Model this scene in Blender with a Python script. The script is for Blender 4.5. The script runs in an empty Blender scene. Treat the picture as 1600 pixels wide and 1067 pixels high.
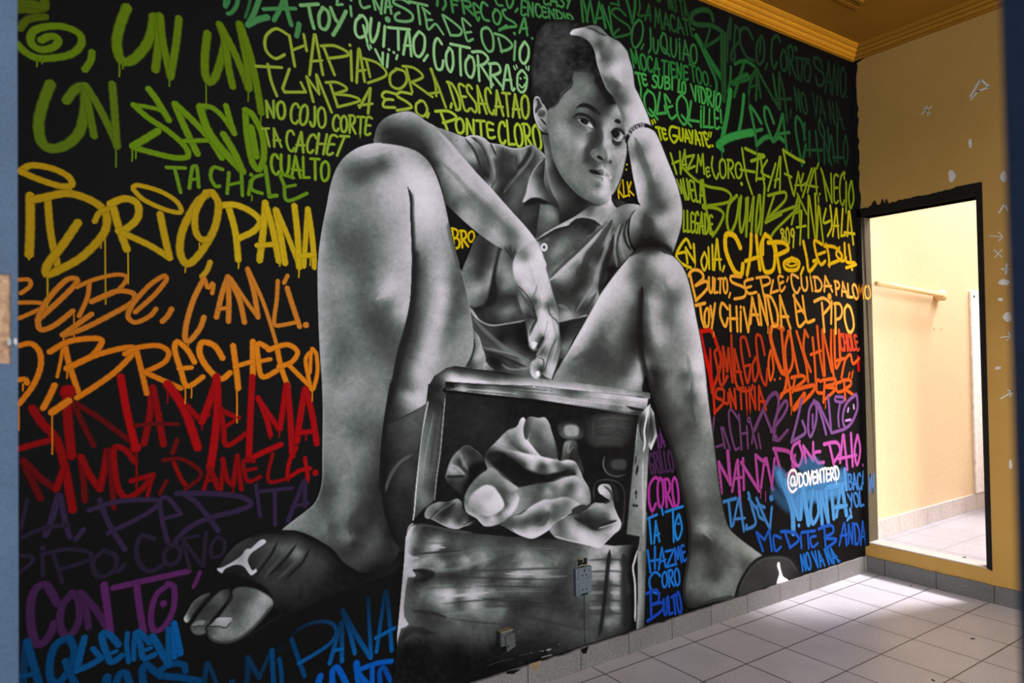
# A street-art mural in an old tiled room, seen through an open doorway.
import bpy, bmesh, math, random
import numpy as np
from mathutils import Vector, Matrix
random.seed(7); rng = np.random.default_rng(11)
sc = bpy.context.scene
col = sc.collection

# ---------------------------------------------------------------- camera
EYE = np.array([-4.14392, -2.32162, 1.33826])
YAW, PITCH, ROLL, FPX = 0.97305, 0.01964, -0.01594, 1091.218
FW = np.array([math.cos(PITCH)*math.cos(YAW), math.cos(PITCH)*math.sin(YAW), math.sin(PITCH)])
_r = np.array([math.sin(YAW), -math.cos(YAW), 0.0]); _u = np.cross(_r, FW)
RT = math.cos(ROLL)*_r + math.sin(ROLL)*_u
UP = -math.sin(ROLL)*_r + math.cos(ROLL)*_u
cam = bpy.data.cameras.new('camera'); camo = bpy.data.objects.new('camera', cam); col.objects.link(camo)
m = Matrix.Identity(4)
for i in range(3):
    m[i][0] = RT[i]; m[i][1] = UP[i]; m[i][2] = -FW[i]; m[i][3] = EYE[i]
camo.matrix_world = m
cam.sensor_width = 36.0; cam.lens = 36.0*FPX/1600.0; cam.clip_start = 0.02
cam.dof.use_dof = True; cam.dof.focus_distance = 3.0; cam.dof.aperture_fstop = 3.6
sc.camera = camo

# ---------------------------------------------------------------- exposure, world, lights
sc.view_settings.view_transform = 'Standard'; sc.view_settings.look = 'None'
sc.view_settings.exposure = 0.0; sc.view_settings.gamma = 1.0; sc.view_settings.use_curve_mapping = False
w = bpy.data.worlds.new('daylight'); sc.world = w; w.use_nodes = True
w.node_tree.nodes['Background'].inputs[0].default_value = (0.62, 0.78, 1.0, 1)
w.node_tree.nodes['Background'].inputs[1].default_value = 0.25
def area(name, loc, target, sx, sy, power, color):
    l = bpy.data.lights.new(name, 'AREA'); l.shape = 'RECTANGLE'; l.size = sx; l.size_y = sy
    l.energy = power; l.color = color
    o = bpy.data.objects.new(name, l); col.objects.link(o); o.location = loc
    o.rotation_euler = (Vector(target)-Vector(loc)).to_track_quat('-Z', 'Y').to_euler()
    return o
# daylight entering by the open front of the room, behind the camera
area('daylight_opening', (-2.6, -4.6, 2.0), (-2.3, 0, 1.55), 3.0, 2.2, 185, (0.92, 0.97, 1.0))
# added warm fill, no real opening, brightening the foot of the back wall
_l = area('back_wall_fill', (-3.6, -4.3, 0.95), (0, -0.75, 0.55), 0.9, 0.9, 9, (1.0, 0.88, 0.66)); _l.data.spread = math.radians(40)
# the small space behind the door is an open light well: sun comes down it and through the doorway onto the corner of the floor
def sun(name, toward, elev, strength, angle, color):
    l = bpy.data.lights.new(name, 'SUN'); l.energy = strength; l.angle = math.radians(angle); l.color = color
    o = bpy.data.objects.new(name, l); col.objects.link(o); o.location = (1.5, -1.5, 6)
    h = Vector((toward[0], toward[1], 0)).normalized()*math.cos(math.radians(elev)); d = Vector((h.x, h.y, -math.sin(math.radians(elev))))
    o.rotation_euler = d.to_track_quat('-Z', 'Y').to_euler()
sun('hazy_sun', (-1.35, 0.54), 61, 6.0, 9.0, (1.0, 0.95, 1.0))
area('light_well_sky', (1.35, -1.5, 3.3), (1.3, -0.9, 0), 1.6, 1.6, 94, (1.0, 0.96, 0.95))

sc.cycles.transparent_max_bounces = 24      # many thin layers of spray paint lie over one another
def lin(v):
    v = np.asarray(v, float)/255.0
    return np.where(v <= 0.04045, v/12.92, ((v+0.055)/1.055)**2.4)
def rgb(r, g, b, k=1.0):
    return tuple(float(min(1, x*k)) for x in lin([r, g, b]))

# ---------------------------------------------------------------- object helpers
def tag(o, label=None, cat=None, group=None, kind=None):
    for k, v in (('label', label), ('category', cat), ('group', group), ('kind', kind)):
        if v: o[k] = v
    return o
def link(name, me, mats, parent=None):
    o = bpy.data.objects.new(name, me); col.objects.link(o)
    for mm in (mats if isinstance(mats, (list, tuple)) else [mats]): me.materials.append(mm)
    if parent is not None:
        o.parent = parent; o.matrix_parent_inverse = parent.matrix_world.inverted()
    return o
def empty(name, loc, rz=0.0):
    o = bpy.data.objects.new(name, None); col.objects.link(o)
    o.location = loc; o.rotation_euler = (0, 0, rz); o.empty_display_size = 0.1
    o.matrix_world = Matrix.Translation(loc) @ Matrix.Rotation(rz, 4, 'Z')
    return o
class MB:
    def __init__(s): s.bm = bmesh.new()
    def box(s, a, b, bev=0.0, rot=None):
        a, b = Vector(a), Vector(b); c = (a+b)/2; d = b-a
        r = bmesh.ops.create_cube(s.bm, size=1.0)
        vs = r['verts']
        bmesh.ops.scale(s.bm, vec=d, verts=vs)
        if bev > 0:
            es = list({e for v in vs for e in v.link_edges})
            rr = bmesh.ops.bevel(s.bm, geom=es, offset=bev, segments=2, affect='EDGES', profile=0.5)
            vs = list({v for f in rr['faces'] for v in f.verts} | {v for v in vs if v.is_valid})
        if rot is not None: bmesh.ops.rotate(s.bm, cent=(0, 0, 0), matrix=rot, verts=vs)
        bmesh.ops.translate(s.bm, vec=c, verts=vs)
        return vs
    def cyl(s, p0, p1, r0, r1=None, n=24, caps=True):
        p0, p1 = Vector(p0), Vector(p1); d = p1-p0
        r = bmesh.ops.create_cone(s.bm, cap_ends=caps, segments=n, radius1=r0, radius2=r0 if r1 is None else r1, depth=d.length)
        q = Vector((0, 0, 1)).rotation_difference(d.normalized()).to_matrix()
        bmesh.ops.rotate(s.bm, cent=(0, 0, 0), matrix=q, verts=r['verts'])
        bmesh.ops.translate(s.bm, vec=(p0+p1)/2, verts=r['verts'])
        return r['verts']
    def prism(s, poly, f0, f1):
        """poly: 2-D outline, f0/f1 map (u,v) to the two end faces."""
        n = len(poly)
        a = [s.bm.verts.new(f0(*p)) for p in poly]; b = [s.bm.verts.new(f1(*p)) for p in poly]
        s.bm.faces.new(a[::-1]); s.bm.faces.new(b)
        for i in range(n):
            j = (i+1) % n; s.bm.faces.new((a[i], a[j], b[j], b[i]))
    def tube(s, pts, r, n=10):
        pts = [Vector(p) for p in pts]; rings = []
        for i, p in enumerate(pts):
            t = (pts[min(i+1, len(pts)-1)]-pts[max(i-1, 0)]).normalized()
            q = Vector((0, 0, 1)).rotation_difference(t)
            rings.append([s.bm.verts.new(p+q @ Vector((r*math.cos(a), r*math.sin(a), 0))) for a in [2*math.pi*k/n for k in range(n)]])
        for A, B in zip(rings, rings[1:]):
            for k in range(n): s.bm.faces.new((A[k], A[(k+1) % n], B[(k+1) % n], B[k]))
        s.bm.faces.new(rings[0][::-1]); s.bm.faces.new(rings[-1])
    def build(s, name, mat, parent=None, smooth=False):
        me = bpy.data.meshes.new(name); bmesh.ops.recalc_face_normals(s.bm, faces=s.bm.faces)
        s.bm.to_mesh(me); s.bm.free()
        if smooth:
            for p in me.polygons: p.use_smooth = True
        return link(name, me, mat, parent)

# ---------------------------------------------------------------- material helpers
class NT:
    def __init__(s, name):
        s.m = bpy.data.materials.new(name); s.m.use_nodes = True; s.t = s.m.node_tree
        s.b = s.t.nodes['Principled BSDF']; s.o = s.t.nodes['Material Output']
        s.b.inputs['Specular IOR Level'].default_value = 0.3
    def n(s, kind, **kw):
        x = s.t.nodes.new(kind)
        for k, v in kw.items():
            if k.startswith('_'): setattr(x, k[1:], v)
            else: x.inputs[k.replace('__', ' ')].default_value = v
        return x
    def l(s, a, b): s.t.links.new(a, b)
    def obj(s): return s.n('ShaderNodeTexCoord').outputs['Object']
    def noise(s, vec, scale, detail=4.0, rough=0.55):
        x = s.n('ShaderNodeTexNoise', Scale=scale, Detail=detail, Roughness=rough); s.l(vec, x.inputs['Vector']); return x.outputs['Fac']
    def ramp(s, fac, stops):
        x = s.n('ShaderNodeValToRGB'); e = x.color_ramp.elements
        while len(e) < len(stops): e.new(0.5)
        for q, (p, c) in zip(e, stops): q.position = p; q.color = (*c[:3], 1)
        s.l(fac, x.inputs[0]); return x.outputs[0]
    def mix(s, fac, a, b, mode='MIX'):
        x = s.n('ShaderNodeMix', _data_type='RGBA', _blend_type=mode)
        for sock, v in ((x.inputs[0], fac), (x.inputs[6], a), (x.inputs[7], b)):
            if hasattr(v, 'links'): s.l(v, sock)
            elif isinstance(v, (int, float)): sock.default_value = v
            else: sock.default_value = (*v[:3], 1)
        return x.outputs[2]
    def math(s, op, a, b=None, clamp=False):
        x = s.n('ShaderNodeMath', _operation=op); x.use_clamp = clamp
        for sock, v in ((x.inputs[0], a), (x.inputs[1], b)):
            if v is None: continue
            if hasattr(v, 'links'): s.l(v, sock)
            else: sock.default_value = v
        return x.outputs[0]
    def bump(s, h, strength, dist=0.01):
        x = s.n('ShaderNodeBump', Strength=strength, Distance=dist); s.l(h, x.inputs['Height']); s.l(x.outputs[0], s.b.inputs['Normal'])
    def fin(s, color, rough=0.6, metal=0.0, spec=None):
        if hasattr(color, 'links'): s.l(color, s.b.inputs['Base Color'])
        else: s.b.inputs['Base Color'].default_value = (*color[:3], 1)
        if hasattr(rough, 'links'): s.l(rough, s.b.inputs['Roughness'])
        else: s.b.inputs['Roughness'].default_value = rough
        s.b.inputs['Metallic'].default_value = metal
        if spec is not None: s.b.inputs['Specular IOR Level'].default_value = spec
        return s.m
def plaster(name, c0, c1, scale=3.0, rough=0.75, grain=260.0, bump=0.25, spec=0.2):
    t = NT(name); v = t.obj()
    c = t.ramp(t.noise(v, scale, 6.0, 0.62), [(0.3, c0), (0.7, c1)])
    c = t.mix(0.35, c, t.ramp(t.noise(v, grain, 2.0), [(0.3, tuple(x*0.55 for x in c0)), (0.7, tuple(min(1, x*1.35) for x in c1))]))
    t.bump(t.noise(v, 60.0, 6.0), bump, 0.004)
    return t.fin(c, rough, spec=spec)
def plain(name, c, rough=0.5, metal=0.0, var=0.15, scale=30.0, spec=0.3):
    t = NT(name); v = t.obj()
    cc = t.ramp(t.noise(v, scale), [(0.3, tuple(x*(1-var) for x in c)), (0.7, tuple(min(1, x*(1+var)) for x in c))])
    return t.fin(cc, rough, metal, spec)
# ================================================================= the room
H = 3.10                                   # underside of the cornice
M_black = plaster('black wall paint', rgb(6, 6, 7), rgb(10, 10, 10), 2.0, 0.7, 90.0, 0.12, 0.10)
M_ochre = plaster('ochre wall paint', rgb(150, 116, 58), rgb(172, 136, 74), 1.6, 0.8, 330.0, 0.25)
M_ceil = plaster('ochre ceiling paint', rgb(140, 94, 18), rgb(156, 106, 26), 2.2, 0.8, 200.0, 0.2)
M_cornice = plaster('orange ochre cornice', rgb(204, 136, 26), rgb(220, 150, 34), 5.0, 0.6, 120.0, 0.15)
M_yellow = plaster('pale yellow wall paint', rgb(212, 188, 152), rgb(218, 194, 158), 1.5, 0.7, 200.0, 0.08)
M_jamb = plaster('bare olive door lining', rgb(92, 83, 66), rgb(110, 100, 80), 6.0, 0.6, 120.0, 0.25)
M_trimblack = plaster('black border paint', rgb(15, 14, 14), rgb(24, 22, 20), 8.0, 0.6, 120.0, 0.15)
M_blue = plaster('grey blue door frame paint', rgb(70, 89, 114), rgb(84, 104, 130), 6.0, 0.55, 420.0, 0.12)
M_rawwood = plaster('raw wood in a lock recess', rgb(150, 112, 84), rgb(206, 168, 136), 30.0, 0.85, 160.0, 0.4)
M_white = plain('white panel paint', rgb(236, 232, 232), 0.5)
M_grout = plain('grout', rgb(74, 66, 62), 0.9)

def tiles(name, c0, c1, grout, sx, sy, ox, oy, axes='XY', gw=0.0045, rough=0.42):
    """square tiles laid in object space, speckled terrazzo faces with thin grout lines"""
    t = NT(name); v = t.obj()
    s = t.n('ShaderNodeSeparateXYZ'); t.l(v, s.inputs[0])
    def line(ax, size, off):
        a = t.math('ADD', s.outputs[ax], off + 200*size)
        f = t.math('FRACT', t.math('DIVIDE', a, size))
        d = t.math('MULTIPLY', t.math('MINIMUM', f, t.math('SUBTRACT', 1.0, f)), size)
        return d, t.math('FLOOR', t.math('DIVIDE', a, size))
    ds, ids = [], []
    for ax, size, off in zip(axes, (sx, sy), (ox, oy)):
        if size:
            d, i = line(ax, size, off); ds.append(d); ids.append(i)
    d = ds[0] if len(ds) == 1 else t.math('MINIMUM', ds[0], ds[1])
    g = t.math('LESS_THAN', d, gw*0.5)
    w_ = t.n('ShaderNodeTexWhiteNoise', _noise_dimensions='2D'); cmb = t.n('ShaderNodeCombineXYZ')
    for k, i in enumerate(ids): t.l(i, cmb.inputs[k])
    t.l(cmb.outputs[0], w_.inputs['Vector'])
    base = t.ramp(w_.outputs['Value'], [(0.0, tuple(x*0.93 for x in c0)), (1.0, c1)])
    sp = t.noise(v, 190.0, 3.0, 0.8); bl = t.noise(v, 5.0, 5.0)
    base = t.mix(0.7, base, t.ramp(sp, [(0.35, tuple(x*0.55 for x in c0)), (0.65, tuple(min(1, x*1.3) for x in c1))]))
    base = t.mix(t.math('MULTIPLY', t.ramp(bl, [(0.45, (0, 0, 0)), (0.8, (1, 1, 1))]), 0.35), base, tuple(x*0.6 for x in c0))
    c = t.mix(g, base, grout)
    t.bump(t.math('SUBTRACT', 1.0, g), 0.5, 0.002)
    return t.fin(c, rough, spec=0.35)
M_floor = tiles('grey floor tiles', rgb(176, 172, 177), rgb(190, 186, 191), rgb(66, 60, 58), 0.2755, 0.2855, 0.53, 0.093, gw=0.006, rough=0.36)
M_floor2 = tiles('pale floor tiles', rgb(152, 150, 156), rgb(162, 160, 166), rgb(112, 104, 100), 0.2755, 0.2855, 0.12, 0.07, gw=0.004)
M_skirt = tiles('grey skirting tiles', rgb(112, 110, 110), rgb(128, 126, 125), rgb(66, 60, 56), 0.2755, 0, 0.04, 0, 'XZ', rough=0.5)
M_skirtY = tiles('shaded grey skirting tiles', rgb(86, 86, 88), rgb(100, 100, 102), rgb(44, 42, 42), 0.2855, 0, 0.12, 0, 'YZ', rough=0.5)  # darker copy of the skirting tile, back wall shade put into the colour
M_skirt2 = tiles('pale skirting tiles', rgb(196, 187, 184), rgb(206, 198, 196), rgb(160, 148, 138), 0.18, 0, 0.0, 0, 'XZ', rough=0.45)

def struct(mb, name, mat, parent=None):
    o = mb.build(name, mat, parent)
    if parent is None: o['kind'] = 'structure'
    return o
CEIL = 3.165
DY0, DY1, DZ0, DZ1 = -0.655, -0.026, 0.178, 2.145      # door opening in the back wall
T = 0.10                                                # back wall thickness

b = MB(); b.box((-6.2, 0, -0.12), (0.0, 0.16, CEIL)); wall_left = struct(b, 'wall_left', M_black)
b = MB()
b.box((0, DY1, 0), (T, 0.16, CEIL)); b.box((0, DY0, DZ1), (T, DY1, CEIL)); b.box((0, -5.2, 0), (T, DY0, CEIL))
b.box((0, DY0, -0.12), (T, DY1, DZ0-0.002))
wall_back = struct(b, 'wall_back', M_ochre)
b = MB(); b.box((-6.2, -5.2, -0.12), (0.0, 0.0, 0.0)); struct(b, 'floor', M_floor)
b = MB(); b.box((-6.2, -5.2, CEIL), (0.1, 0.16, CEIL+0.12)); struct(b, 'ceiling', M_ceil)

# skirting: a run of thin tiles with a chipped upper edge
def ragged(length, step, amp, r):
    n = int(length/step); return [(i*length/n, amp*(r.random()**3)) for i in range(n+1)]
b = MB(); r = random.Random(3)
top = ragged(6.15, 0.04, 0.007, r)
b.prism([(0, 0)]+[(u, 0.094-dz) for u, dz in top]+[(6.15, 0)], lambda u, v: (-6.15+u-0.012, -0.012, v), lambda u, v: (-6.15+u-0.012, 0.0, v))
struct(b, 'baseboard_left', M_skirt)
b = MB(); top = ragged(5.0, 0.04, 0.008, r)
b.prism([(0, 0)]+[(u, 0.095-dz) for u, dz in top]+[(5.0, 0)], lambda u, v: (-0.012, -5.0+u, v), lambda u, v: (0.0, -5.0+u, v))
struct(b, 'baseboard_back', M_skirtY)

# stepped plaster cornice along both walls
prof = [(0, H), (0.022, H), (0.022, H+0.008), (0.016, H+0.011), (0.030, H+0.014), (0.038, H+0.020), (0.040, H+0.028), (0.032, H+0.031), (0.048, H+0.034),
        (0.056, H+0.039), (0.058, H+0.046), (0.050, H+0.049), (0.068, H+0.052), (0.084, H+0.058), (0.084, CEIL+0.001), (0, CEIL+0.001)]
b = MB(); b.prism(prof, lambda u, v: (-6.2, -u, v), lambda u, v: (0.0-u*0.999, -u, v)); struct(b, 'trim_1', M_cornice)
b = MB(); b.prism(prof, lambda u, v: (-u, -5.2, v), lambda u, v: (-u, -u*0.999, v)); struct(b, 'trim_2', M_ochre if False else M_ceil)
# raised mouldings framing the ceiling field
b = MB()
for off, wd, dp in ((0.0, 0.016, 0.010), (0.026, 0.010, 0.006), (0.05, 0.018, 0.012)):
    x1, y1 = -0.50-off, -0.315-off
    b.box((-6.2, y1-wd, CEIL-dp), (x1, y1, CEIL+0.001)); b.box((x1-wd, -5.2, CEIL-dp), (x1, y1-wd, CEIL+0.001))
struct(b, 'trim_3', M_ceil)

# doorway: lining, black painted border with a brushy outer edge, raised sill
b = MB()
b.box((-0.001, DY1, DZ0), (T, DY1+0.004, DZ1)); b.box((-0.001, DY0-0.004, DZ0), (T, DY0, DZ1)); b.box((-0.001, DY0, DZ1), (T, DY1, DZ1+0.004))
lining = struct(b, 'door_1', M_jamb)
def border():
    r = random.Random(5); mb = MB(); X0, X1 = -0.0035, 0.0
    outer = []
    y = 0.0
    n = 60
    for i in range(n+1):                       # upper edge, from the corner to the right
        f = i/n; yy = -0.001 + f*(DY0-0.030+0.001)
        z = DZ1 + 0.046 + 0.024*f + r.uniform(-0.004, 0.004)
        if 0.10 < f < 0.27: z += r.choice([0, 0.006, 0.02, 0.03])
        if f > 0.8: z = DZ1+0.072
        outer.append((yy, z))
    inner = [(DY1, DZ1), (DY0, DZ1)]
    # top strip
    mb.prism(outer+[(DY0-0.030, DZ1), (-0.001, DZ1)], lambda u, v: (X0, u, v), lambda u, v: (X1, u, v))
    # right strip, a clean narrow band
    mb.prism([(DY0, DZ1), (DY0-0.030, DZ1), (DY0-0.026, DZ0-0.012), (DY0, DZ0-0.002)], lambda u, v: (X0, u, v), lambda u, v: (X1, u, v))
    # strip beside the corner: full height, ragged above the door
    pts = []
    for i in range(90):
        z = DZ0 + (H-DZ0)*i/89; pts.append((-0.018-(r.random()**2)*0.012 if z > DZ1 else DY1, z))
    mb.prism([(-0.0005, DZ0-0.03)]+[(DY1, DZ0-0.02)]+pts+[(-0.0005, H)], lambda u, v: (X0, u, v), lambda u, v: (X1, u, v))
    # the brush slips a little along the cornice at the corner
    mb.prism([(-0.01, H), (-0.07, H), (-0.055, H-0.006), (-0.03, H-0.012), (-0.01, H-0.02)], lambda u, v: (X0, u, v), lambda u, v: (X1, u, v))
    return mb
o = border().build('black_border', M_trimblack, lining)
b = MB(); b.box((-0.004, DY0-0.002, DZ0-0.006), (T, DY1+0.001, DZ0+0.001), 0.002)
struct(b, 'door_sill', plaster('worn sill', rgb(160, 150, 142), rgb(178, 168, 162), 12.0, 0.6), lining)

# the small bright room behind the door
b = MB(); b.box((T, -0.012, 0), (2.6, 0.16, 2.8)); struct(b, 'wall_adjoining', M_yellow)
b = MB(); b.box((2.6, -2.6, 0), (2.7, 0.16, 2.8)); struct(b, 'wall_far', M_yellow)
b = MB(); b.box((T, -2.7, 0), (2.7, -2.6, 2.8)); struct(b, 'wall_side', M_yellow)
b = MB(); b.box((T, -2.6, 0.05), (2.6, 0.0, DZ0)); struct(b, 'floor_adjoining', M_floor2)
b = MB(); b.box((T, -0.024, DZ0), (2.6, -0.012, DZ0+0.113), 0.0015); struct(b, 'baseboard_adjoining', M_skirt2)

# blue door frame the photograph is taken through: a near post each side
def along(px, dist):
    d = FW + RT*(px-800)/FPX
    return EYE + d*dist
def post(px_edge, dist, side, name, mats, wd=0.30):
    # an upright of square section, its inner edge at the given bearing
    e = along(px_edge, dist); d = e-EYE; d[2] = 0; d /= np.linalg.norm(d)
    n = np.array([d[1], -d[0], 0.0])*side     # away from the opening
    mb = MB(); q = [e, e+n*wd, e+n*wd-d*0.10, e-d*0.10] if side > 0 else [e, e+n*wd, e+n*wd-d*0.06, e-d*0.06]
    return e, n, d, q
e, n, d, q = post(28, 1.05, -1, 'l', None)
def wall_pts(q, z0, z1, mb):
    a = [mb.bm.verts.new((p[0], p[1], z0)) for p in q]; c = [mb.bm.verts.new((p[0], p[1], z1)) for p in q]
    mb.bm.faces.new(a); mb.bm.faces.new(c[::-1])
    for i in range(4): j = (i+1) % 4; mb.bm.faces.new((a[i], a[j], c[j], c[i]))
FR = MB()
def post_box(mb, e, n, d, u0, u1, w0, w1, z0, z1):
    q = [e+n*u0+d*w0, e+n*u1+d*w0, e+n*u1+d*w1, e+n*u0+d*w1]; wall_pts(q, z0, z1, mb)
zA, zB = 1.338, 1.472
post_box(FR, e, n, d, 0.0, 0.0085, 0.004, 0.06, -0.1, 3.4)         # rounded arris
post_box(FR, e, n, d, 0.0085, 0.30, 0.0, 0.06, -0.1, zA); post_box(FR, e, n, d, 0.0085, 0.30, 0.0, 0.06, zB, 3.4)
post_box(FR, e, n, d, 0.0085, 0.30, 0.012, 0.06, zA, zB)
FR.build('door_2', M_blue)['kind'] = 'structure'
dl = bpy.data.objects['door_2']
b = MB(); post_box(b, e, n, d, 0.0086, 0.12, 0.009, 0.0121, zA, zB); b.build('lock_recess', M_rawwood, dl)
b = MB()
for u, z in ((0.028, 1.35), (0.028, 1.435), (0.027, 1.352+0.03)):
    p = e+n*u+d*0.0095; b.cyl(p, p-d*0.003, 0.0028, n=12)
b.build('screw', plain('rusty screw', rgb(60, 50, 44), 0.6, 0.6), dl)
b = MB(); rr = random.Random(9)
for u, z, s in ((0.011, 1.468, .003), (0.0105, 1.457, .003), (0.0105, 1.44, .004), (0.0105, 1.434, .003), (0.004, 1.393, .0025), (0.0105, 1.62, .002), (0.003, 1.0, .003), (0.004, 1.77, .0025)):
    p = e+n*u-d*0.0003; q0 = n*s*0.6; 
    vs = [b.bm.verts.new(tuple(p+q0*math.cos(a)*rr.uniform(.7, 1.2)+np.array([0, 0, 1.6*s*math.sin(a)*rr.uniform(.7, 1.2)]))) for a in [k*math.pi/4 for k in range(8)]]
    b.bm.faces.new(vs)
b.build('chipped_paint', M_white, dl)
# right: other frame post, close to the lens, its shade put into darker blue
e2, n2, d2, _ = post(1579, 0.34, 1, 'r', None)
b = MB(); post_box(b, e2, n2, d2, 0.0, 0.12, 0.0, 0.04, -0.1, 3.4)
o = b.build('door_3', plaster('shaded blue door frame paint', rgb(30, 44, 66), rgb(38, 54, 78), 4.0, 0.5, 200.0, 0.1)); o['kind'] = 'structure'
# ================================================================= the mural: a small airbrush engine
# The wall painting is traced on a tracing grid whose units are converted to metres on the wall plane (Y = 0).
# Every paint layer below is flat paint, so it becomes flat mesh lying on that wall, coloured per vertex.
def on_wall(px, py):
    px = np.asarray(px, float); py = np.asarray(py, float)
    d = FW[None, :] + RT[None, :]*((px.ravel()-800)/FPX)[:, None] - UP[None, :]*((py.ravel()-533.5)/FPX)[:, None]
    t = (0-EYE[1])/d[:, 1]
    return (EYE[0]+t*d[:, 0]).reshape(px.shape), (EYE[2]+t*d[:, 2]).reshape(px.shape)

GX0, GY0, GX1, GY1 = 276, 20, 1272, 1084
GW, GH = GX1-GX0, GY1-GY0
BG = 12.0
G = np.full((GH, GW), BG); ID = np.zeros((GH, GW), np.int16)
NOISE = rng.normal(0, 1, (GH, GW))
def blur(a, s):
    if s <= 0: return a
    n = max(1, int(s*2.5)); k = np.exp(-0.5*(np.arange(-n, n+1)/s)**2); k /= k.sum()
    p = np.pad(a, ((n, n), (0, 0)), 'edge'); a = sum(k[i]*p[i:i+a.shape[0]] for i in range(2*n+1))
    p = np.pad(a, ((0, 0), (n, n)), 'edge'); return sum(k[i]*p[:, i:i+a.shape[1]] for i in range(2*n+1))
N3 = blur(rng.normal(0, 1, (GH, GW)), 2.2); N3 /= N3.std()
N8 = blur(rng.normal(0, 1, (GH, GW)), 6.0); N8 /= N8.std()

TR = (0, 0, 1.0)                              # current tracing sheet: origin and scale
def sheet(ox, oy, s):
    global TR; TR = (ox, oy, s)
def P(pts):
    a = np.asarray(pts, float).reshape(-1, 2); return a/TR[2] + np.array(TR[:2])
def smooth(p, closed, n=6):
    p = np.asarray(p, float); m = len(p); out = []
    if m < 3: return p
    for i in range(m if closed else m-1):
        if closed: a, b, c, d = p[(i-1) % m], p[i], p[(i+1) % m], p[(i+2) % m]
        else: a, b, c, d = p[max(i-1, 0)], p[i], p[i+1], p[min(i+2, m-1)]
        l = np.hypot(*(c-b))
        if l < 1e-6: continue
        t1 = (c-a)*0.5; t2 = (d-b)*0.5         # tame long tangents next to short spans
        for t in (t1, t2):
            q = np.hypot(*t)
            if q > l: t *= l/q
        u = np.linspace(0, 1, n, endpoint=False)[:, None]
        out.append((2*u**3-3*u**2+1)*b + (u**3-2*u**2+u)*t1 + (-2*u**3+3*u**2)*c + (u**3-u**2)*t2)
    if not closed: out.append(p[-1:])
    return np.concatenate(out)
def cover(poly, x0, y0, w, h):
    """anti-aliased coverage of a polygon on a pixel window"""
    M = np.zeros((h, w)); SS = 4
    a = poly; b = np.roll(poly, -1, 0)
    for k in range(h*SS):
        y = y0 + (k+0.5)/SS
        s = ((a[:, 1] <= y) & (b[:, 1] > y)) | ((b[:, 1] <= y) & (a[:, 1] > y))
        if not s.any(): continue
        xs = np.sort(a[s, 0] + (y-a[s, 1])*(b[s, 0]-a[s, 0])/(b[s, 1]-a[s, 1])) - x0
        row = M[k//SS]
        for i in range(0, len(xs)-1, 2):
            l, r_ = max(0.0, xs[i]), min(float(w), xs[i+1])
            if r_ <= l: continue
            li, ri = int(l), int(min(r_, w-1e-9))
            if li == ri: row[li] += (r_-l)/SS
            else:
                row[li] += (li+1-l)/SS; row[li+1:ri] += 1.0/SS; row[ri] += (r_-ri)/SS
    return np.clip(M, 0, 1)
def tps(s, X, Y):
    """thin-plate surface through the tone samples, scaled to their typical spacing"""
    s = np.asarray(s, float).reshape(-1, 3); g = s[:, 2]; n = len(g)
    if n < 4: return np.full(X.shape, g.mean())
    D = np.sqrt(((s[:, None, :2]-s[None, :, :2])**2).sum(-1)); np.fill_diagonal(D, 1e9); sc_ = max(np.median(D.min(1)), 1.0)
    p = s[:, :2]/sc_; c0 = p.mean(0); p = p-c0
    def phi(r2): return 0.5*r2*np.log(r2+1e-9)
    D = ((p[:, None]-p[None])**2).sum(-1)
    A = np.zeros((n+3, n+3)); A[:n, :n] = phi(D)+np.eye(n)*0.03
    A[:n, n] = 1; A[:n, n+1:] = p; A[n:, :n] = A[:n, n:].T
    wv = np.linalg.lstsq(A, np.r_[g, 0, 0, 0], rcond=None)[0]
    x, y = X.ravel()/sc_-c0[0], Y.ravel()/sc_-c0[1]; out = wv[n]+wv[n+1]*x+wv[n+2]*y
    for i in range(n): out = out + wv[i]*phi((x-p[i, 0])**2+(y-p[i, 1])**2)
    return np.clip(out, max(6, g.min()-8), g.max()+10).reshape(X.shape)
CLIP = None
SKIN, HAIR, SHIRT, SHORTS, SLIDE_L, SLIDE_R, BAND, BOX, CLOTH, CLOTH_R, SCRAP_U, SCRAP_L, BOTTLE, FLASK, CARTON, GUSSET = range(1, 17)
def fill(pid, outline, samples, soft=0.0, grain=3.0, mottle=0.0, raw=False, smo=True):
    """lay one airbrushed shape: outline on the sheet, tone samples (x, y, grey) on the sheet"""
    global CLIP
    poly = P(outline)
    if smo: poly = smooth(poly, True)
    pad = int(3+3*soft)
    x0, y0 = np.floor(poly.min(0)).astype(int)-pad; x1, y1 = np.ceil(poly.max(0)).astype(int)+pad
    x0, y0, x1, y1 = max(x0, GX0), max(y0, GY0), min(x1, GX1), min(y1, GY1)
    M = cover(poly, x0, y0, x1-x0, y1-y0)
    if soft: M = blur(M, soft)
    sl = (slice(y0-GY0, y1-GY0), slice(x0-GX0, x1-GX0))
    if isinstance(samples, (int, float)): V = np.full(M.shape, float(samples))
    else:
        s = np.asarray(samples, float).reshape(-1, 3).copy()
        s[:, :2] = s[:, :2]/TR[2]+np.array(TR[:2])
        yy, xx = np.mgrid[y0:y1, x0:x1]; V = tps(s, xx+0.5, yy+0.5)
    V = V*(1+0.01*grain*NOISE[sl]*1.2) + N3[sl]*grain*0.55
    if mottle: V = V + N8[sl]*mottle + N3[sl]*mottle*0.7
    G[sl] = G[sl]*(1-M)+V*M
    if pid:
        I = ID[sl]; I[M > 0.5] = pid; I[(M > 0.02) & (I == 0)] = pid
    CLIP = (sl, M, x0, y0)
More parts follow.
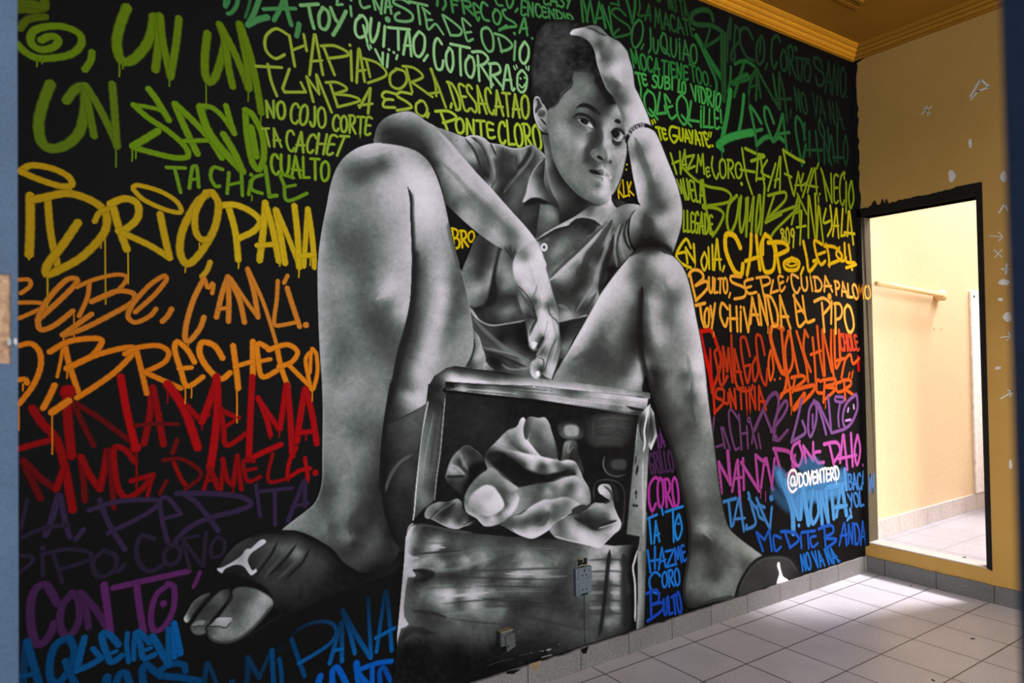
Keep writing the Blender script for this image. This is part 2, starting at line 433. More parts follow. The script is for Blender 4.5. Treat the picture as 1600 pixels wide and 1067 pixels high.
def _window(pts, wmax, clip):
    x0, y0 = np.floor(pts.min(0)-wmax-2).astype(int); x1, y1 = np.ceil(pts.max(0)+wmax+2).astype(int)
    x0, y0, x1, y1 = max(x0, GX0), max(y0, GY0), min(x1, GX1), min(y1, GY1)
    sl = (slice(y0-GY0, y1-GY0), slice(x0-GX0, x1-GX0))
    if clip and CLIP is not None:
        full = np.zeros((GH, GW)); full[CLIP[0]] = CLIP[1]; M = full[sl]
    elif clip is None: M = (ID[sl] > 0).astype(float)
    else: M = np.ones((y1-y0, x1-x0))
    return x0, y0, x1, y1, sl, M
def edge(line, wl, wr, g, a=1.0, taper=0.0, clip=True, smo=True, hard=0.35, pid=None):
    """airbrush pass along a line: falls off over wl on its left side and wr on its right (sheet travel direction)"""
    pts = P(line); 
    if smo: pts = smooth(pts, False, 5)
    x0, y0, x1, y1, sl, M = _window(pts, max(wl, wr), clip)
    if x1 <= x0 or y1 <= y0: return
    yy, xx = np.mgrid[y0:y1, x0:x1]; xx = xx+0.5; yy = yy+0.5
    best = np.full(xx.shape, 1e9); side = np.zeros(xx.shape); tt = np.zeros(xx.shape)
    seg = np.hypot(*(pts[1:]-pts[:-1]).T); L = max(seg.sum(), 1e-6); acc = 0
    for (p, q, l) in zip(pts[:-1], pts[1:], seg):
        if l < 1e-6: continue
        t = (q-p)/l; u = np.clip((xx-p[0])*t[0]+(yy-p[1])*t[1], 0, l)
        dx = xx-p[0]-u*t[0]; dy = yy-p[1]-u*t[1]; d = np.hypot(dx, dy)
        s = d < best; best[s] = d[s]; side[s] = (t[0]*dy-t[1]*dx)[s]; tt[s] = (acc+u[s])/L
        acc += l
    wd = np.where(side > 0, wr, wl)
    if taper: wd = wd*np.clip(np.minimum(tt, 1-tt)/taper+0.25, 0, 1)
    z = np.clip(best/np.maximum(wd, 0.35), 0, 1)
    z = np.clip((z-hard)/(1-hard), 0, 1)
    A = a*(1-z*z*(3-2*z))*M
    G[sl] = G[sl]*(1-A)+g*A
    if pid: ID[sl][A > 0.4] = pid
def line(pts, w, g, a=1.0, taper=0.25, clip=True, smo=True, pid=None, hard=0.3):
    edge(pts, w*0.62+0.3, w*0.62+0.3, g, a, taper, clip, smo, hard, pid)
def blob(x, y, rx, ry, g, a=1.0, ang=0, clip=True, hard=0.0):
    c = P([x, y])[0]; rx /= TR[2]; ry /= TR[2]
    x0, y0, x1, y1, sl, M = _window(np.array([c]), max(rx, ry)*1.1, clip)
    if x1 <= x0 or y1 <= y0: return
    yy, xx = np.mgrid[y0:y1, x0:x1]; dx = xx+0.5-c[0]; dy = yy+0.5-c[1]
    ca, sa = math.cos(math.radians(ang)), math.sin(math.radians(ang))
    d = np.hypot((dx*ca+dy*sa)/rx, (-dx*sa+dy*ca)/ry)
    z = np.clip((d-hard)/(1-hard), 0, 1); A = a*(1-z*z*(3-2*z))*M
    G[sl] = G[sl]*(1-A)+g*A
# ================================================================= painted boy and shoeshine box (traced tones)
# ---- polo shirt
sheet(0, 0, 1)
fill(SHIRT, [724,215, 740,211, 756,216, 764,223, 782,226, 798,231, 814,231, 830,226, 842,234, 851,243, 880,290, 930,315, 960,324, 980,318, 999,321, 996,326, 988,331, 981,345, 979,365, 984,385, 988,393, 966,418, 938,459, 917,494, 895,530, 861,591, 800,596, 735,592, 735,540, 735,505, 731,470, 722,425, 735,395, 747,368, 720,310, 690,240],
 [736,230,125, 746,250,90, 750,268,40, 740,216,165, 750,224,130, 757,240,85, 760,256,60, 764,274,40, 754,218,165, 764,230,150, 770,246,130, 770,270,120, 768,290,140, 776,230,120, 774,250,80, 778,270,55,
  784,226,150, 786,238,70, 788,256,60, 798,236,120, 802,254,80, 800,244,65, 810,236,130, 814,248,110, 808,260,90, 822,236,110, 826,234,50, 828,238,40, 818,256,60, 834,232,120, 842,242,110, 838,254,90, 830,266,70, 826,274,100, 818,278,70, 802,276,50, 794,294,45, 780,298,35, 786,284,50, 806,286,90, 802,302,85, 814,290,85, 810,310,80, 800,318,85, 790,314,55, 810,330,60, 818,342,40, 828,330,35, 826,354,40, 834,330,30, 830,366,35,
  858,369,60, 871,355,45, 851,367,110, 856,389,85, 871,384,120, 866,394,125, 885,377,110, 907,364,70, 919,355,35, 919,369,90, 871,408,100, 856,420,90, 883,403,90, 900,389,80,
  885,420,150, 871,433,140, 907,403,150, 932,379,140, 944,360,130, 900,425,90, 885,442,100, 914,420,50, 910,445,40, 929,403,60, 944,389,60, 871,450,55, 861,455,60, 875,467,50, 885,476,80, 888,489,140, 875,484,90, 907,462,90, 919,455,120, 927,437,110, 934,418,115, 946,389,100, 939,442,100, 934,462,140, 919,476,80, 902,481,55, 900,457,45, 953,369,120, 951,355,70, 963,389,110, 968,369,130, 961,408,60, 949,420,20, 941,445,25, 971,408,80, 975,389,120, 980,369,80, 984,386,100, 980,321,130, 990,325,150, 965,335,120, 975,340,100, 985,338,120, 962,326,120, 970,322,120, 950,338,140, 940,330,120, 955,350,120, 968,350,90, 930,345,90, 900,310,60,
  744,389,100, 749,377,35, 758,389,30, 737,413,90, 754,420,45, 729,442,110, 744,452,140, 756,445,125, 739,467,120, 754,472,70, 766,455,25, 766,425,35, 771,406,105, 773,394,60, 763,411,80, 780,403,115, 785,420,120, 783,437,125, 797,447,100, 795,425,120, 780,457,60, 797,462,45, 771,462,20, 773,484,70, 788,486,120, 802,484,105, 807,467,40, 758,486,40, 744,479,20, 785,474,55, 802,496,70, 773,498,50, 739,489,60], mottle=1.5)
sheet(690,190,5)
# sleeve hem seams and folds
edge([175,128, 230,190, 270,260, 293,330, 300,400], 1.6, 6, 25, .9, .15)
edge([228,125, 300,180, 345,270, 372,360, 385,440, 388,520], 6, 2, 22, .85, .12)
edge([250,112, 320,160, 365,230, 400,330, 405,430, 390,505], 3, 9, 150, .6, .2)
edge([376,165, 400,220, 425,270], 2, 2, 30, .8, .2); edge([390,170, 415,225], 4, 1, 165, .6, .2)
edge([475,210, 480,260, 470,330, 455,400], 4, 5, 45, .7, .3); edge([500,215, 520,260, 540,320], 3, 3, 55, .5, .3)
edge([570,260, 580,300, 575,360], 3, 3, 50, .6, .3); edge([610,250, 620,300, 600,350], 3, 3, 150, .4, .3)
edge([690,210, 680,250, 640,320, 580,380], 4, 6, 30, .85, .2); edge([712,205, 700,260, 650,340, 580,420, 510,500, 480,560], 5, 2, 130, .7, .15)
edge([590,395, 530,470, 480,545], 3, 9, 35, .55, .2)
edge([240,108, 330,128, 372,162, 460,178, 545,204, 620,204, 700,180], 1, 4, 185, .7, .1, hard=.1)
edge([650,420, 610,500, 570,600, 545,640], 10, 6, 95, .5, .2)
# dark placket opening and placket
fill(SHIRT, [636,640, 690,610, 770,640, 745,780, 735,905, 700,870, 625,780], [660,660,45, 720,650,40, 690,720,60, 660,760,60, 720,780,35, 720,860,35, 660,800,50], soft=1)
fill(SHIRT, [765,632, 830,640, 908,682, 916,745, 914,800, 850,835, 790,880, 735,918, 728,900, 742,780], [800,680,110, 880,720,118, 850,790,100, 780,760,95, 760,860,72, 900,700,70, 850,680,115, 790,840,85, 900,790,85, 750,820,80])
edge([765,640, 745,780, 730,905], 1.2, 6, 22, .9, .1); edge([840,650, 905,690, 912,800], 5, .8, 45, .7, .15)
# neck
fill(SKIN, [788,100, 795,200, 802,260, 815,380, 832,470, 860,560, 905,640, 920,700, 918,790, 1000,765, 1100,700, 1160,660, 1250,655, 1310,590, 1200,480, 1000,200], [800,300,135, 830,200,85, 815,240,115, 822,400,120, 835,330,110, 870,450,80, 850,400,75, 880,550,110, 920,590,95, 950,620,70, 1000,640,45, 1050,640,28, 950,720,35, 1000,720,30, 1120,640,30, 920,760,30, 865,330,55, 900,480,60, 1200,650,60, 840,480,120, 810,340,140, 800,180,100])
# left collar flap
fill(SHIRT, [800,282, 745,335, 700,405, 672,480, 656,555, 630,632, 690,602, 740,595, 790,608, 852,642, 822,560, 795,470, 800,380], [700,560,165, 680,590,160, 760,585,135, 720,480,130, 740,400,80, 780,330,60, 790,500,60, 800,570,85, 690,480,150, 730,350,115, 660,600,170, 770,430,45, 760,520,100, 790,400,35])
edge([800,284, 745,335, 700,405, 672,480, 656,555, 632,630], 2.5, 1, 165, .7, .1)
fill(SHIRT, [690,604, 740,598, 790,612, 850,642, 800,648, 740,640, 690,650, 640,650], 14, soft=1)
# right collar flap
fill(SHIRT, [728,930, 790,880, 900,815, 1000,762, 1040,740, 1100,700, 1160,662, 1250,652, 1313,588, 1362,670, 1310,730, 1240,812, 1200,780, 1130,757, 1060,757, 1012,785, 985,812, 890,838, 800,890], [760,905,150, 900,822,165, 1000,770,155, 1100,705,120, 1200,690,130, 1300,630,195, 1320,680,165, 1230,790,150, 1250,700,135, 1150,735,115, 1060,745,150, 1180,670,90, 1250,660,150, 1340,670,150, 1150,760,160])
edge([730,932, 800,892, 890,840, 985,814, 1012,787, 1060,759, 1130,759, 1200,782, 1240,812], 1, 6, 25, .75, .05, clip=None)
edge([1060,765, 1130,765, 1200,790, 1180,850, 1150,880], 3, 16, 28, .8, .2, clip=None)
fill(SHIRT, [1322,600, 1360,608, 1430,630, 1400,655, 1362,672, 1335,640], [1340,615,26, 1380,630,42, 1360,650,30, 1410,635,50])
edge([1368,690, 1410,655, 1470,632, 1540,645], 1, 5, 150, .7, .1); edge([1375,740, 1420,690, 1480,662, 1535,655], 2, 4, 165, .7, .15); edge([1390,700, 1440,668, 1500,652], 2, 2, 70, .7, .2); edge([1400,780, 1430,710, 1490,675, 1530,665], 2, 3, 60, .6, .2)
# button
blob(797,982,30,37,215,1,0,None,.75); blob(797,982,14,18,60,1,0,None,.6)
sheet(700,340,4.103)
# shirt folds, lower right
edge([648,398, 740,310, 830,230, 920,140, 1000,60, 1045,20], 1.2, 9, 175, .75, .12, clip=None)
edge([648,396, 740,306, 830,224, 920,134, 1000,54], 6, 1, 55, .6, .15, clip=None)
edge([850,330, 900,240, 960,160, 1020,70, 1045,20], 8, 10, 48, .75, .25, clip=None)
edge([820,370, 860,340, 890,300], 12, 12, 45, .6, .3, clip=None)
edge([930,430, 960,330, 1000,220, 1020,130, 1050,50], 4, 4, 140, .7, .2, clip=None)
edge([970,500, 985,400, 1010,300, 1045,200, 1060,110], 7, 5, 22, .85, .2, clip=None)
edge([820,600, 870,520, 930,430], 3, 3, 140, .6, .25, clip=None); edge([850,620, 900,560, 950,480], 4, 4, 40, .5, .3, clip=None)
edge([1062,190, 1072,270, 1082,320], 3, 3, 130, .7, .3, clip=None); edge([1120,40, 1085,130, 1080,230, 1105,300], 3, 2, 35, .7, .2, clip=None)
edge([1150,10, 1125,90, 1140,160, 1175,215], 2, 3, 22, .9, .15, clip=None); edge([1165,0, 1140,80, 1150,150, 1180,200], 3, 1, 130, .7, .2, clip=None)
edge([1100,40, 1070,120, 1062,190], 3, 2, 150, .6, .2, clip=None); edge([1135,30, 1105,120, 1110,210, 1130,270], 3, 2, 140, .55, .25, clip=None)
edge([660,410, 690,470, 740,540, 790,600], 3, 8, 60, .5, .2, clip=None); edge([700,560, 740,570, 790,610], 4, 4, 135, .5, .3, clip=None)
edge([640,395, 650,470, 690,560], 2, 10, 35, .6, .2, clip=None)
fill(SHIRT, [195,112, 318,196, 296,290, 275,400, 250,520, 175,575, 130,550, 108,450, 86,355, 130,235], [180,180,58, 240,200,34, 150,300,98, 200,330,48, 250,290,58, 120,420,112, 180,460,144, 230,430,132, 160,520,122, 230,500,88, 200,380,72, 110,350,104, 140,240,92, 262,340,122, 210,250,40, 290,230,90, 150,380,100, 200,430,130], soft=.5, mottle=1)
edge([316,200, 298,290, 278,390, 262,450], 2, 3, 128, .6, .2)
fill(SHIRT, [318,198, 338,200, 316,300, 304,390, 312,470, 285,560, 222,576, 250,510, 277,400, 297,290], [310,250,30, 295,330,24, 285,420,20, 285,500,18, 250,560,22, 300,460,22], soft=1.4)
fill(SHIRT, [338,212, 362,208, 420,268, 416,330, 432,420, 442,492, 402,512, 350,482, 316,432, 305,370, 320,290], [345,250,112, 392,280,88, 332,340,122, 372,380,130, 412,440,112, 340,432,96, 392,495,54, 318,400,78, 428,482,70, 382,320,118, 360,450,110, 345,300,120], soft=1)
edge([318,500, 370,532, 442,522], 9, 9, 26, .8, .2); edge([285,560, 325,608, 385,614, 436,566], 4, 6, 138, .8, .25); edge([270,610, 330,640, 400,640, 470,620], 4, 5, 62, .5, .3)
edge([240,590, 210,560, 180,580], 4, 5, 40, .6, .3)
# shorts, seen between the legs
fill(SHORTS, [130,565, 200,652, 275,685, 380,674, 490,656, 600,660, 705,672, 800,650, 892,630, 800,780, 720,935, 660,1035, 520,1050, 290,985, 110,960, 100,880, 130,700],
 [200,700,60, 300,720,45, 400,740,25, 450,800,18, 500,860,30, 330,790,25, 250,760,70, 350,850,110, 300,840,100, 420,890,110, 480,920,120, 420,930,60, 330,910,22, 270,900,18, 380,960,70, 450,970,80, 520,940,110, 250,850,60, 230,960,120, 260,700,55, 190,700,60, 760,730,30, 720,780,35, 780,800,100, 740,830,120, 720,880,40, 830,700,40, 800,670,40, 560,800,15, 600,900,15, 650,980,15, 280,960,30, 150,620,70, 170,660,80])
edge([130,568, 165,620, 200,655, 275,687, 380,675, 490,658], 2, 3.5, 160, .8, .1); edge([150,580, 185,650], 3, 3, 170, .7, .3)
edge([165,650, 230,720, 320,800, 420,870, 520,915], 4, 5, 115, .75, .2); edge([180,690, 260,780, 350,855, 450,900], 1, 7, 60, .5, .2)
edge([210,830, 280,845, 350,860, 420,880], 2, 3, 140, .6, .2); edge([230,860, 300,870, 400,910, 500,955], 1, 5, 22, .7, .2)
edge([340,935, 380,965, 450,972, 520,960], 2, 3, 135, .7, .2)
edge([705,668, 800,648, 892,628], 5.5, 1, 155, .9, .05); edge([705,680, 800,662, 890,640], 1, 6, 25, .8, .1)
edge([720,900, 760,850, 790,790], 7, 5, 115, .6, .3)
fill(SHORTS, [155,720, 195,760, 215,820, 235,870, 240,930, 225,965, 110,955, 135,890, 160,800], [180,780,130, 190,850,145, 180,900,150, 210,800,150, 225,900,140, 150,900,90, 160,840,70, 200,930,120, 170,930,110, 170,740,110, 232,950,150])
edge([160,760, 168,820, 150,900, 120,955], 1, 3, 30, .8, .1); edge([215,830, 236,880, 240,935], 3, .6, 35, .6, .2)
fill(SHORTS, [238,925, 262,950, 292,978, 225,970], [250,955,130, 240,940,150, 270,965,110, 235,965,140])

# ---- head
sheet(820,20,5.927)
fill(HAIR, [80,800, 62,740, 68,650, 62,560, 72,460, 80,390, 95,300, 105,230, 130,180, 160,130, 210,98, 270,88, 330,78, 400,80, 470,95, 540,120, 600,140, 660,200, 700,420, 720,640, 790,740, 850,830, 830,900, 700,900, 640,700, 300,860, 240,910, 200,890, 150,860],
 [180,200,52, 300,150,48, 250,350,62, 270,520,66, 200,440,52, 380,250,55, 120,600,52, 350,120,40, 450,150,28, 330,420,58, 420,350,36, 500,300,30, 560,420,22, 600,300,20, 620,600,18, 700,760,16, 790,840,14, 250,650,44, 200,760,34, 250,840,30, 330,740,36, 400,560,40, 430,480,34, 110,450,48, 130,330,46, 150,700,38, 540,500,24], soft=1.8, mottle=6.5)
for i in range(240):
    u, v = rng.uniform(80, 560), rng.uniform(100, 700)
    blob(u, v, rng.uniform(14, 34), rng.uniform(12, 26), rng.choice([24, 30, 66, 76, 88]), .32)
sheet(820,140,5.927)
# ear
fill(SKIN, [75,110, 95,66, 130,72, 150,120, 190,170, 216,230, 250,330, 215,400, 170,402, 118,350, 86,270, 72,180], [85,120,150, 140,130,120, 170,170,140, 200,220,130, 130,330,130, 160,370,110, 190,350,120, 90,240,170, 205,300,120, 110,300,150, 190,395,70, 230,330,118])
edge([100,95, 120,105, 122,150, 105,185, 92,215], 7, 3, 48, .85, .2, hard=.5); line([82,95, 98,74, 128,80, 148,122, 185,168], 2.2, 185, .8); line([78,130, 80,200, 92,275, 122,345, 165,388], 2.2, 190, .7)
blob(150,225,52,48,72,.95,0,True,.4); blob(150,205,26,22,120,.6); edge([140,270, 165,300, 194,332], 2, 1.4, 12, .95, .2); line([112,225, 130,190, 165,178, 198,200], 2, 170, .6); line([198,210, 200,270, 195,320], 3, 165, .5)
# face
FACE = [205,200, 245,165, 300,110, 335,30, 375,0, 405,-25, 430,-70, 440,-120, 452,-168, 500,-180, 560,-178, 610,-160, 660,-110, 720,-30, 800,50, 845,130, 880,190, 908,280, 932,390, 942,480, 938,590, 915,710, 882,830, 835,935, 795,990, 750,1058, 690,1070, 600,1037, 500,985, 405,895, 330,795, 272,680, 238,560, 215,430, 195,330]
FS = [460,-120,100, 560,-120,92, 640,-60,78, 500,0,112, 600,20,108, 420,40,120, 350,100,122, 680,60,60, 740,120,42, 780,130,25, 700,0,45, 760,60,20, 660,-110,40, 300,180,122, 270,260,118, 260,350,122, 420,140,120, 480,100,112, 620,100,80, 680,150,60, 720,180,55, 800,170,95, 830,180,138, 780,230,110, 850,230,150,
 520,190,105, 460,200,92, 600,235,80, 660,260,58, 380,230,115, 430,300,85, 640,330,48, 660,400,52, 620,480,55, 350,350,138, 420,350,118, 400,430,134, 480,400,112, 560,390,122, 600,370,130, 500,500,150, 540,520,152, 560,450,125, 450,560,126, 380,500,130, 300,450,125, 280,550,112, 340,620,120, 440,660,116, 520,620,118, 400,740,116, 330,720,122, 380,820,112, 460,800,120, 520,860,116, 480,930,100, 560,960,110,
 600,540,62, 570,600,58, 580,660,58, 610,690,75, 650,560,92, 730,280,112, 740,350,148, 745,430,165, 740,500,165, 690,350,72, 690,450,60, 680,520,76, 720,560,112, 770,560,150, 640,600,118, 660,640,100, 720,620,116, 740,660,92, 760,610,160, 700,690,110,
 820,560,145, 880,560,150, 900,640,152, 850,680,140, 880,740,150, 820,740,125, 830,840,130, 850,880,152, 790,480,150, 770,440,140, 850,490,65, 830,470,75, 900,480,120, 640,720,82, 600,710,92, 560,690,96, 760,720,150, 790,760,150, 700,720,145,
 720,830,190, 760,870,195, 690,870,132, 680,890,110, 750,930,185, 700,950,172, 640,930,130, 600,900,120, 580,830,120, 540,780,115, 760,1000,170, 700,1020,122, 650,1000,120, 790,920,152, 800,850,120, 915,330,110, 890,260,130, 860,160,140]
fill(SKIN, FACE, FS, soft=.6, mottle=.8)
edge([430,-110, 440,-60, 425,-20, 380,20, 335,70, 300,130, 250,175], 1, 5, 34, .85, .1, hard=.1)      # hairline
edge([452,-168, 540,-176, 620,-150], 1, 3, 30, .7, .1)
edge([650,-110, 720,0, 770,80, 820,130], 18, 9, 16, .92, .1, hard=.2)
edge([238,560, 272,680, 330,795, 405,895, 500,985, 600,1037, 690,1068], 3, 3.5, 165, .22, .2, hard=.0)   # rim along the jaw
edge([245,600, 290,720, 345,810, 420,900, 520,985], 8, 2, 85, .25, .2)
# brows
edge([474,172, 520,150, 575,154, 630,186, 692,232], 5.5, 4.2, 20, .95, .35, hard=.35); edge([560,150, 620,180, 680,225], 4, 4, 22, .8, .3)
blob(660,215,50,30,40,.6,35)
# left eye
edge([440,262, 480,232, 540,232, 600,262, 640,312, 652,368], 3.2, 4.2, 22, .92, .3, hard=.4)
blob(455,262,26,18,40,.7); blob(612,290,36,22,26,.75,40)
fill(SKIN, [487,278, 515,264, 565,276, 605,308, 633,354, 592,342, 550,325, 512,306], [500,280,120, 540,290,60, 590,322,170, 612,338,205, 560,322,110, 520,275,60])
blob(545,296,46,36,14,1,20,True,.65); blob(503,284,9,8,215,.9); blob(556,300,9,8,120,.7); edge([487,276, 515,262, 565,274, 605,306, 634,354], 1.2, 1.3, 12, .95, .1)
line([492,284, 520,312, 560,335, 632,358], 1.6, 160, .7, .2, clip=None); edge([455,300, 510,345, 570,380], 5, 5, 90, .4, .3, clip=None)
edge([640,380, 610,400, 570,425], 2, 3, 75, .6, .3, clip=None); blob(600,385,36,16,140,.5,-25,None)
sheet(880,150,6.669)
# right eye and brow
edge([528,268, 560,262, 590,285], 4, 3.2, 18, .95, .3, hard=.5, clip=None); blob(565,275,42,22,20,.8,12,None)
blob(560,402,72,62,70,.7,10,None,.2)
fill(SKIN, [497,395, 520,365, 560,355, 600,375, 622,415, 605,445, 565,465, 525,440], [510,400,50, 540,380,26, 590,432,165, 605,425,180, 560,452,110, 530,430,60])
blob(543,398,44,42,12,1,0,None,.7); blob(540,396,14,14,55,.8,0,None); blob(592,392,10,8,210,.8,0,None); blob(570,382,8,7,180,.6,0,None)
edge([490,390, 515,358, 555,344, 600,362, 632,412], 2.2, 2.2, 12, .97, .15, clip=None); edge([508,355, 550,338, 600,352, 640,400], 2.2, 1, 60, .6, .2, clip=None)
line([520,448, 560,468, 600,458], 1.8, 195, .85, .2, clip=None); edge([512,450, 545,492, 600,485], 3, 6, 42, .85, .3, clip=None); blob(560,490,45,26,45,.7,0,None)
line([478,420, 490,480, 530,540], 3, 160, .5, .2, clip=None); edge([620,420, 640,440, 640,420], 3, 3, 30, .6, .3, clip=None)
# nose
edge([300,380, 320,440, 300,500, 250,560, 235,610], 7, 8, 58, .5, .25, clip=None); edge([420,320, 440,400, 440,480, 430,540], 5, 6, 165, .5, .25, clip=None); edge([370,330, 385,420, 375,520], 6, 5, 60, .55, .3, clip=None)
edge([345,555, 300,570, 285,600, 305,640, 350,672, 405,690], 3, 2.5, 142, .42, .2, clip=None); edge([262,560, 255,610, 290,660, 350,700], 4, 3, 60, .7, .25, clip=None)
fill(SKIN, [345,630, 362,622, 395,642, 412,672, 385,662, 358,650], 10, soft=.4); edge([405,690, 440,690, 460,700], 1.4, 2, 90, .6, .2, clip=None)
blob(486,690,21,25,62,.95,20,None,.55); blob(484,690,9,12,105,.8,20,None); edge([450,560, 470,620, 465,660], 4, 5, 170, .5, .3, clip=None); edge([425,560, 445,620, 440,665], 3, 4, 90, .5, .3, clip=None)
edge([500,600, 525,680, 520,760, 530,850], 5, 5, 120, .35, .3, clip=None)
# mouth
fill(SKIN, [262,775, 300,768, 345,775, 375,805, 395,832, 330,818, 285,802], [270,778,20, 320,790,14, 370,815,12, 340,780,30], soft=.5)
fill(SKIN, [345,778, 400,762, 428,790, 412,832, 385,824, 365,800], [360,780,80, 400,775,125, 410,810,115, 380,810,85], soft=.5)
fill(SKIN, [428,792, 455,795, 478,822, 502,866, 445,842, 418,828], [440,805,160, 470,830,140, 480,850,165, 435,830,140], soft=.5)
line([400,705, 406,755, 430,790, 416,832], 1.6, 190, .6, .25, clip=None); line([408,755, 450,785, 480,820, 502,868], 1.3, 195, .6, .2, clip=None); line([330,820, 400,838, 450,846, 500,868], 1.4, 190, .55, .3, clip=None)
edge([300,812, 350,838, 400,860, 395,890], 3, 4, 85, .55, .3, clip=None); blob(442,880,42,30,205,.6,20,None); blob(350,935,44,28,88,.45,20,None); blob(420,1010,60,40,190,.45,0,None)
edge([505,870, 520,930, 500,1000], 4, 6, 130, .3, .3, clip=None); line([420,715, 440,745], 2.5, 90, .4, .3, clip=None); blob(355,738,10,10,20,.6,0,None)
line([490,1040, 482,1066], 3, 215, .7, .2, clip=None)

# ---- raised arm (right of the picture) with the hand on the head
ARM = []
sheet(820,20,5.927)
_a = P([415,190, 440,160, 500,145, 545,138, 600,120, 660,122, 700,142, 735,178, 770,215, 830,248, 872,272, 915,320, 945,360, 965,430, 990,510, 1003,600, 1015,690, 1050,760, 1095,860, 1140,970, 1170,1060])
_i = P([800,768, 755,715, 720,640, 690,560, 662,470, 645,380, 605,290, 545,240, 485,215, 425,208])
sheet(940,180,4.444)
_b = P([375,130, 400,180, 440,280, 480,380, 520,480, 545,580, 556,660, 550,760, 520,870, 482,962, 430,925, 370,898, 300,905, 240,932, 208,900, 192,850, 188,790, 200,710, 230,662, 264,630])
_c = P([250,600, 236,530, 215,430, 198,330, 180,230, 168,190, 163,150])
sheet(820,140,5.927)
_d = P([930,430, 908,310, 890,240, 850,145, 812,75])
poly = np.concatenate([_a, _b, _c, _d, _i])
S = []
sheet(820,20,5.927)
def add(*v):
    a = np.asarray(v, float).reshape(-1, 3).copy(); a[:, :2] = a[:, :2]/TR[2]+np.array(TR[:2]); S.extend(a.ravel().tolist())
add(430,190,205, 500,170,170, 600,200,150, 560,140,140, 700,190,120, 650,150,100, 640,260,120, 700,330,105, 690,300,82, 760,260,140, 850,320,150, 900,380,150, 940,420,160, 680,400,150, 670,460,150, 720,420,92, 760,480,120, 700,540,140, 740,620,100, 760,560,148, 850,520,190, 900,560,165, 960,560,165, 900,650,150, 800,640,92, 780,720,108, 850,680,82, 830,760,76, 900,740,110, 980,680,165, 1000,760,170, 920,820,100, 880,850,100, 950,900,165, 1050,900,195, 1020,830,180, 900,960,118, 940,1000,140, 1080,1000,192, 980,1000,178, 550,220,120, 480,200,150, 800,260,120)
sheet(940,180,4.444)
add(230,160,165, 280,140,180, 340,140,185, 200,200,150, 195,280,130, 250,210,120, 265,280,105, 300,350,115, 330,300,165, 390,260,192, 360,400,150, 430,380,182, 230,350,168, 240,450,180, 280,480,165, 340,480,102, 350,560,82, 380,600,76, 420,640,82, 430,560,130, 460,480,170, 500,560,160, 520,650,165, 450,700,150, 490,790,140, 420,780,138, 520,790,150, 480,880,140, 440,840,110, 270,560,165, 290,640,130, 310,700,78, 320,780,60, 280,840,30, 340,860,20, 400,880,35, 250,760,120, 215,760,130, 230,850,70, 350,720,110, 240,690,140, 380,740,138, 230,910,20, 545,620,170, 500,480,185)
sheet(0, 0, 1)
fill(SKIN, poly, S, soft=.5, mottle=.8)
sheet(820,20,5.927)
edge([560,138, 620,150, 690,190, 755,215], 2, 3, 60, .75, .2); edge([600,124, 660,128, 705,150, 745,190], 2, 5, 118, .5, .2); line([440,165, 500,148, 550,140], 2, 200, .5)
edge([690,290, 700,340, 720,420], 6, 5, 80, .5, .3); edge([700,560, 740,640, 800,690, 860,690], 6, 6, 88, .4, .3); edge([800,500, 850,560, 890,640], 9, 9, 195, .5, .35)
edge([645,385, 662,475, 690,560, 720,640, 758,715], 4, 1, 165, .45, .2)
edge([840,850, 880,940, 900,1040], 8, 2, 95, .5, .3)
sheet(940,180,4.444)
edge([230,160, 250,215, 280,300, 320,400, 345,500, 360,580, 410,640], 7, 9, 78, .5, .2); edge([300,700, 320,780, 300,850], 14, 14, 45, .6, .3)
edge([482,962, 430,925, 370,898, 300,905, 240,932], 1, 10, 14, .9, .1); edge([545,580, 556,660, 550,760], 1, 5, 175, .4, .2)
edge([400,300, 440,380, 480,470], 7, 7, 190, .4, .3)
# rubber wristband with pale lettering
fill(BAND, [160,180, 170,140, 195,95, 230,68, 275,55, 315,62, 350,85, 374,116, 352,106, 320,90, 275,86, 235,100, 205,125, 188,160, 172,198], 16, grain=1)
sheet(820,140,5.927)
edge([935,425, 940,480, 945,560], 2, 1.5, 10, .9, .2, clip=None)
# ---- upper arm and forearm (left of the picture)
sheet(480,160,4.103)
fill(SKIN, [790,140, 830,160, 880,175, 960,206, 1010,228, 1060,298, 1095,380, 1108,470, 1050,440, 960,340, 880,240], [880,190,130, 960,232,150, 960,270,140, 1000,300,145, 1050,350,150, 1060,420,65, 1092,440,42, 920,230,122, 1000,250,150, 1030,290,118, 830,175,120, 1000,370,110], mottle=.8)
edge([1010,228, 1060,298, 1095,380, 1106,465], 1, 3, 45, .7, .1); blob(958,243,5,8,30,.9)
SA = [440,240,100, 460,170,82, 500,200,42, 550,190,46, 560,140,95, 530,110,112, 620,90,142, 620,150,90, 640,210,50, 720,150,112, 700,220,60, 560,250,30, 680,280,40, 760,290,55, 800,250,110, 860,230,140, 780,200,120, 880,290,150, 960,370,165, 820,340,108, 880,400,146, 840,440,88, 960,470,160, 900,520,118, 860,540,74, 1000,560,150, 1080,500,165, 1050,600,118, 980,600,115, 920,620,98, 1000,700,140, 940,660,80, 1150,600,160, 1150,680,108, 1060,690,130, 1080,770,140, 1200,740,114, 1250,700,155, 1200,830,150, 1130,820,120, 1280,820,100, 1320,780,150, 1330,850,110, 1250,900,140, 1380,850,165, 1350,940,118, 1400,900,170, 1440,960,196, 1480,1000,190, 1400,1000,180, 1360,1000,98, 1280,960,70, 1430,1060,195, 1350,1060,170, 820,400,50, 780,350,40, 870,600,60]
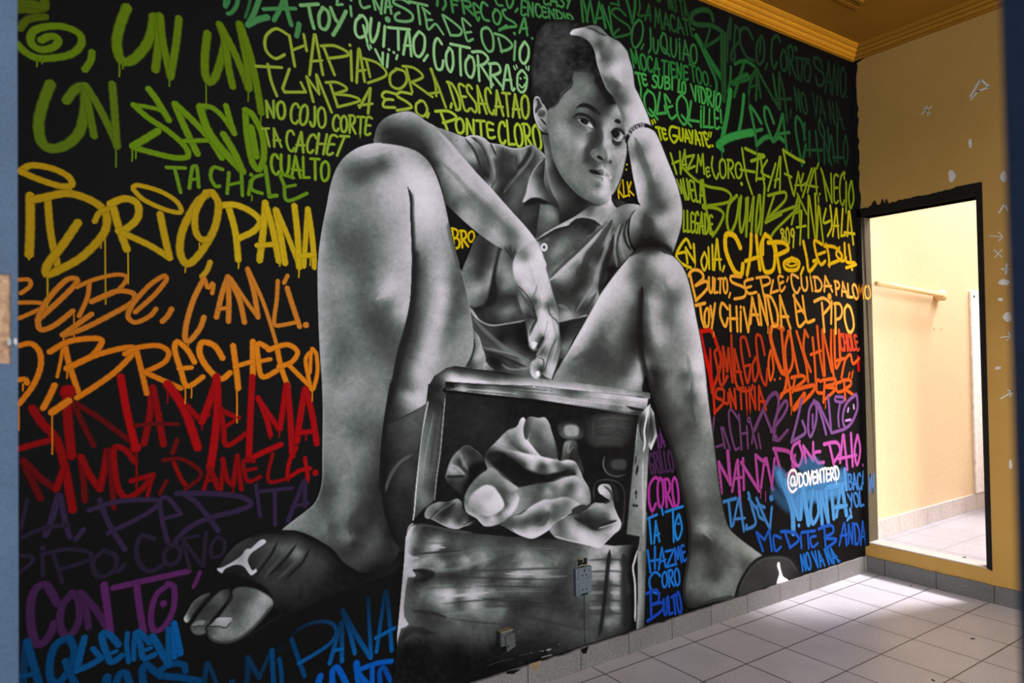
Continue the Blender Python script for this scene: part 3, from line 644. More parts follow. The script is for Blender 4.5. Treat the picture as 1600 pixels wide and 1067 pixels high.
FOREARM = [428,265, 430,210, 448,152, 490,105, 550,76, 630,58, 690,72, 750,116, 820,160, 900,238, 960,310, 1030,390, 1100,470, 1180,555, 1300,690, 1400,800, 1470,895, 1505,980, 1525,1060, 1400,1100, 1320,1040, 1305,1005, 1268,955, 1200,915, 1100,845, 1000,762, 930,695, 880,640, 840,480, 780,380, 720,320, 640,285, 540,268]
fill(SKIN, FOREARM, SA, mottle=.8, soft=.4)
edge([830,180, 900,250, 960,322, 1100,482, 1180,567], 1, 4, 175, .45, .15); edge([640,60, 690,72, 750,116, 820,160], 1, 3, 160, .5, .2)
edge([860,390, 950,470, 1050,590, 1150,680, 1250,770, 1320,850], 5, 6, 96, .4, .25); edge([880,360, 980,460, 1080,560, 1180,650], 5, 5, 172, .35, .3)
edge([470,200, 540,180, 620,200, 700,240, 780,310], 6, 12, 38, .5, .25)
for l in ([1262,925, 1285,960, 1312,1010], [1300,905, 1305,960, 1316,1015], [1330,930, 1322,975, 1318,1018], [1275,945, 1300,985, 1316,1012], [1285,925, 1302,965]): line(l, 2.2, 42, .85, .4)
line([1340,985, 1325,1005, 1315,1020], 3, 60, .7, .3)

# ---- shorts hanging behind the left shin
sheet(430,600,4.104)
fill(SHORTS, [690,262, 740,246, 860,186, 975,118, 1000,110, 960,350, 915,600, 890,880, 850,960, 840,1060, 780,1066, 740,960, 690,760, 668,600],
 [800,300,60, 900,200,88, 860,280,86, 920,300,76, 850,380,70, 760,400,42, 900,420,60, 740,500,24, 700,400,22, 690,300,30, 860,540,60, 820,600,56, 870,650,50, 780,650,40, 840,720,36, 760,760,34, 800,850,30, 720,900,20, 820,980,22, 720,650,20, 900,520,40, 700,800,22, 780,1040,20], mottle=1.2)
edge([900,450, 820,486, 760,552, 726,622, 704,692], 2.5, 5, 105, .75, .2); edge([930,350, 910,430, 860,470], 2, 2, 30, .6, .3)
edge([700,268, 740,248, 860,188, 972,118], 3, 2, 28, .8, .1)
# ---- left leg: thigh underside, knee, shin, foot
sheet(0, 0, 1)
_o = []
def outl(*pts): _o.extend(P(np.asarray(pts, float).reshape(-1, 2)).tolist())
S = []
sheet(480,160,4.103)
outl(70,1000, 75,930, 95,800, 125,650, 148,530, 182,430, 238,350, 315,296, 395,269, 470,263, 560,272, 650,293, 720,326, 780,385, 825,468, 860,570, 885,670, 905,770, 925,870, 950,960, 975,1066)
add(450,300,165, 300,340,148, 240,420,105, 360,440,72, 480,390,86, 430,330,150, 560,330,150, 680,340,148, 620,430,175, 720,450,190, 800,520,185, 850,640,172, 560,500,165, 480,500,150, 250,540,118, 200,640,125, 140,640,150, 165,560,140, 350,560,124, 420,620,130, 560,600,165, 620,620,172, 640,540,180, 760,640,200, 820,720,182, 880,800,152, 900,900,140, 90,900,150, 130,900,126, 110,760,140, 190,800,96, 250,800,110, 340,800,104, 420,780,116, 480,900,125, 400,960,100, 300,900,85, 230,1000,100, 160,1000,120, 580,800,150, 330,660,120, 450,700,136, 760,400,140, 340,500,85, 520,360,120, 400,370,120)
sheet(480,400,4.85)
outl(1170,120, 1203,260, 1225,370, 1240,480, 1255,590, 1256,680, 1242,745, 1215,800, 1180,850, 1040,900, 935,965, 915,1066)
add(920,100,130, 960,300,150, 930,450,148, 900,600,150, 870,750,160, 830,900,165, 800,1030,130, 1020,100,160, 1040,250,165, 1030,350,170, 1010,500,165, 970,650,165, 950,800,165, 900,950,165, 880,1040,172, 1090,80,120, 1110,200,92, 1120,330,82, 1100,450,86, 1060,560,106, 1020,680,132, 1150,200,85, 1180,330,100, 1150,480,110, 1180,600,130, 1220,600,135, 1230,700,140, 1100,700,130, 1050,820,132, 1150,800,130, 960,890,148, 860,300,90, 850,450,86, 820,600,72, 790,750,90, 760,850,95, 730,1000,82, 840,100,62)
sheet(430,600,4.104)
outl(980,0, 975,60, 972,118, 860,186, 740,246, 690,262, 640,250)
add(860,60,150, 900,60,172, 800,60,100, 850,140,130, 940,80,175, 760,120,45, 760,200,40)
sheet(0, 0, 1)
_o.extend([[590,640],[560,560],[560,450],[500,420]])
fill(SKIN, _o, S, soft=.4, mottle=.8)
# shin on top of it
_o = []; S = []
sheet(480,160,4.103)
outl(70,1000, 75,930, 95,800, 125,650, 148,530, 182,430, 238,350, 315,296, 395,269, 470,263, 560,300, 610,400, 635,500, 645,560, 655,640, 658,720, 663,850, 668,960)
add(450,300,165, 300,340,148, 240,420,105, 360,440,70, 480,390,84, 430,330,150, 560,330,150, 620,430,175, 560,500,165, 480,500,150, 250,540,118, 200,640,125, 140,640,150, 165,560,140, 350,560,124, 420,620,130, 560,600,165, 620,640,172, 635,560,178, 90,900,150, 130,900,126, 110,760,140, 190,800,96, 250,800,110, 340,800,104, 420,780,116, 480,900,125, 400,960,100, 300,900,85, 580,800,150, 640,850,165, 600,960,160, 645,1000,168, 330,660,120, 450,700,136, 600,720,158, 340,500,86, 520,360,122, 400,370,120, 645,730,165, 270,400,110, 210,470,125)
sheet(480,400,4.85)
outl(790,0, 788,150, 778,330, 750,480, 712,620, 682,720, 656,850, 628,1000)
add(90,300,150, 130,300,135, 160,60,124, 230,100,118, 300,200,125, 380,150,100, 430,60,90, 480,200,102, 560,150,135, 640,100,150, 740,100,160, 600,260,172, 680,270,160, 760,250,166, 560,340,118, 620,370,108, 680,420,148, 740,420,165, 420,330,94, 480,480,76, 560,520,70, 620,600,80, 690,540,102, 550,640,80, 380,480,104, 300,400,118, 200,420,125, 130,500,135, 105,600,150, 200,600,115, 270,720,95, 230,760,104, 400,650,110, 480,700,100, 350,800,116, 450,850,120, 560,800,104, 630,760,86, 600,900,110, 160,850,120, 130,800,140, 200,1000,126, 350,1000,136, 480,1000,125, 580,1000,114, 120,1000,145, 100,120,150, 640,960,100)
sheet(430,600,4.104)
outl(728,20, 710,130, 690,260, 676,400, 668,550, 668,640, 690,740, 710,850, 745,940, 790,1020, 800,1066)
add(320,100,132, 400,60,140, 500,80,130, 600,60,122, 680,60,128, 330,250,126, 420,200,125, 520,250,102, 540,300,96, 640,200,112, 672,180,115, 660,330,84, 400,350,130, 470,400,125, 590,420,108, 650,450,76, 320,450,120, 400,520,120, 540,540,110, 620,560,78, 320,620,86, 350,680,80, 430,640,120, 560,650,80, 640,650,42, 480,740,120, 400,800,120, 330,800,90, 250,800,110, 200,850,120, 120,900,130, 280,900,110, 350,920,86, 440,880,105, 520,850,70, 560,940,50, 600,800,45, 660,760,40, 620,900,50, 640,1000,78, 680,900,45, 480,1000,100, 420,1020,86, 560,1040,70, 655,560,58)
sheet(270,800,4.2105)
outl(1440,110, 1480,180, 1486,250, 1450,330, 1380,390, 1250,400, 1150,380, 1060,260, 960,185, 880,145, 800,121, 715,120)
add(900,120,110, 1000,100,115, 1100,60,110, 1200,110,54, 1250,60,58, 1330,100,74, 1290,200,90, 1350,180,80, 1260,300,74, 1180,310,68, 1120,250,60, 1180,200,50, 1370,60,48, 1060,210,80, 1430,250,32, 1470,240,45, 1410,150,26, 800,115,120, 1300,370,25, 1420,330,25)
sheet(430,600,4.104)
outl(120,868, 190,815, 250,760, 285,680, 298,600, 299,480, 301,300, 302,150, 297,0)
sheet(480,400,4.85)
outl(100,850, 88,650, 80,450, 75,250, 75,60)
sheet(0, 0, 1)
fill(SKIN, _o, S, soft=.5, mottle=1.0)
sheet(480,160,4.103)
edge([640,545, 655,620, 657,700, 662,800, 668,960, 672,1066], 9, .6, 24, .95, .15, clip=None, hard=.15)
edge([600,420, 640,500, 650,560], 6, 4, 195, .35, .3, clip=None); edge([640,600, 648,700, 655,850], 1, 4, 176, .5, .2, clip=None)
edge([350,360, 420,335, 480,320, 540,300], 4, 4, 168, .4, .3); edge([280,430, 360,450, 430,420, 500,385], 7, 7, 74, .45, .3)
edge([470,263, 560,272, 650,293, 720,326, 780,385, 825,468, 860,570, 885,670, 905,770], 3, 1, 40, .5, .1, clip=None)
edge([905,770, 925,870, 950,960, 975,1066], 1, 7, 78, .6, .1, clip=None)
sheet(480,400,4.85)
edge([792,0, 788,150, 778,330, 750,480, 712,620, 682,720, 656,850, 628,1000, 610,1066], 15, .6, 24, .97, .0, clip=None, hard=.25)
edge([1130,0, 1168,120, 1203,260, 1225,370, 1240,480, 1255,590, 1250,690, 1215,800], 1, 2, 150, .5, .1, clip=None)
edge([520,330, 600,270, 640,210, 640,120], 8, 8, 172, .45, .3); edge([480,440, 560,540, 630,640], 8, 9, 72, .4, .3)
sheet(430,600,4.104)
edge([735,0, 712,130, 692,260, 677,400, 669,550, 668,640, 690,740, 712,850, 745,940, 790,1030], 9, 1, 17, .97, .0, clip=None, hard=.3)
edge([297,0, 302,150, 301,300, 299,480, 298,600, 285,680, 250,760, 190,815, 120,868, 40,935], 4, 1, 150, .5, .1)
edge([600,700, 560,800, 500,880, 480,960], 8, 12, 55, .5, .3); edge([690,740, 712,850, 745,940, 790,1040], 3, 3, 12, .9, .1, clip=None)

# ---- right leg: thigh, knee, shin, foot
_o = []; S = []
sheet(880,360,4.103)
outl(-15,855, 60,722, 130,600, 180,510, 230,420, 300,320, 370,230, 430,162, 470,127, 530,107, 600,107, 650,126, 690,157, 740,203, 780,270, 806,350, 826,440, 850,570, 876,700, 900,850, 915,980)
add(60,780,150, 40,860,110, 60,920,95, 150,640,180, 120,750,140, 200,540,186, 260,450,190, 330,340,186, 300,420,180, 400,240,160, 370,330,176, 440,190,130, 480,160,108, 420,300,130, 440,360,130, 470,260,90, 500,200,90, 480,330,85, 540,130,42, 600,120,62, 640,150,150, 560,170,128, 600,220,160, 660,220,182, 720,220,172, 700,280,170, 760,300,166, 640,300,140, 690,350,150, 560,270,110, 540,330,90, 500,400,74, 440,450,120, 380,460,140, 480,500,58, 400,550,110, 440,600,60, 485,600,28, 480,700,22, 420,700,50, 360,640,110, 300,560,130, 300,640,120, 340,720,100, 380,760,70, 440,780,50, 300,720,110, 240,680,90, 250,600,120, 200,740,76, 150,800,80, 240,800,60, 180,860,70, 100,880,90, 260,880,66, 340,830,80, 420,840,72, 320,920,76, 200,930,85, 120,940,90, 60,950,110, 400,920,92, 460,880,132, 500,860,160, 480,950,172, 430,990,150, 360,980,110, 280,980,90,
 520,480,80, 560,450,146, 600,480,150, 560,560,142, 580,640,150, 600,720,140, 530,600,80, 525,700,42, 545,780,60, 560,900,42, 580,1000,30, 620,420,118, 660,480,110, 700,430,90, 650,560,104, 690,600,110, 740,400,120, 760,480,150, 800,450,166, 740,560,140, 800,600,170, 840,640,182, 700,700,120, 640,800,110, 620,880,90, 700,850,120, 760,800,130, 820,760,160, 870,800,192, 850,900,192, 790,900,128, 760,980,100, 700,960,120, 650,1000,90, 820,1000,140, 890,980,196)
sheet(990,560,2.668)
outl(300,100, 312,200, 325,300, 338,400, 350,500, 361,575, 376,650, 397,708, 440,750, 500,795, 535,826, 500,860, 460,900, 432,960, 422,996, 330,1014, 245,1037, 216,1027, 203,985, 205,930, 219,850, 226,780, 225,700, 211,620, 190,530, 170,440, 150,370, 120,290, 90,200, 65,120)
add(100,60,42, 130,60,90, 180,60,116, 220,60,100, 250,60,160, 280,80,166, 110,150,50, 150,160,96, 200,170,110, 240,160,74, 270,180,132, 300,200,150, 290,280,130, 140,260,42, 180,280,86, 230,290,74, 260,270,96, 160,350,40, 190,380,80, 240,380,100, 300,370,120, 320,360,112, 180,440,40, 210,470,76, 260,450,120, 310,470,112, 340,480,102, 200,540,45, 230,560,66, 270,560,110, 320,560,100, 350,580,90, 225,640,42, 250,660,80, 290,690,130, 340,680,96, 370,680,92, 240,760,46, 265,740,76, 300,760,50, 320,790,54, 290,720,136, 360,760,106, 420,780,120, 480,810,130, 500,830,125, 340,840,70, 380,840,86, 270,820,86, 300,870,86, 330,900,64, 380,910,110, 430,870,110, 460,860,82, 220,900,90, 240,960,102, 215,1000,46, 300,950,110, 260,1015,60, 350,970,120, 410,970,110, 320,1000,90, 230,860,80)
sheet(880,360,4.103)
outl(548,1000, 525,915, 505,990, 490,1060, 300,1075, 100,1050, -70,1010, -60,930)
sheet(0, 0, 1)
fill(SKIN, _o, S, soft=.5, mottle=1.0)
sheet(880,360,4.103)
edge([505,360, 500,450, 496,540, 494,640, 498,720, 505,800, 530,915, 555,1010], 5, 10, 14, .85, .1, hard=.1)
edge([540,430, 570,520, 580,620, 600,720], 5, 6, 155, .35, .3); edge([640,330, 690,430, 690,520, 690,640], 6, 6, 95, .4, .3)
edge([-15,855, 60,722, 130,600, 180,510, 230,420, 300,320, 370,230, 430,162], 1, 5, 190, .4, .1); edge([430,162, 470,127, 530,107, 600,107, 650,126, 690,157], 1, 7, 26, .85, .2)
edge([826,440, 850,570, 876,700, 900,850, 920,1040], 1, 6, 195, .4, .1); edge([790,800, 800,900, 830,1040], 7, 2, 112, .6, .2)
edge([240,680, 320,760, 380,800], 6, 7, 80, .4, .3); edge([60,830, 150,790, 240,800, 330,840], 8, 9, 66, .4, .3)
sheet(990,560,2.668)
edge([70,120, 92,200, 122,290, 152,370, 172,440, 192,530, 213,620, 226,700, 226,780, 219,850, 205,930, 203,985, 216,1027], 6, 1, 22, .75, .0); edge([240,100, 240,200, 255,290], 4, 4, 72, .5, .3); edge([285,30, 300,140, 318,260, 330,350], 6, 1, 165, .4, .1)
edge([255,700, 285,695, 300,730, 330,760], 3, 3, 140, .5, .3); edge([285,735, 310,770, 300,820], 5, 6, 46, .6, .3); edge([330,800, 380,850, 420,870], 7, 8, 84, .4, .3); edge([216,1027, 250,1037, 330,1014, 420,996], 7, 1, 40, .7, .1)
edge([320,880, 345,905, 330,930], 4, 6, 60, .5, .3)

# ---- slides
sheet(270,800,4.2105)
line([430,862, 620,725, 900,585, 1200,465, 1430,385, 1492,280], 11, 26, .5, .15, clip=False, pid=SLIDE_L, hard=0)
fill(SLIDE_L, [283,398, 310,340, 360,270, 420,210, 500,165, 580,130, 700,119, 800,122, 880,146, 960,187, 1050,245, 1110,320, 1160,355, 1250,400, 1390,390, 1480,290, 1492,330, 1440,390, 1240,470, 1080,520, 900,610, 720,670, 655,600, 640,540, 580,480, 480,440, 380,422],
 [380,300,44, 450,220,50, 560,190,46, 640,220,80, 720,240,92, 820,270,112, 700,300,60, 600,300,60, 760,330,52, 950,300,60, 1000,350,50, 900,400,56, 800,480,50, 700,480,50, 620,430,56, 700,560,34, 900,520,32, 1050,420,22, 700,135,14, 900,180,14, 1050,280,13, 330,410,14, 1150,430,12, 1300,420,12, 480,430,20, 720,640,14, 1430,390,22, 880,250,60, 860,330,70, 560,360,45, 480,300,30], soft=.8, mottle=1.5)
for l, g in (([662,190, 612,280, 548,372], 74), ([768,205, 715,290, 655,360, 600,432], 88), ([858,250, 806,325, 742,388, 690,440], 96)): edge(l, 4.5, 4.5, g, .7, .25, hard=.05)
blob(815,272,60,46,128,.7,-30); blob(730,240,50,40,100,.6,-30); blob(640,225,44,40,88,.5,-30)
for l in ([690,185, 650,270, 600,340, 545,420], [815,205, 760,280, 700,350, 620,420], [900,235, 850,330, 790,390, 740,445]): edge(l, 3.2, 3.2, 17, .9, .25)
edge([285,400, 380,424, 500,455, 590,500, 650,580], 6, 3, 9, .95, .05, clip=None); edge([500,165, 580,130, 700,120, 800,123, 880,147, 960,188, 1050,246, 1115,325], 1, 6, 10, .85, .05)
edge([330,330, 380,260, 440,205, 520,165], 1, 3, 62, .6, .2)
fill(SLIDE_L, [288,372, 322,362, 392,325, 450,282, 480,243, 512,236, 568,186, 600,178, 610,198, 560,236, 512,272, 492,312, 500,345, 522,382, 545,370, 549,390, 515,414, 494,395, 470,362, 440,346, 400,347, 342,372, 320,400], [300,380,175, 400,335,165, 480,280,160, 560,210,175, 600,190,190, 460,330,150, 515,400,185, 440,300,140], soft=.4)
# toes
fill(SKIN, [226,790, 236,740, 300,690, 360,600, 385,540, 400,505, 450,490, 530,500, 600,530, 650,570, 657,610, 605,680, 520,772, 440,832, 360,860, 290,856, 242,832], [450,520,86, 560,560,130, 620,580,150, 540,640,140, 440,600,76, 400,650,70, 480,690,120, 380,690,92, 420,760,110, 350,800,130, 280,820,116, 250,790,86, 500,740,130, 440,800,120, 520,540,92, 330,850,92, 370,640,80, 640,620,120], soft=1, mottle=1)
edge([226,790, 242,832, 290,856, 360,860, 440,832, 520,772, 605,680, 657,610], 5, 1, 45, .6, .1)
fill(SKIN, [245,742, 282,697, 340,690, 388,695, 372,726, 346,754, 300,747], [270,730,132, 330,710,160, 370,705,150, 330,740,148], soft=.4); line([243,752, 300,749, 346,758, 378,724], 1.6, 22, .9, .1, clip=None)
fill(SKIN, [114,750, 138,716, 190,642, 260,562, 320,512, 372,510, 366,560, 322,622, 262,692, 232,742, 216,790, 172,806, 130,792], [320,550,92, 260,600,70, 220,660,52, 180,720,76, 190,770,96, 140,770,92, 300,590,86, 350,540,60], soft=.8, mottle=1)
fill(SKIN, [122,748, 160,714, 212,714, 192,742, 152,750], [140,742,130, 180,725,125, 200,722,110], soft=.4); line([122,752, 155,748, 195,742], 1.4, 25, .85, .2, clip=None)
fill(SKIN, [70,700, 95,650, 130,590, 180,550, 242,528, 232,560, 182,612, 132,672, 106,716, 85,724], [100,690,112, 150,600,76, 200,560,86, 85,705,165, 120,640,80], soft=.7, mottle=1)
edge([372,510, 385,560, 340,620, 280,690, 235,745], 3, 2, 14, .85, .15, clip=None); edge([245,540, 200,590, 150,655, 118,712], 2.5, 2.5, 14, .8, .2, clip=None); edge([226,790, 215,760, 236,735], 2, 2, 12, .9, .1, clip=None)
sheet(990,560,2.668)
fill(SLIDE_R, [421,998, 432,950, 455,902, 492,852, 535,824, 600,816, 645,824, 672,850, 690,885, 700,900, 600,940, 500,968], [520,900,46, 600,870,54, 500,955,56, 640,880,46, 460,970,50, 560,930,42, 670,880,30], soft=.5)
edge([421,998, 432,950, 455,902, 492,852, 535,824, 600,816, 645,824, 672,850, 696,893], 2, 4, 12, .95, .0, clip=None); edge([440,985, 458,920, 498,866, 540,837, 600,830, 640,838, 666,866, 682,892], 1.3, 1.3, 80, .7, .1)
fill(SLIDE_R, [598,850, 606,849, 609,868, 614,888, 622,908, 640,920, 642,927, 596,940, 599,915, 604,898, 601,882, 596,866], [603,860,225, 610,900,215, 620,925,220, 605,930,210], soft=.3)
# ---- pale letters on the wristband
sheet(820,140,5.927)
def band_text():
    cs = P([962,405, 985,378, 1012,360, 1040,345, 1068,338, 1096,333])
    for ch, c, ang in zip('DVENTE', cs, (-50, -42, -30, -18, -8, 6)):
        ca, sa = math.cos(math.radians(ang)), math.sin(math.radians(ang))
        for st in BANDF[ch]:
            q = np.asarray(st, float).reshape(-1, 2); q = (q-.5)*[3.6, -5.0]
            pts = np.stack([c[0]+q[:, 0]*ca-q[:, 1]*sa, c[1]+q[:, 0]*sa+q[:, 1]*ca], 1)
            globals().__setitem__('TR', (0, 0, 1)); line(pts.ravel(), .75, 205, .85, 0, clip=None, smo=False); sheet(820,140,5.927)
BANDF = {'D': [(0,0,0,1), (0,1,.8,.8,.8,.2,0,0)], 'V': [(0,1,.45,0,.9,1)], 'E': [(.9,1,0,1,0,0,.9,0), (0,.5,.7,.5)], 'N': [(0,0,0,1,.9,0,.9,1)], 'T': [(0,1,1,1), (.5,1,.5,0)]}
band_text()
# ---- shoeshine box
sheet(610,800,3.8095)
SB = [130,100,120, 200,120,42, 350,130,42, 500,140,50, 650,140,50, 110,200,140, 200,180,80, 280,208,150, 400,180,80, 550,180,80, 700,190,60, 850,190,50, 1000,220,70, 1150,230,90, 1300,250,130, 150,240,60, 300,230,46, 200,290,120, 150,330,130, 300,320,120, 450,290,130, 550,270,120, 450,240,80, 600,290,80, 680,260,70, 780,260,120, 850,250,110, 900,290,95, 1000,270,95, 1050,310,60, 750,310,90, 500,330,60, 350,350,50, 200,360,26, 150,420,30, 300,380,50, 450,370,60, 560,370,100, 760,365,150, 900,375,130, 1020,360,60, 400,420,60, 600,410,42, 800,420,70, 250,420,80, 180,460,76, 950,430,60, 1060,450,60, 350,490,160, 470,490,150, 250,520,110, 600,480,110, 800,470,92, 150,560,70, 400,530,70, 600,520,60, 800,510,50, 750,540,42, 950,520,40, 1050,550,46, 200,600,40, 350,600,100, 500,590,120, 650,585,100, 900,590,60, 300,640,60, 500,640,80, 700,630,50, 150,680,80, 300,690,70, 450,720,76, 550,740,70, 800,660,60, 1000,660,66, 1100,700,70, 1150,600,60, 900,720,40, 700,760,35, 800,780,28, 600,800,20, 400,800,20, 200,760,26, 100,800,13, 300,880,13, 600,880,14, 100,960,10, 900,800,28, 1100,780,50, 1200,740,70, 1200,230,120, 1220,330,150, 1340,320,165, 1200,390,110, 1340,390,150, 1220,440,70, 1340,480,130, 1200,500,92, 1330,560,120, 1200,560,80, 1220,630,80, 1300,640,110, 1250,700,60, 1340,700,60, 1400,300,42, 1420,450,30, 1420,600,26, 1420,690,20, 1350,250,110, 1300,280,60, 1300,420,60, 1300,520,60, 1300,600,60, 1380,380,70, 1380,540,60, 800,900,12, 900,850,14, 50,1000,10, 300,1000,10]
SB = [v*1.1+4 if i % 3 == 2 and v > 24 else v for i, v in enumerate(SB)]
fill(BOX, [95,150, 120,85, 180,72, 300,95, 500,120, 800,140, 1100,160, 1480,120, 1522,0, 1520,150, 1515,300, 1505,683, 1400,712, 1150,790, 920,868, 700,925, 400,1000, 190,1050, -10,1090, 10,1000, 32,850, 40,760, 52,620, 66,450, 80,300], SB, smo=False, mottle=2.2)
def streaks(lines):
    for (pts, wl, wr, g, a) in lines: edge(pts, wl, wr, g, a, .35, hard=.1)
streaks([([150,180, 350,185, 600,195, 800,205], 3, 4, 85, .5), ([230,208, 330,210], 2, 2, 170, .9), ([120,270, 300,250, 500,225, 700,215, 1000,215], 4, 5, 105, .45),
 ([130,250, 250,240, 420,228], 3, 3, 42, .8), ([150,325, 350,340, 480,305, 600,270], 4, 9, 138, .55), ([560,330, 640,290, 700,260, 740,250], 6, 6, 62, .5), ([720,290, 860,280, 960,290], 9, 9, 122, .5),
 ([120,345, 200,350, 250,370, 200,400, 140,410], 6, 8, 20, .9), ([400,350, 600,345, 900,335, 1080,330], 3, 3, 55, .6), ([680,365, 780,368, 860,370], 2.5, 2.5, 172, .85), ([860,370, 960,382, 1050,380], 3, 3, 140, .6),
 ([260,385, 450,385, 700,395, 1000,400], 2.5, 3, 48, .6), ([300,410, 600,420, 900,430], 2.5, 2, 90, .45), ([500,440, 700,440, 950,445], 2, 2.5, 44, .6), ([150,455, 350,445, 500,450], 2, 2.5, 85, .5),
 ([330,500, 430,492, 580,478], 4, 4, 178, .8), ([240,520, 330,505], 4, 4, 130, .6), ([580,475, 760,468, 900,470], 2.5, 3, 118, .55), ([300,545, 500,525, 700,510, 950,515], 2.5, 3, 52, .6), ([520,505, 700,530, 1000,545], 3, 3, 40, .55),
 ([300,605, 420,600, 560,580, 700,578], 4, 4, 125, .6), ([130,585, 250,600, 330,625], 5, 6, 34, .8), ([560,560, 800,555, 1040,580], 3, 3, 44, .5), ([350,630, 520,655, 700,665], 2.5, 3, 48, .5), ([700,600, 900,640, 1100,690, 1180,690], 3, 3, 42, .5), ([420,650, 600,690, 800,710], 3, 4, 80, .4), ([150,690, 320,700, 520,745], 5, 6, 82, .4), ([900,620, 1050,640, 1150,650], 4, 4, 78, .4)])
for y0, y1 in ((300, 345), (372, 410), (455, 500), (545, 590)):
    edge([1180,y0+25, 1285,y0+20], 4, 4, 150, .5, .3); edge([1305,y0+22, 1365,y0+25], 4, 5, 165, .55, .3)
for y in (285, 355, 440, 530, 605): edge([1170,y, 1300,y-6, 1400,y], 2.5, 3, 62, .6, .3)
edge([1302,225, 1285,380, 1262,600, 1240,735], 4.5, 4.5, 24, .92, .08, clip=None)
edge([1385,250, 1405,330, 1400,470, 1410,600, 1400,700], 5, 12, 28, .75, .1); edge([1410,330, 1395,380, 1410,450, 1400,500], 2, 2, 60, .6, .3)
edge([640,800, 800,790, 1000,800], 12, 12, 26, .5, .3); edge([60,760, 120,700, 250,720], 8, 8, 24, .7, .3)
# lit edge of the left upright
fill(BOX, [88,150, 118,82, 150,75, 128,105, 106,180, 104,240, 128,262, 172,266, 168,272, 112,290, 114,322, 150,374, 140,386, 100,386, 88,455, 76,560, 80,622, 107,665, 90,680, 60,690, 44,750, 36,800, 38,720, 50,600, 64,450, 78,300], [110,100,190, 90,250,170, 75,400,150, 65,600,165, 50,700,175, 140,380,160, 95,665,175, 140,85,150, 100,190,165], soft=.4, smo=False)
# right upright, lower half
fill(BOX, [1475,0, 1524,0, 1518,300, 1506,683, 1460,697, 1470,500, 1467,230, 1482,160], [1500,50,130, 1490,200,125, 1500,400,120, 1490,600,120, 1480,680,110, 1512,300,90], smo=False)
edge([1465,230, 1450,290, 1440,330, 1452,420, 1455,560, 1452,650], 2.2, 2.2, 205, .9, .1, clip=None)
line([1150,480, 1150,650, 1155,785], 1.3, 26, .85, .0, clip=None)
# scuffed paint line near the floor
sheet(760,960,9.975)
for l in ([-5,810, 60,775, 150,745, 260,710, 440,680], [480,650, 560,625, 640,610, 710,585]): line(l, .8, 95, .6, .2, clip=None, smo=False)
for x, y, a in ((830,565,14), (870,565,22), (930,550,16), (965,545,40), (1000,535,14), (690,595,10), (1180,420,10), (1130,465,12), (1180,510,8), (900,590,8)): blob(x,y,a,a*.55,170,.8,-15,None,.4)
line([430,300, 480,300, 530,210], .6, 110, .6, .3, clip=None); line([845,665, 940,640, 1015,622], 1.4, 160, .8, .2, clip=None)

# ---- inside of the box
sheet(610,560,3.557)
fill(BOX, [300,190, 750,238, 1385,315, 1375,600, 1345,990, 1385,985, 1385,1030, 1240,1040, 1000,1010, 600,985, 240,945, 110,915, 130,850, 240,800], [500,350,36, 400,300,28, 350,400,25, 600,280,22, 1200,350,14, 1000,300,15, 300,600,18, 700,300,15, 400,450,26, 330,700,15, 1250,900,13, 1330,700,16, 1000,900,13, 500,900,14, 250,870,14, 1100,600,13, 1250,500,13, 900,450,14, 450,600,16], smo=False, mottle=1)
fill(BOX, [208,140, 305,190, 298,350, 275,550, 258,660, 245,785, 180,835, 118,905, 130,760, 145,650, 168,450, 195,260], [220,200,25, 200,330,92, 240,280,50, 280,250,40, 180,480,112, 220,450,92, 260,400,70, 160,650,122, 200,620,112, 240,600,80, 150,800,100, 200,780,112, 235,740,60, 290,230,60, 250,330,70, 130,880,60], smo=False, mottle=1)
edge([207,235, 190,320, 167,450, 147,650, 130,850, 122,905], 1.6, 1, 205, .9, .02); edge([304,200, 290,350, 274,530, 255,660, 243,790], 1, 1.3, 165, .8, .1)
edge([240,300, 215,420, 190,560, 175,700], 2.5, 2.5, 140, .5, .3); edge([262,330, 235,480, 215,640], 2.5, 2.5, 60, .5, .3); edge([285,260, 262,400, 240,560], 2, 2, 100, .4, .3); edge([215,250, 265,230, 285,280], 4, 4, 30, .6, .3)
fill(BOX, [216,142, 240,100, 310,52, 360,42, 480,60, 620,76, 800,106, 1000,131, 1200,156, 1442,190, 1440,225, 1380,210, 1100,183, 800,152, 500,142, 320,130, 285,180, 240,200], [300,90,110, 380,70,60, 480,90,92, 340,110,205, 420,125,205, 560,110,92, 640,100,60, 620,130,150, 760,120,140, 800,140,172, 900,140,160, 1100,160,150, 1300,185,150, 1250,200,160, 1400,200,110, 240,130,38, 265,110,60, 240,170,24, 280,160,40], smo=False, mottle=1.2)
edge([330,62, 400,62, 500,75, 640,92], 3, 4, 52, .6, .2); edge([330,112, 430,122, 560,135], 3, 2, 215, .7, .25); edge([300,52, 250,95, 218,140], 2, 2, 45, .7, .2); edge([250,90, 320,48, 400,44], 1.5, 3, 40, .6, .2)
fill(BOX, [300,128, 500,141, 800,153, 1100,184, 1430,222, 1422,270, 1415,318, 1300,306, 1000,256, 800,226, 500,196, 350,178, 305,178], [340,150,20, 400,165,150, 450,160,60, 550,175,140, 700,190,112, 650,160,70, 800,190,132, 780,220,80, 900,215,166, 1000,205,92, 1000,240,170, 1100,220,150, 1200,230,172, 1150,270,140, 1300,250,150, 1350,230,192, 1400,240,182, 1300,290,140, 1380,300,80, 1250,265,112, 310,150,15], smo=False, mottle=1.2)
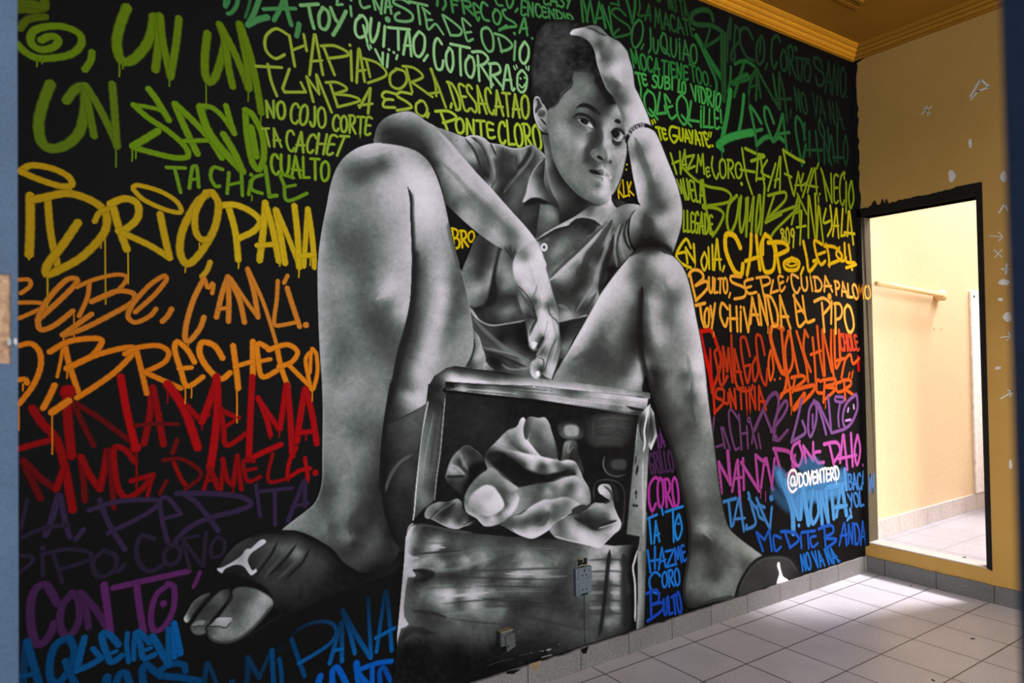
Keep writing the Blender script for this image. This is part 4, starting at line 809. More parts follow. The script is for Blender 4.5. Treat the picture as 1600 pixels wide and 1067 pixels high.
streaks([([310,132, 500,146, 700,162, 900,180], 1.2, 1.2, 30, .85), ([360,165, 520,178, 700,195], 1.6, 1.6, 175, .7), ([380,180, 560,192, 740,212], 1.2, 1.2, 70, .6), ([420,152, 560,165, 760,185, 980,205], 1, 1.4, 75, .7), ([820,200, 1000,225, 1200,250, 1400,270], 1.6, 1.6, 185, .6), ([950,195, 1150,222, 1420,248], 1.2, 1.2, 120, .6), ([1000,250, 1200,285, 1410,310], 1.2, 1.6, 80, .7), ([1300,215, 1420,228], 3, 2, 205, .7), ([1310,265, 1360,280, 1420,288], 3, 4.5, 12, .95), ([1330,300, 1400,300], 1.5, 2.5, 25, .8), ([745,226, 780,234, 828,238], 2, 2, 10, .95), ([310,140, 340,150, 350,165], 3, 4, 12, .9), ([330,175, 370,165, 420,180], 1, 1.4, 150, .8), ([790,160, 800,155], 2, 2, 215, .8)])
fill(BOX, [1375,322, 1440,250, 1445,330, 1428,600, 1418,800, 1412,1070, 1375,1070, 1382,988, 1310,975, 1330,750, 1355,500], [1370,400,122, 1360,550,112, 1345,700,116, 1335,850,112, 1330,950,116, 1400,400,70, 1395,600,135, 1400,800,150, 1400,950,122, 1390,330,60, 1425,300,180, 1395,1050,120], smo=False, mottle=1)
edge([1428,262, 1420,330, 1408,400, 1412,470, 1402,520], 2, 2, 225, .9, .1); edge([1400,560, 1398,700, 1404,850, 1402,985], 2.4, 2, 180, .6, .1); edge([1372,360, 1366,420, 1352,500], 1.2, 1.2, 175, .7, .2); edge([1395,330, 1385,400, 1400,460], 1.5, 1.5, 18, .8, .2)
for x, y, rx, ry in ((1368,620,9,38), (1360,565,5,30), (1362,745,8,18), (1350,816,10,12), (1366,818,10,10), (1362,770,5,14)): blob(x,y,rx,ry,14,.95,8,True,.4)
fill(BOX, [1438,262, 1460,300, 1478,430, 1445,512, 1430,480, 1437,380], [1450,330,90, 1465,420,130, 1445,480,190, 1440,400,50, 1460,300,170], smo=False, soft=.3); edge([1440,265, 1462,305, 1477,425, 1445,508], .8, 1.4, 200, .8, .05); edge([1442,330, 1456,420, 1440,470], 2, 2, 30, .7, .2)
streaks([([1240,995, 1300,992, 1375,1000], 2.2, 2.2, 200, .9), ([1270,1015, 1320,1022, 1378,1020], 1.6, 2, 165, .8), ([1250,1005, 1300,1010, 1340,1008], 1, 1.2, 18, .9)])
edge([115,918, 200,925, 330,950, 450,965], 2, 4, 120, .5, .2, clip=None); edge([90,1010, 100,940, 125,915], 2, 1.2, 190, .8, .05, clip=None)
# carton, bottles in the dark of the box
fill(CARTON, [1100,325, 1358,318, 1345,400, 1322,482, 1200,488, 1098,472], [1120,350,40, 1180,340,60, 1300,345,58, 1200,400,70, 1300,400,50, 1180,450,62, 1280,450,48, 1330,350,36, 1110,450,46, 1320,460,30], soft=2.4, mottle=1)
streaks([([1130,345, 1220,328, 1330,338], 2, 2, 88, .7), ([1120,385, 1220,372, 1330,390], 2, 2, 92, .6), ([1120,410, 1200,425, 1260,400, 1320,425], 2, 2, 38, .6), ([1120,445, 1220,440, 1300,455], 2, 2, 84, .6), ([1125,340, 1125,450], 3, 3, 78, .5)])
fill(BOTTLE, [934,348, 1000,342, 1070,350, 1072,430, 1020,450, 960,442, 934,412], [950,380,60, 1000,365,70, 1050,390,42, 960,430,90, 1030,440,80, 1000,355,30], soft=1)
fill(BOTTLE, [968,374, 1036,374, 1038,428, 972,426], [980,385,140, 1020,385,160, 1000,420,130], soft=1.2); edge([940,420, 970,442, 1020,447, 1062,430], 1.5, 1, 120, .7, .2)
fill(BOTTLE, [968,462, 1030,460, 1038,510, 1056,570, 1066,640, 940,640, 950,545], [980,480,120, 1010,480,80, 975,540,70, 1010,540,40, 1045,600,56, 960,600,60, 1000,620,40], soft=.8); edge([995,460, 985,520, 1015,490], 2, 3, 150, .5, .3); edge([1010,500, 1000,560, 990,620], 3, 3, 22, .6, .3)
edge([1186,545, 1180,595, 1205,638, 1258,655, 1300,645], 2.4, 1.8, 112, .85, .2, clip=None, pid=FLASK); fill(FLASK, [1195,560, 1228,566, 1228,610, 1300,612, 1300,640, 1250,650, 1205,630], 22, soft=1)
fill(FLASK, [1230,566, 1302,562, 1300,612, 1232,612], [1240,580,70, 1290,575,56, 1265,605,80], soft=1.2)
fill(FLASK, [1130,780, 1126,715, 1150,680, 1205,668, 1270,690, 1300,745, 1296,880, 1280,965, 1240,860], 15, soft=.6)
edge([1130,785, 1126,715, 1150,680, 1205,672, 1270,692, 1299,745, 1296,870, 1280,950], 1.8, 1.8, 84, .8, .1); edge([1222,690, 1250,740, 1255,800], 5, 5, 42, .6, .3)

# ---- the cloths
sheet(640,630,4.639)
fill(SCRAP_U, [255,530, 284,432, 320,370, 400,304, 452,320, 524,384, 532,460, 482,505, 442,582, 402,655, 388,700, 350,642, 290,592, 264,562], [300,460,150, 330,490,150, 350,520,112, 390,520,92, 370,370,112, 400,340,60, 360,440,60, 390,440,112, 450,370,42, 470,440,15, 430,480,18, 400,580,18, 300,560,50, 340,600,50, 500,400,50, 380,640,24, 270,520,110, 420,320,70], mottle=.8)
edge([262,525, 320,525, 400,522], 1, 5, 20, .9, .15); edge([290,445, 340,460, 400,520], 2, 3, 170, .6, .2); edge([365,360, 385,420, 420,480], 2.2, 2.2, 135, .7, .2); edge([350,400, 370,450, 410,500], 1.5, 3, 25, .6, .2); edge([258,530, 286,432, 320,370, 400,305, 455,322, 524,384], 1, 1.4, 105, .7, .1)
fill(SCRAP_L, [104,802, 130,750, 200,715, 280,712, 340,690, 377,720, 378,762, 420,802, 472,852, 440,882, 390,892, 340,912, 270,897, 200,862, 150,838, 115,832], [130,790,120, 170,750,112, 220,740,112, 270,740,40, 330,720,120, 360,740,100, 240,800,30, 200,790,70, 180,830,100, 300,790,60, 340,810,80, 250,860,112, 320,890,160, 400,860,112, 360,850,60, 430,850,42, 290,850,130], mottle=.8)
edge([145,832, 180,800, 205,770], 1.5, 1.5, 12, .9, .2); edge([150,835, 230,770, 300,730], 2, 2, 125, .6, .2); edge([230,820, 290,760, 330,720], 3, 3, 32, .7, .25); edge([160,842, 240,882, 340,908, 400,882, 465,852], 2.5, .8, 160, .7, .1); edge([380,885, 430,862, 468,850], 1.4, 1, 20, .8, .2)
_o = []; S = []
outl(395,680, 430,602, 500,522, 558,482, 538,402, 560,345, 620,282, 700,202, 772,170, 800,116, 822,102, 836,124, 872,96, 930,106, 980,104, 1012,150)
add(570,380,20, 600,330,110, 640,350,42, 680,300,150, 700,250,120, 740,200,140, 760,290,92, 790,170,190, 800,230,172, 850,310,192, 900,350,190, 830,200,80, 850,170,92, 890,150,100, 860,250,192, 950,140,130, 930,200,112, 960,260,92, 1000,330,80, 920,290,112, 800,340,140, 850,390,160, 950,400,192, 750,350,120, 700,370,82, 640,430,17, 720,430,17, 800,480,15, 700,500,17, 880,470,150, 930,490,100, 960,450,60, 1000,480,150, 820,430,60, 900,540,15, 760,560,15, 540,430,120, 560,500,130, 620,480,118, 620,540,118, 700,560,110, 740,600,130, 680,620,90, 520,560,110, 450,610,106, 420,680,120, 480,650,172, 550,610,190, 600,660,192, 500,730,150, 560,720,192, 640,740,196, 620,680,196, 660,700,190, 430,760,130, 500,800,150, 560,780,166, 640,790,110, 690,740,90, 700,690,132, 720,740,100, 600,830,160, 560,860,150, 650,840,150, 700,800,172, 750,750,172, 760,690,166, 720,650,100, 780,660,150, 820,700,120, 860,640,120, 950,620,80, 1000,600,60, 800,760,112, 860,740,60, 720,830,60, 760,830,112, 740,860,80, 800,900,112, 850,950,192, 830,800,166, 900,770,140, 880,860,92, 940,820,80, 1000,720,150, 960,900,132, 1000,860,112, 900,930,172, 1000,540,14)
sheet(800,630,4.6375)
outl(282,200, 312,300, 322,390, 345,418, 400,410, 452,424, 482,472, 506,530, 542,592, 560,640, 562,722, 500,747, 400,812, 270,912, 180,967, 130,978)
add(150,230,120, 220,250,112, 280,330,80, 200,160,120, 230,130,140, 200,360,200, 250,400,190, 100,310,192, 100,400,172, 130,450,150, 220,470,70, 300,440,120, 180,500,110, 260,510,110, 330,470,150, 420,430,172, 400,480,60, 300,510,50, 450,470,92, 480,500,150, 400,540,150, 420,590,92, 350,590,150, 300,620,112, 480,560,140, 520,620,150, 540,690,140, 490,650,166, 440,640,140, 200,610,92, 250,660,120, 150,640,112, 80,650,120, 60,740,112, 150,740,160, 250,700,172, 330,670,172, 300,740,120, 400,720,120, 380,650,112, 240,790,120, 200,840,60, 160,860,80, 300,830,92, 260,870,140, 100,850,100, 50,840,150, 80,920,192, 140,960,192, 200,920,150, 30,900,180, 460,720,120, 60,560,14, 160,550,16)
sheet(640,630,4.639)
outl(790,952, 700,902, 650,872, 546,890, 480,832, 405,782)
sheet(0, 0, 1)
fill(CLOTH, _o, S, mottle=.8)
sheet(640,630,4.639)
def facet(o, s_, soft=.7): fill(CLOTH, o, s_, soft=soft, mottle=.6)
facet([700,202, 772,170, 800,116, 822,102, 836,124, 822,190, 832,262, 848,270, 900,320, 945,380, 880,378, 800,352, 735,290], [800,130,190, 815,200,192, 800,230,172, 850,300,205, 920,360,205, 760,220,128, 720,210,142, 780,290,108, 840,345,105, 760,300,88, 812,160,185, 890,335,205])
facet([836,124, 872,96, 894,110, 884,190, 852,262, 832,255, 822,190], [850,150,72, 870,120,104, 870,180,96, 840,220,70, 850,245,88])
facet([894,108, 930,106, 980,104, 1024,200, 1054,300, 1066,394, 1000,396, 945,380, 872,290, 856,266, 886,200], [950,140,132, 905,180,108, 930,260,78, 980,230,122, 1020,300,112, 1010,370,80, 950,340,74, 960,120,152, 1045,330,90, 900,280,100, 1000,180,140])
facet([560,350, 620,300, 700,330, 800,355, 945,384, 1000,396, 1087,418, 1142,410, 1194,424, 1224,472, 1250,535, 1200,500, 1130,475, 1060,500, 980,512, 900,498, 820,462, 740,398, 660,352, 600,352], [620,325,112, 700,345,122, 800,385,150, 900,415,190, 960,398,198, 1000,420,190, 962,450,66, 952,490,74, 885,468,150, 820,440,64, 1040,440,132, 1080,430,112, 1100,420,178, 1150,430,175, 1060,490,125, 1130,476,56, 1200,450,120, 1225,500,150, 1030,472,150, 740,375,92])
facet([566,372, 600,350, 662,352, 742,400, 822,466, 900,500, 980,516, 1062,504, 1132,478, 1196,496, 1192,524, 1100,532, 1000,566, 900,582, 800,610, 760,592, 690,522, 604,456, 572,414], [640,430,15, 800,520,13, 950,550,13, 1080,520,14, 1170,505,28, 600,380,26, 700,470,14, 760,570,20], 1.3)
facet([395,680, 430,602, 500,522, 558,482, 600,470, 680,540, 790,614, 760,632, 690,664, 640,652, 600,600, 540,596, 470,640, 430,700, 402,740], [500,560,108, 560,510,132, 620,520,122, 700,590,134, 640,600,92, 685,640,82, 460,620,104, 420,690,118, 580,560,112, 740,615,150])
facet([395,684, 440,768, 500,802, 580,817, 640,787, 682,737, 652,656, 700,660, 770,640, 792,690, 770,760, 720,822, 650,873, 546,891, 480,833, 405,783], [420,770,142, 500,840,168, 550,870,162, 620,850,152, 600,832,172, 680,800,152, 722,770,188, 762,700,182, 750,660,132, 700,690,98, 692,740,84, 650,800,96, 700,842,122, 560,822,112, 740,730,175])
facet([430,692, 470,640, 540,596, 602,605, 642,652, 682,736, 642,786, 580,816, 500,801, 440,768], [480,660,178, 550,620,194, 620,690,205, 642,745,205, 560,720,194, 500,740,152, 460,720,150, 520,790,150, 592,790,184, 450,755,132, 580,680,175], 1.4)
facet([790,612, 900,588, 1050,562, 1142,532, 1200,526, 1284,592, 1302,640, 1304,722, 1242,747, 1142,680, 1042,690, 962,700, 880,740, 800,790, 722,820, 770,760, 792,690, 770,640], [830,640,112, 900,620,98, 830,700,124, 800,740,134, 950,610,80, 1000,640,144, 1040,620,108, 1090,590,152, 1140,550,168, 1162,590,88, 1200,560,152, 1250,600,154, 1200,630,130, 1280,690,140, 1230,650,170, 1100,640,118, 1000,680,120, 900,700,86, 1180,660,118, 1120,660,96, 1290,640,130])
facet([718,828, 800,792, 880,742, 962,702, 1042,692, 1142,682, 1242,748, 1142,812, 1012,912, 922,967, 872,978, 790,952, 700,902, 648,873], [760,840,108, 740,870,76, 800,900,112, 850,950,195, 822,810,152, 900,760,168, 960,720,174, 1070,690,176, 1040,740,112, 960,780,112, 940,840,52, 900,860,76, 1040,830,92, 1000,870,148, 920,930,184, 880,900,152, 840,860,76, 1140,720,118, 1180,740,152, 1090,790,108, 780,920,152, 1000,760,152])
edge([720,826, 800,790, 880,740, 962,700], 2.5, 1, 26, .8, .15)
CLIPALL = None
sheet(640,630,4.639)
edge([560,345, 545,395, 560,440, 610,480, 700,550, 785,612], 7, 3, 130, .5, .15)                       # bright fold round the hollow
edge([575,365, 590,420, 680,500, 790,600, 900,585, 1010,560], 9, 6, 15, .9, .12)
edge([620,330, 700,370, 790,440, 880,490], 3, 8, 22, .75, .2)
edge([770,170, 800,240, 850,290, 940,378], 4, 3.5, 190, .75, .15); edge([835,120, 822,190, 830,260], 2, 4, 70, .6, .2); edge([900,110, 880,200, 850,270], 1.5, 1.5, 190, .85, .15); edge([975,110, 930,200, 870,270], 2, 2, 150, .6, .25); edge([740,210, 760,290, 850,360], 3, 3, 90, .6, .25)
edge([560,345, 620,282, 700,202, 772,170, 800,116], 1, 1.8, 160, .6, .1)
edge([480,640, 540,598, 600,620, 640,690, 680,735], 1.5, 5, 200, .6, .2); edge([680,735, 640,785, 560,800], 1, 5, 105, .7, .25); edge([500,700, 560,720, 600,770], 4, 4, 150, .4, .3)
edge([640,870, 720,810, 765,740, 770,680], 3, 3, 185, .5, .2); edge([700,830, 760,790, 840,770], 1, 3, 50, .8, .2); edge([560,640, 640,650, 740,625, 790,612], 3, 3, 80, .5, .25)
sheet(800,630,4.6375)
edge([0,560, 100,565, 200,555, 330,515, 440,490], 6, 5, 13, .92, .1); edge([20,600, 120,590, 250,565, 400,525, 460,525], 1, 5, 130, .5, .2)
edge([200,440, 215,480, 200,510], 4, 5, 42, .75, .2); edge([30,340, 100,400, 170,450], 3, 3, 185, .4, .3); edge([100,290, 160,340, 200,378], 3, 3, 200, .7, .2); edge([340,420, 300,440, 340,480, 420,440], 3, 3, 150, .4, .3)
edge([390,470, 440,470, 490,520], 2, 4, 52, .6, .25); edge([345,418, 400,410, 452,424, 482,472, 506,530], 1, 2.4, 185, .7, .1)
edge([0,812, 60,790, 120,740, 210,690, 300,680, 400,650], 1, 4, 25, .8, .2); edge([10,822, 110,760, 220,705, 330,675], 4, 1, 178, .6, .2)
edge([180,850, 220,820, 260,800, 230,870, 190,885], 4, 4, 60, .5, .3); edge([0,905, 60,962, 130,976, 180,965, 270,910, 400,810], 3.5, .8, 190, .7, .1); edge([400,600, 460,590, 500,640], 5, 5, 95, .4, .3); edge([562,722, 500,747, 440,780], 2, 3, 175, .5, .2)
_o = []
fill(CLOTH_R, [270,912, 330,852, 440,802, 500,792, 590,722, 650,722, 702,702, 640,662, 618,622, 640,588, 700,588, 722,640, 736,740, 762,810, 787,862, 777,912, 742,942, 682,1002, 630,1047, 560,1032, 450,1007, 330,982, 290,952], [640,620,192, 660,650,192, 700,660,150, 690,700,120, 650,740,150, 600,760,132, 700,770,142, 560,800,72, 620,820,80, 720,830,150, 740,870,150, 680,850,60, 600,880,42, 480,830,60, 540,860,42, 420,860,142, 350,880,92, 360,940,100, 430,930,162, 520,940,192, 580,980,192, 640,1020,192, 650,930,142, 720,910,172, 690,960,150, 770,880,192, 300,920,132, 450,990,150, 700,610,150], mottle=.8)
edge([450,830, 520,860, 600,905, 680,880, 750,850], 6, 5, 28, .85, .15); edge([640,660, 700,700, 660,725], 3, 3, 30, .7, .2); edge([640,592, 622,622, 650,660, 705,700], 3, 1, 195, .7, .15); edge([660,595, 710,640, 725,700], 3, 3, 45, .6, .25); edge([620,905, 700,880, 780,850], 1, 2.4, 205, .7, .15); edge([300,965, 450,1006, 560,1031, 630,1046], 3, .6, 195, .6, .1); edge([500,792, 560,760, 650,725], 1, 2, 165, .5, .2); edge([560,800, 640,800, 700,800], 4, 4, 90, .4, .3)
fill(CLOTH_R, [430,770, 490,735, 545,742, 540,770, 490,792, 440,800], [460,770,50, 510,755,70, 480,790,30], soft=.5)

# ---- hand hanging over the box (in front of everything)
sheet(700,340,4.103)
HAND = [560,150, 602,230, 626,330, 645,400, 670,490, 691,560, 706,640, 709,700, 716,760, 719,850, 700,930, 680,985, 660,1036, 640,1030, 618,1020, 600,1000, 590,1012, 572,1032, 545,1026, 526,992, 530,930, 560,905, 562,880, 568,852, 548,855, 520,832, 512,790, 504,740, 495,680, 480,620, 455,560, 440,500, 435,430, 420,380, 413,330, 416,275, 440,220, 480,180]
SH = [460,220,120, 520,170,165, 560,230,196, 490,260,122, 450,300,192, 520,300,192, 590,320,196, 440,370,186, 490,380,182, 530,350,192, 600,400,186, 560,430,172, 480,440,176, 520,480,166, 450,460,92, 470,520,112, 470,580,132, 520,560,92, 500,610,80, 530,640,60, 520,690,100, 505,740,112, 550,540,62, 570,560,120, 545,600,80, 600,520,182, 600,600,186, 640,500,160, 660,580,112, 640,570,82, 690,620,130, 650,650,192, 600,680,196, 560,700,166, 550,760,176, 530,790,172, 590,740,150, 680,700,182, 650,760,192, 620,800,150, 600,850,80, 580,880,110, 600,780,62, 640,850,130, 690,780,120, 700,850,120, 660,900,120, 680,950,172, 640,970,166, 600,920,166, 560,930,150, 540,970,160, 560,1010,182, 600,970,62, 620,1000,132, 650,1020,172, 540,160,170]
fill(SKIN, HAND, SH, soft=.9, mottle=.6)
edge([445,215, 500,165, 560,152, 600,210], 9, 9, 172, .35, .3, clip=None, hard=0)
edge([560,150, 602,230, 626,330, 645,400, 670,490, 691,560, 706,640], 1, 2, 160, .5, .1)
edge([436,430, 480,470, 530,540, 560,640], 1.2, 1.6, 55, .8, .15); edge([448,450, 490,520, 540,600, 555,660], 1, 4, 80, .6, .2); edge([470,500, 520,570, 550,640], 6, 1, 60, .4, .3)
edge([495,625, 540,640, 562,655, 545,690, 520,760], 3, 3, 38, .85, .2); edge([545,560, 555,620, 570,650], 2, 3, 30, .7, .2); edge([535,520, 560,470, 570,430], 1.5, 1.5, 90, .6, .2)
edge([545,530, 560,590, 590,560, 580,520], 2, 2, 110, .5, .3); edge([610,600, 580,680, 540,740, 515,790], 1, 5, 196, .5, .2); edge([520,300, 540,380, 560,450], 3, 3, 150, .4, .3)
edge([637,570, 650,620, 690,660, 708,690], 1.6, 1.6, 70, .8, .2); edge([640,580, 665,650, 690,760, 718,850], 1.5, 1, 110, .5, .2); edge([655,590, 690,620, 705,650], 1, 3, 165, .5, .3)
edge([612,760, 590,800, 568,842], 2.5, 2.5, 24, .92, .15); edge([636,655, 625,720, 610,770], 1.2, 1.2, 110, .6, .2)
edge([565,880, 590,840, 620,790, 640,720], 1.2, 4, 165, .5, .2); edge([690,770, 660,840, 640,900, 622,960, 600,1000], 1.4, 1.4, 62, .8, .15); edge([700,780, 680,850, 655,930, 640,1000], 3, 1, 180, .5, .2)
edge([560,905, 600,905, 612,930, 600,970, 585,1005], 1.4, 1.2, 48, .8, .15); edge([530,935, 560,908, 600,908], 2, 1, 190, .6, .2); edge([575,925, 570,960, 565,985], 2, 2, 110, .5, .3); edge([590,960, 600,995], 1.6, 1.8, 40, .8, .2)
fill(SKIN, [530,800, 550,795, 568,806, 552,838, 538,836], 222, soft=.5); fill(SKIN, [558,990, 576,982, 586,998, 580,1016, 564,1018], 232, soft=.4)
edge([526,992, 545,1026, 572,1032, 590,1012], 1, 1.5, 80, .6, .1)
edge([660,1036, 690,960, 719,870, 740,900, 700,960, 668,1040], 1, 1, 30, .3, .1, clip=None)
# ================================================================= painted tones -> flat paint on the wall
FIG_GAIN = 1.06
def tone(g):
    """near-neutral mural greys: greenish in the middle tones, faintly lavender in the lights"""
    t = np.clip(g/255.0, 0, 1); hi = np.clip((t-0.45)/0.3, 0, 1); mid = np.clip(1-np.abs(t-0.38)/0.3, 0, 1)
    r_ = g*(1-0.07*mid+0.0*hi); gg = g*(1+0.0*mid-0.02*hi); b_ = g*(1-0.035*mid+0.02*hi)
    return np.stack([lin(np.clip(r_, 0, 255)), lin(np.clip(gg, 0, 255)), lin(np.clip(b_, 0, 255))], -1)
t = NT('mural greys'); at = t.n('ShaderNodeAttribute', _attribute_name='paint'); M_paint = t.fin(at.outputs['Color'], 0.7, spec=0.10)
ID[:, 0] = 0; ID[0] = 0; ID[-1] = 0; ID[:, -1] = 0
g_ = G+13*np.sin((np.clip(G, 20, 220)-120)/100*np.pi)*np.where(G > 120, 1.0, .9*np.clip((G-20)/70, 0, 1))     # firmer lights and darks
ALLRGB = tone(np.clip(g_, 5, 255))*FIG_GAIN
gy, gx = np.mgrid[0:GH, 0:GW]
WX, WZ = on_wall(gx+GX0+0.5, gy+GY0+0.5)
def paint_mesh(name, pid, parent, depth=0.0036):
    cells = ID[:-1, :-1] == pid
    cells &= (WZ[:-1, :-1] > 0.096)
    if not cells.any(): return None
    cy, cx = np.nonzero(cells)
    quad = np.stack([cy*GW+cx, cy*GW+cx+1, (cy+1)*GW+cx+1, (cy+1)*GW+cx], 1)
    used, inv = np.unique(quad.ravel(), return_inverse=True)
    me = bpy.data.meshes.new(name)
    co = np.stack([WX.ravel()[used], np.full(len(used), -depth), WZ.ravel()[used]], 1)
    me.vertices.add(len(used)); me.vertices.foreach_set('co', co.ravel().astype(np.float32))
    nf = len(quad); me.loops.add(nf*4); me.loops.foreach_set('vertex_index', inv.astype(np.int32))
    me.polygons.add(nf); me.polygons.foreach_set('loop_start', np.arange(0, nf*4, 4, dtype=np.int32))
    me.update(calc_edges=True)
    a = me.color_attributes.new('paint', 'FLOAT_COLOR', 'POINT')
    c = np.ones((len(used), 4), np.float32); c[:, :3] = ALLRGB.reshape(-1, 3)[used]; a.data.foreach_set('color', c.ravel())
    return link(name, me, M_paint, parent)
mural = empty('mural', (-2.4, -0.001, 0.095))
tag(mural, 'wall-high spray-painted mural of a grey seated boy with a shoeshine box among rainbow lettering', 'mural')
boy = paint_mesh('painted_boy', SKIN, mural); tag(boy, 'grey airbrushed boy with one hand on his head')
for nm, pid, lb in (('hair', HAIR, 'short dark curly hair'), ('polo_shirt', SHIRT, 'crumpled grey polo shirt with one white button'), ('shorts', SHORTS, 'dark folded shorts'),
                    ('slide_sandal', SLIDE_L, 'large dark slide sandal with a pale emblem'), ('slide_sandal', SLIDE_R, 'dark slide sandal cut off by the skirting'), ('wristband', BAND, 'black wristband')):
    o = paint_mesh(nm, pid, boy); tag(o, lb)
pbox = paint_mesh('painted_shoeshine_box', BOX, mural); tag(pbox, 'weathered grey open wooden shoeshine box')
for nm, pid, lb in (('cloth', CLOTH, 'large rumpled pale rag'), ('cloth', CLOTH_R, 'pale rag spilling over the right of the box front'), ('cloth', SCRAP_U, 'small dark rag scrap'), ('cloth', SCRAP_L, 'small rag scrap in the lower left corner'),
                    ('bottle', BOTTLE, 'dim bottle with a pale cap'), ('bottle', FLASK, 'dim bottle at the right'), ('carton', CARTON, 'dim streaky carton')):
    o = paint_mesh(nm, pid, pbox); tag(o, lb)
# ================================================================= sprayed lettering
# A hand-style stroke alphabet: glyph -> (advance, strokes); a stroke starting with 1 is curved, with 0 it turns sharp corners.
F = {
'A': (.72, [(0, .02,0, .36,1, .70,0), (0, .08,.34, .72,.36)]), 'B': (.70, [(0, .08,0, .08,1), (1, .06,1, .5,.97, .6,.78, .42,.57, .1,.52), (1, .1,.52, .55,.5, .68,.26, .5,.03, .06,0)]),
'C': (.62, [(1, .6,.82, .45,.99, .18,.9, .04,.5, .16,.1, .42,.0, .6,.16)]), 'D': (.70, [(0, .1,0, .1,1), (1, .0,1, .42,.95, .68,.5, .45,.05, .04,0)]),
'E': (.58, [(1, .56,.93, .3,1, .08,.92, .06,.5, .1,.05, .34,.0, .58,.1), (0, .08,.52, .5,.54)]), 'F': (.56, [(0, .12,0, .1,1), (0, .02,.98, .58,1), (0, .1,.54, .5,.56)]),
'G': (.68, [(1, .6,.85, .42,1, .16,.88, .04,.48, .18,.06, .44,.0, .6,.2, .62,.42), (0, .34,.44, .66,.44)]), 'H': (.70, [(0, .08,0, .06,1), (0, .62,1, .64,0), (0, .04,.48, .68,.52)]),
'I': (.26, [(0, .13,0, .13,.80), (0, .13,.96, .135,.99)]), 'J': (.46, [(1, .4,1, .4,.3, .3,.02, .12,.02, .02,.2)]), 'K': (.66, [(0, .08,0, .08,1), (0, .6,1, .1,.46, .64,0)]),
'L': (.52, [(0, .1,1, .06,.02, .54,.06)]), 'M': (.90, [(0, .04,0, .16,1, .44,.3, .72,1, .86,0)]), 'N': (.74, [(0, .06,0, .12,1, .58,.02, .66,1)]),
'O': (.68, [(1, .34,1, .1,.85, .03,.48, .16,.06, .38,.0, .6,.2, .64,.6, .52,.93, .32,1)]), 'P': (.62, [(0, .1,0, .1,1), (1, .0,.98, .42,1, .6,.78, .44,.52, .1,.46)]),
'Q': (.72, [(1, .34,1, .1,.85, .03,.48, .16,.1, .38,.06, .6,.24, .64,.62, .52,.93, .32,1), (0, .4,.36, .74,-.06)]), 'R': (.66, [(0, .08,0, .1,1), (1, .0,.98, .44,1, .58,.78, .42,.54, .1,.48), (0, .2,.5, .66,0)]),
'S': (.58, [(1, .54,.88, .36,1, .12,.92, .08,.72, .3,.54, .54,.34, .48,.08, .24,.0, .02,.12)]), 'T': (.62, [(0, .0,.97, .64,1), (0, .32,.97, .30,0)]), 'U': (.68, [(1, .06,1, .04,.4, .18,.03, .42,.06, .58,.4, .62,1)]),
'V': (.66, [(0, .02,1, .34,.0, .64,1)]), 'X': (.6, [(0, .02,1, .6,0), (0, .6,1, .0,0)]), 'Y': (.62, [(0, .02,1, .3,.5), (0, .62,1, .2,0)]), 'Z': (.62, [(0, .04,.98, .58,1, .04,.02, .62,.04)]),
'e': (.5, [(1, .06,.34, .3,.36, .48,.5, .3,.7, .08,.5, .08,.16, .3,.02, .5,.14)]), 'o': (.46, [(1, .23,.66, .06,.52, .05,.2, .2,.02, .38,.14, .42,.44, .3,.64, .22,.66)]), 'i': (.22, [(0, .11,0, .11,.62), (0, .11,.84, .12,.86)]), 'v': (.44, [(0, .02,.66, .2,0, .42,.66)]),
'8': (.5, [(1, .25,.52, .06,.7, .12,.95, .3,1, .44,.84, .25,.52, .05,.24, .14,.03, .36,.03, .46,.24, .25,.52)]), '0': (.5, [(1, .25,1, .06,.8, .04,.3, .2,.0, .4,.12, .46,.6, .34,.95, .25,1)]), '9': (.5, [(1, .44,.8, .3,1, .1,.9, .1,.64, .3,.56, .44,.8), (0, .44,.82, .36,0)]), '5': (.5, [(0, .46,1, .12,.98, .1,.58), (1, .1,.58, .34,.62, .46,.36, .34,.04, .04,.04)]),
',': (.26, [(0, .16,.1, .06,-.14)]), '.': (.2, [(0, .09,.03, .11,.04)]), '!': (.26, [(0, .14,1, .12,.34), (0, .12,.06, .13,.07)]), '?': (.26, [(0, .12,.62, .14,-.1), (0, .12,.92, .13,.93)]),
"'": (.18, [(0, .08,1, .06,.78)]), '"': (.32, [(0, .08,1.02, .06,.8), (0, .22,1.02, .2,.8)]), ' ': (.34, []), '-': (.4, [(0, .05,.5, .35,.52)]),
'@': (.95, [(1, .62,.34, .56,.66, .36,.66, .28,.4, .42,.26, .6,.4, .62,.62), (1, .62,.5, .64,.24, .8,.3, .86,.6, .68,.94, .34,.96, .08,.66, .08,.26, .36,-.02, .76,.06)]),
}
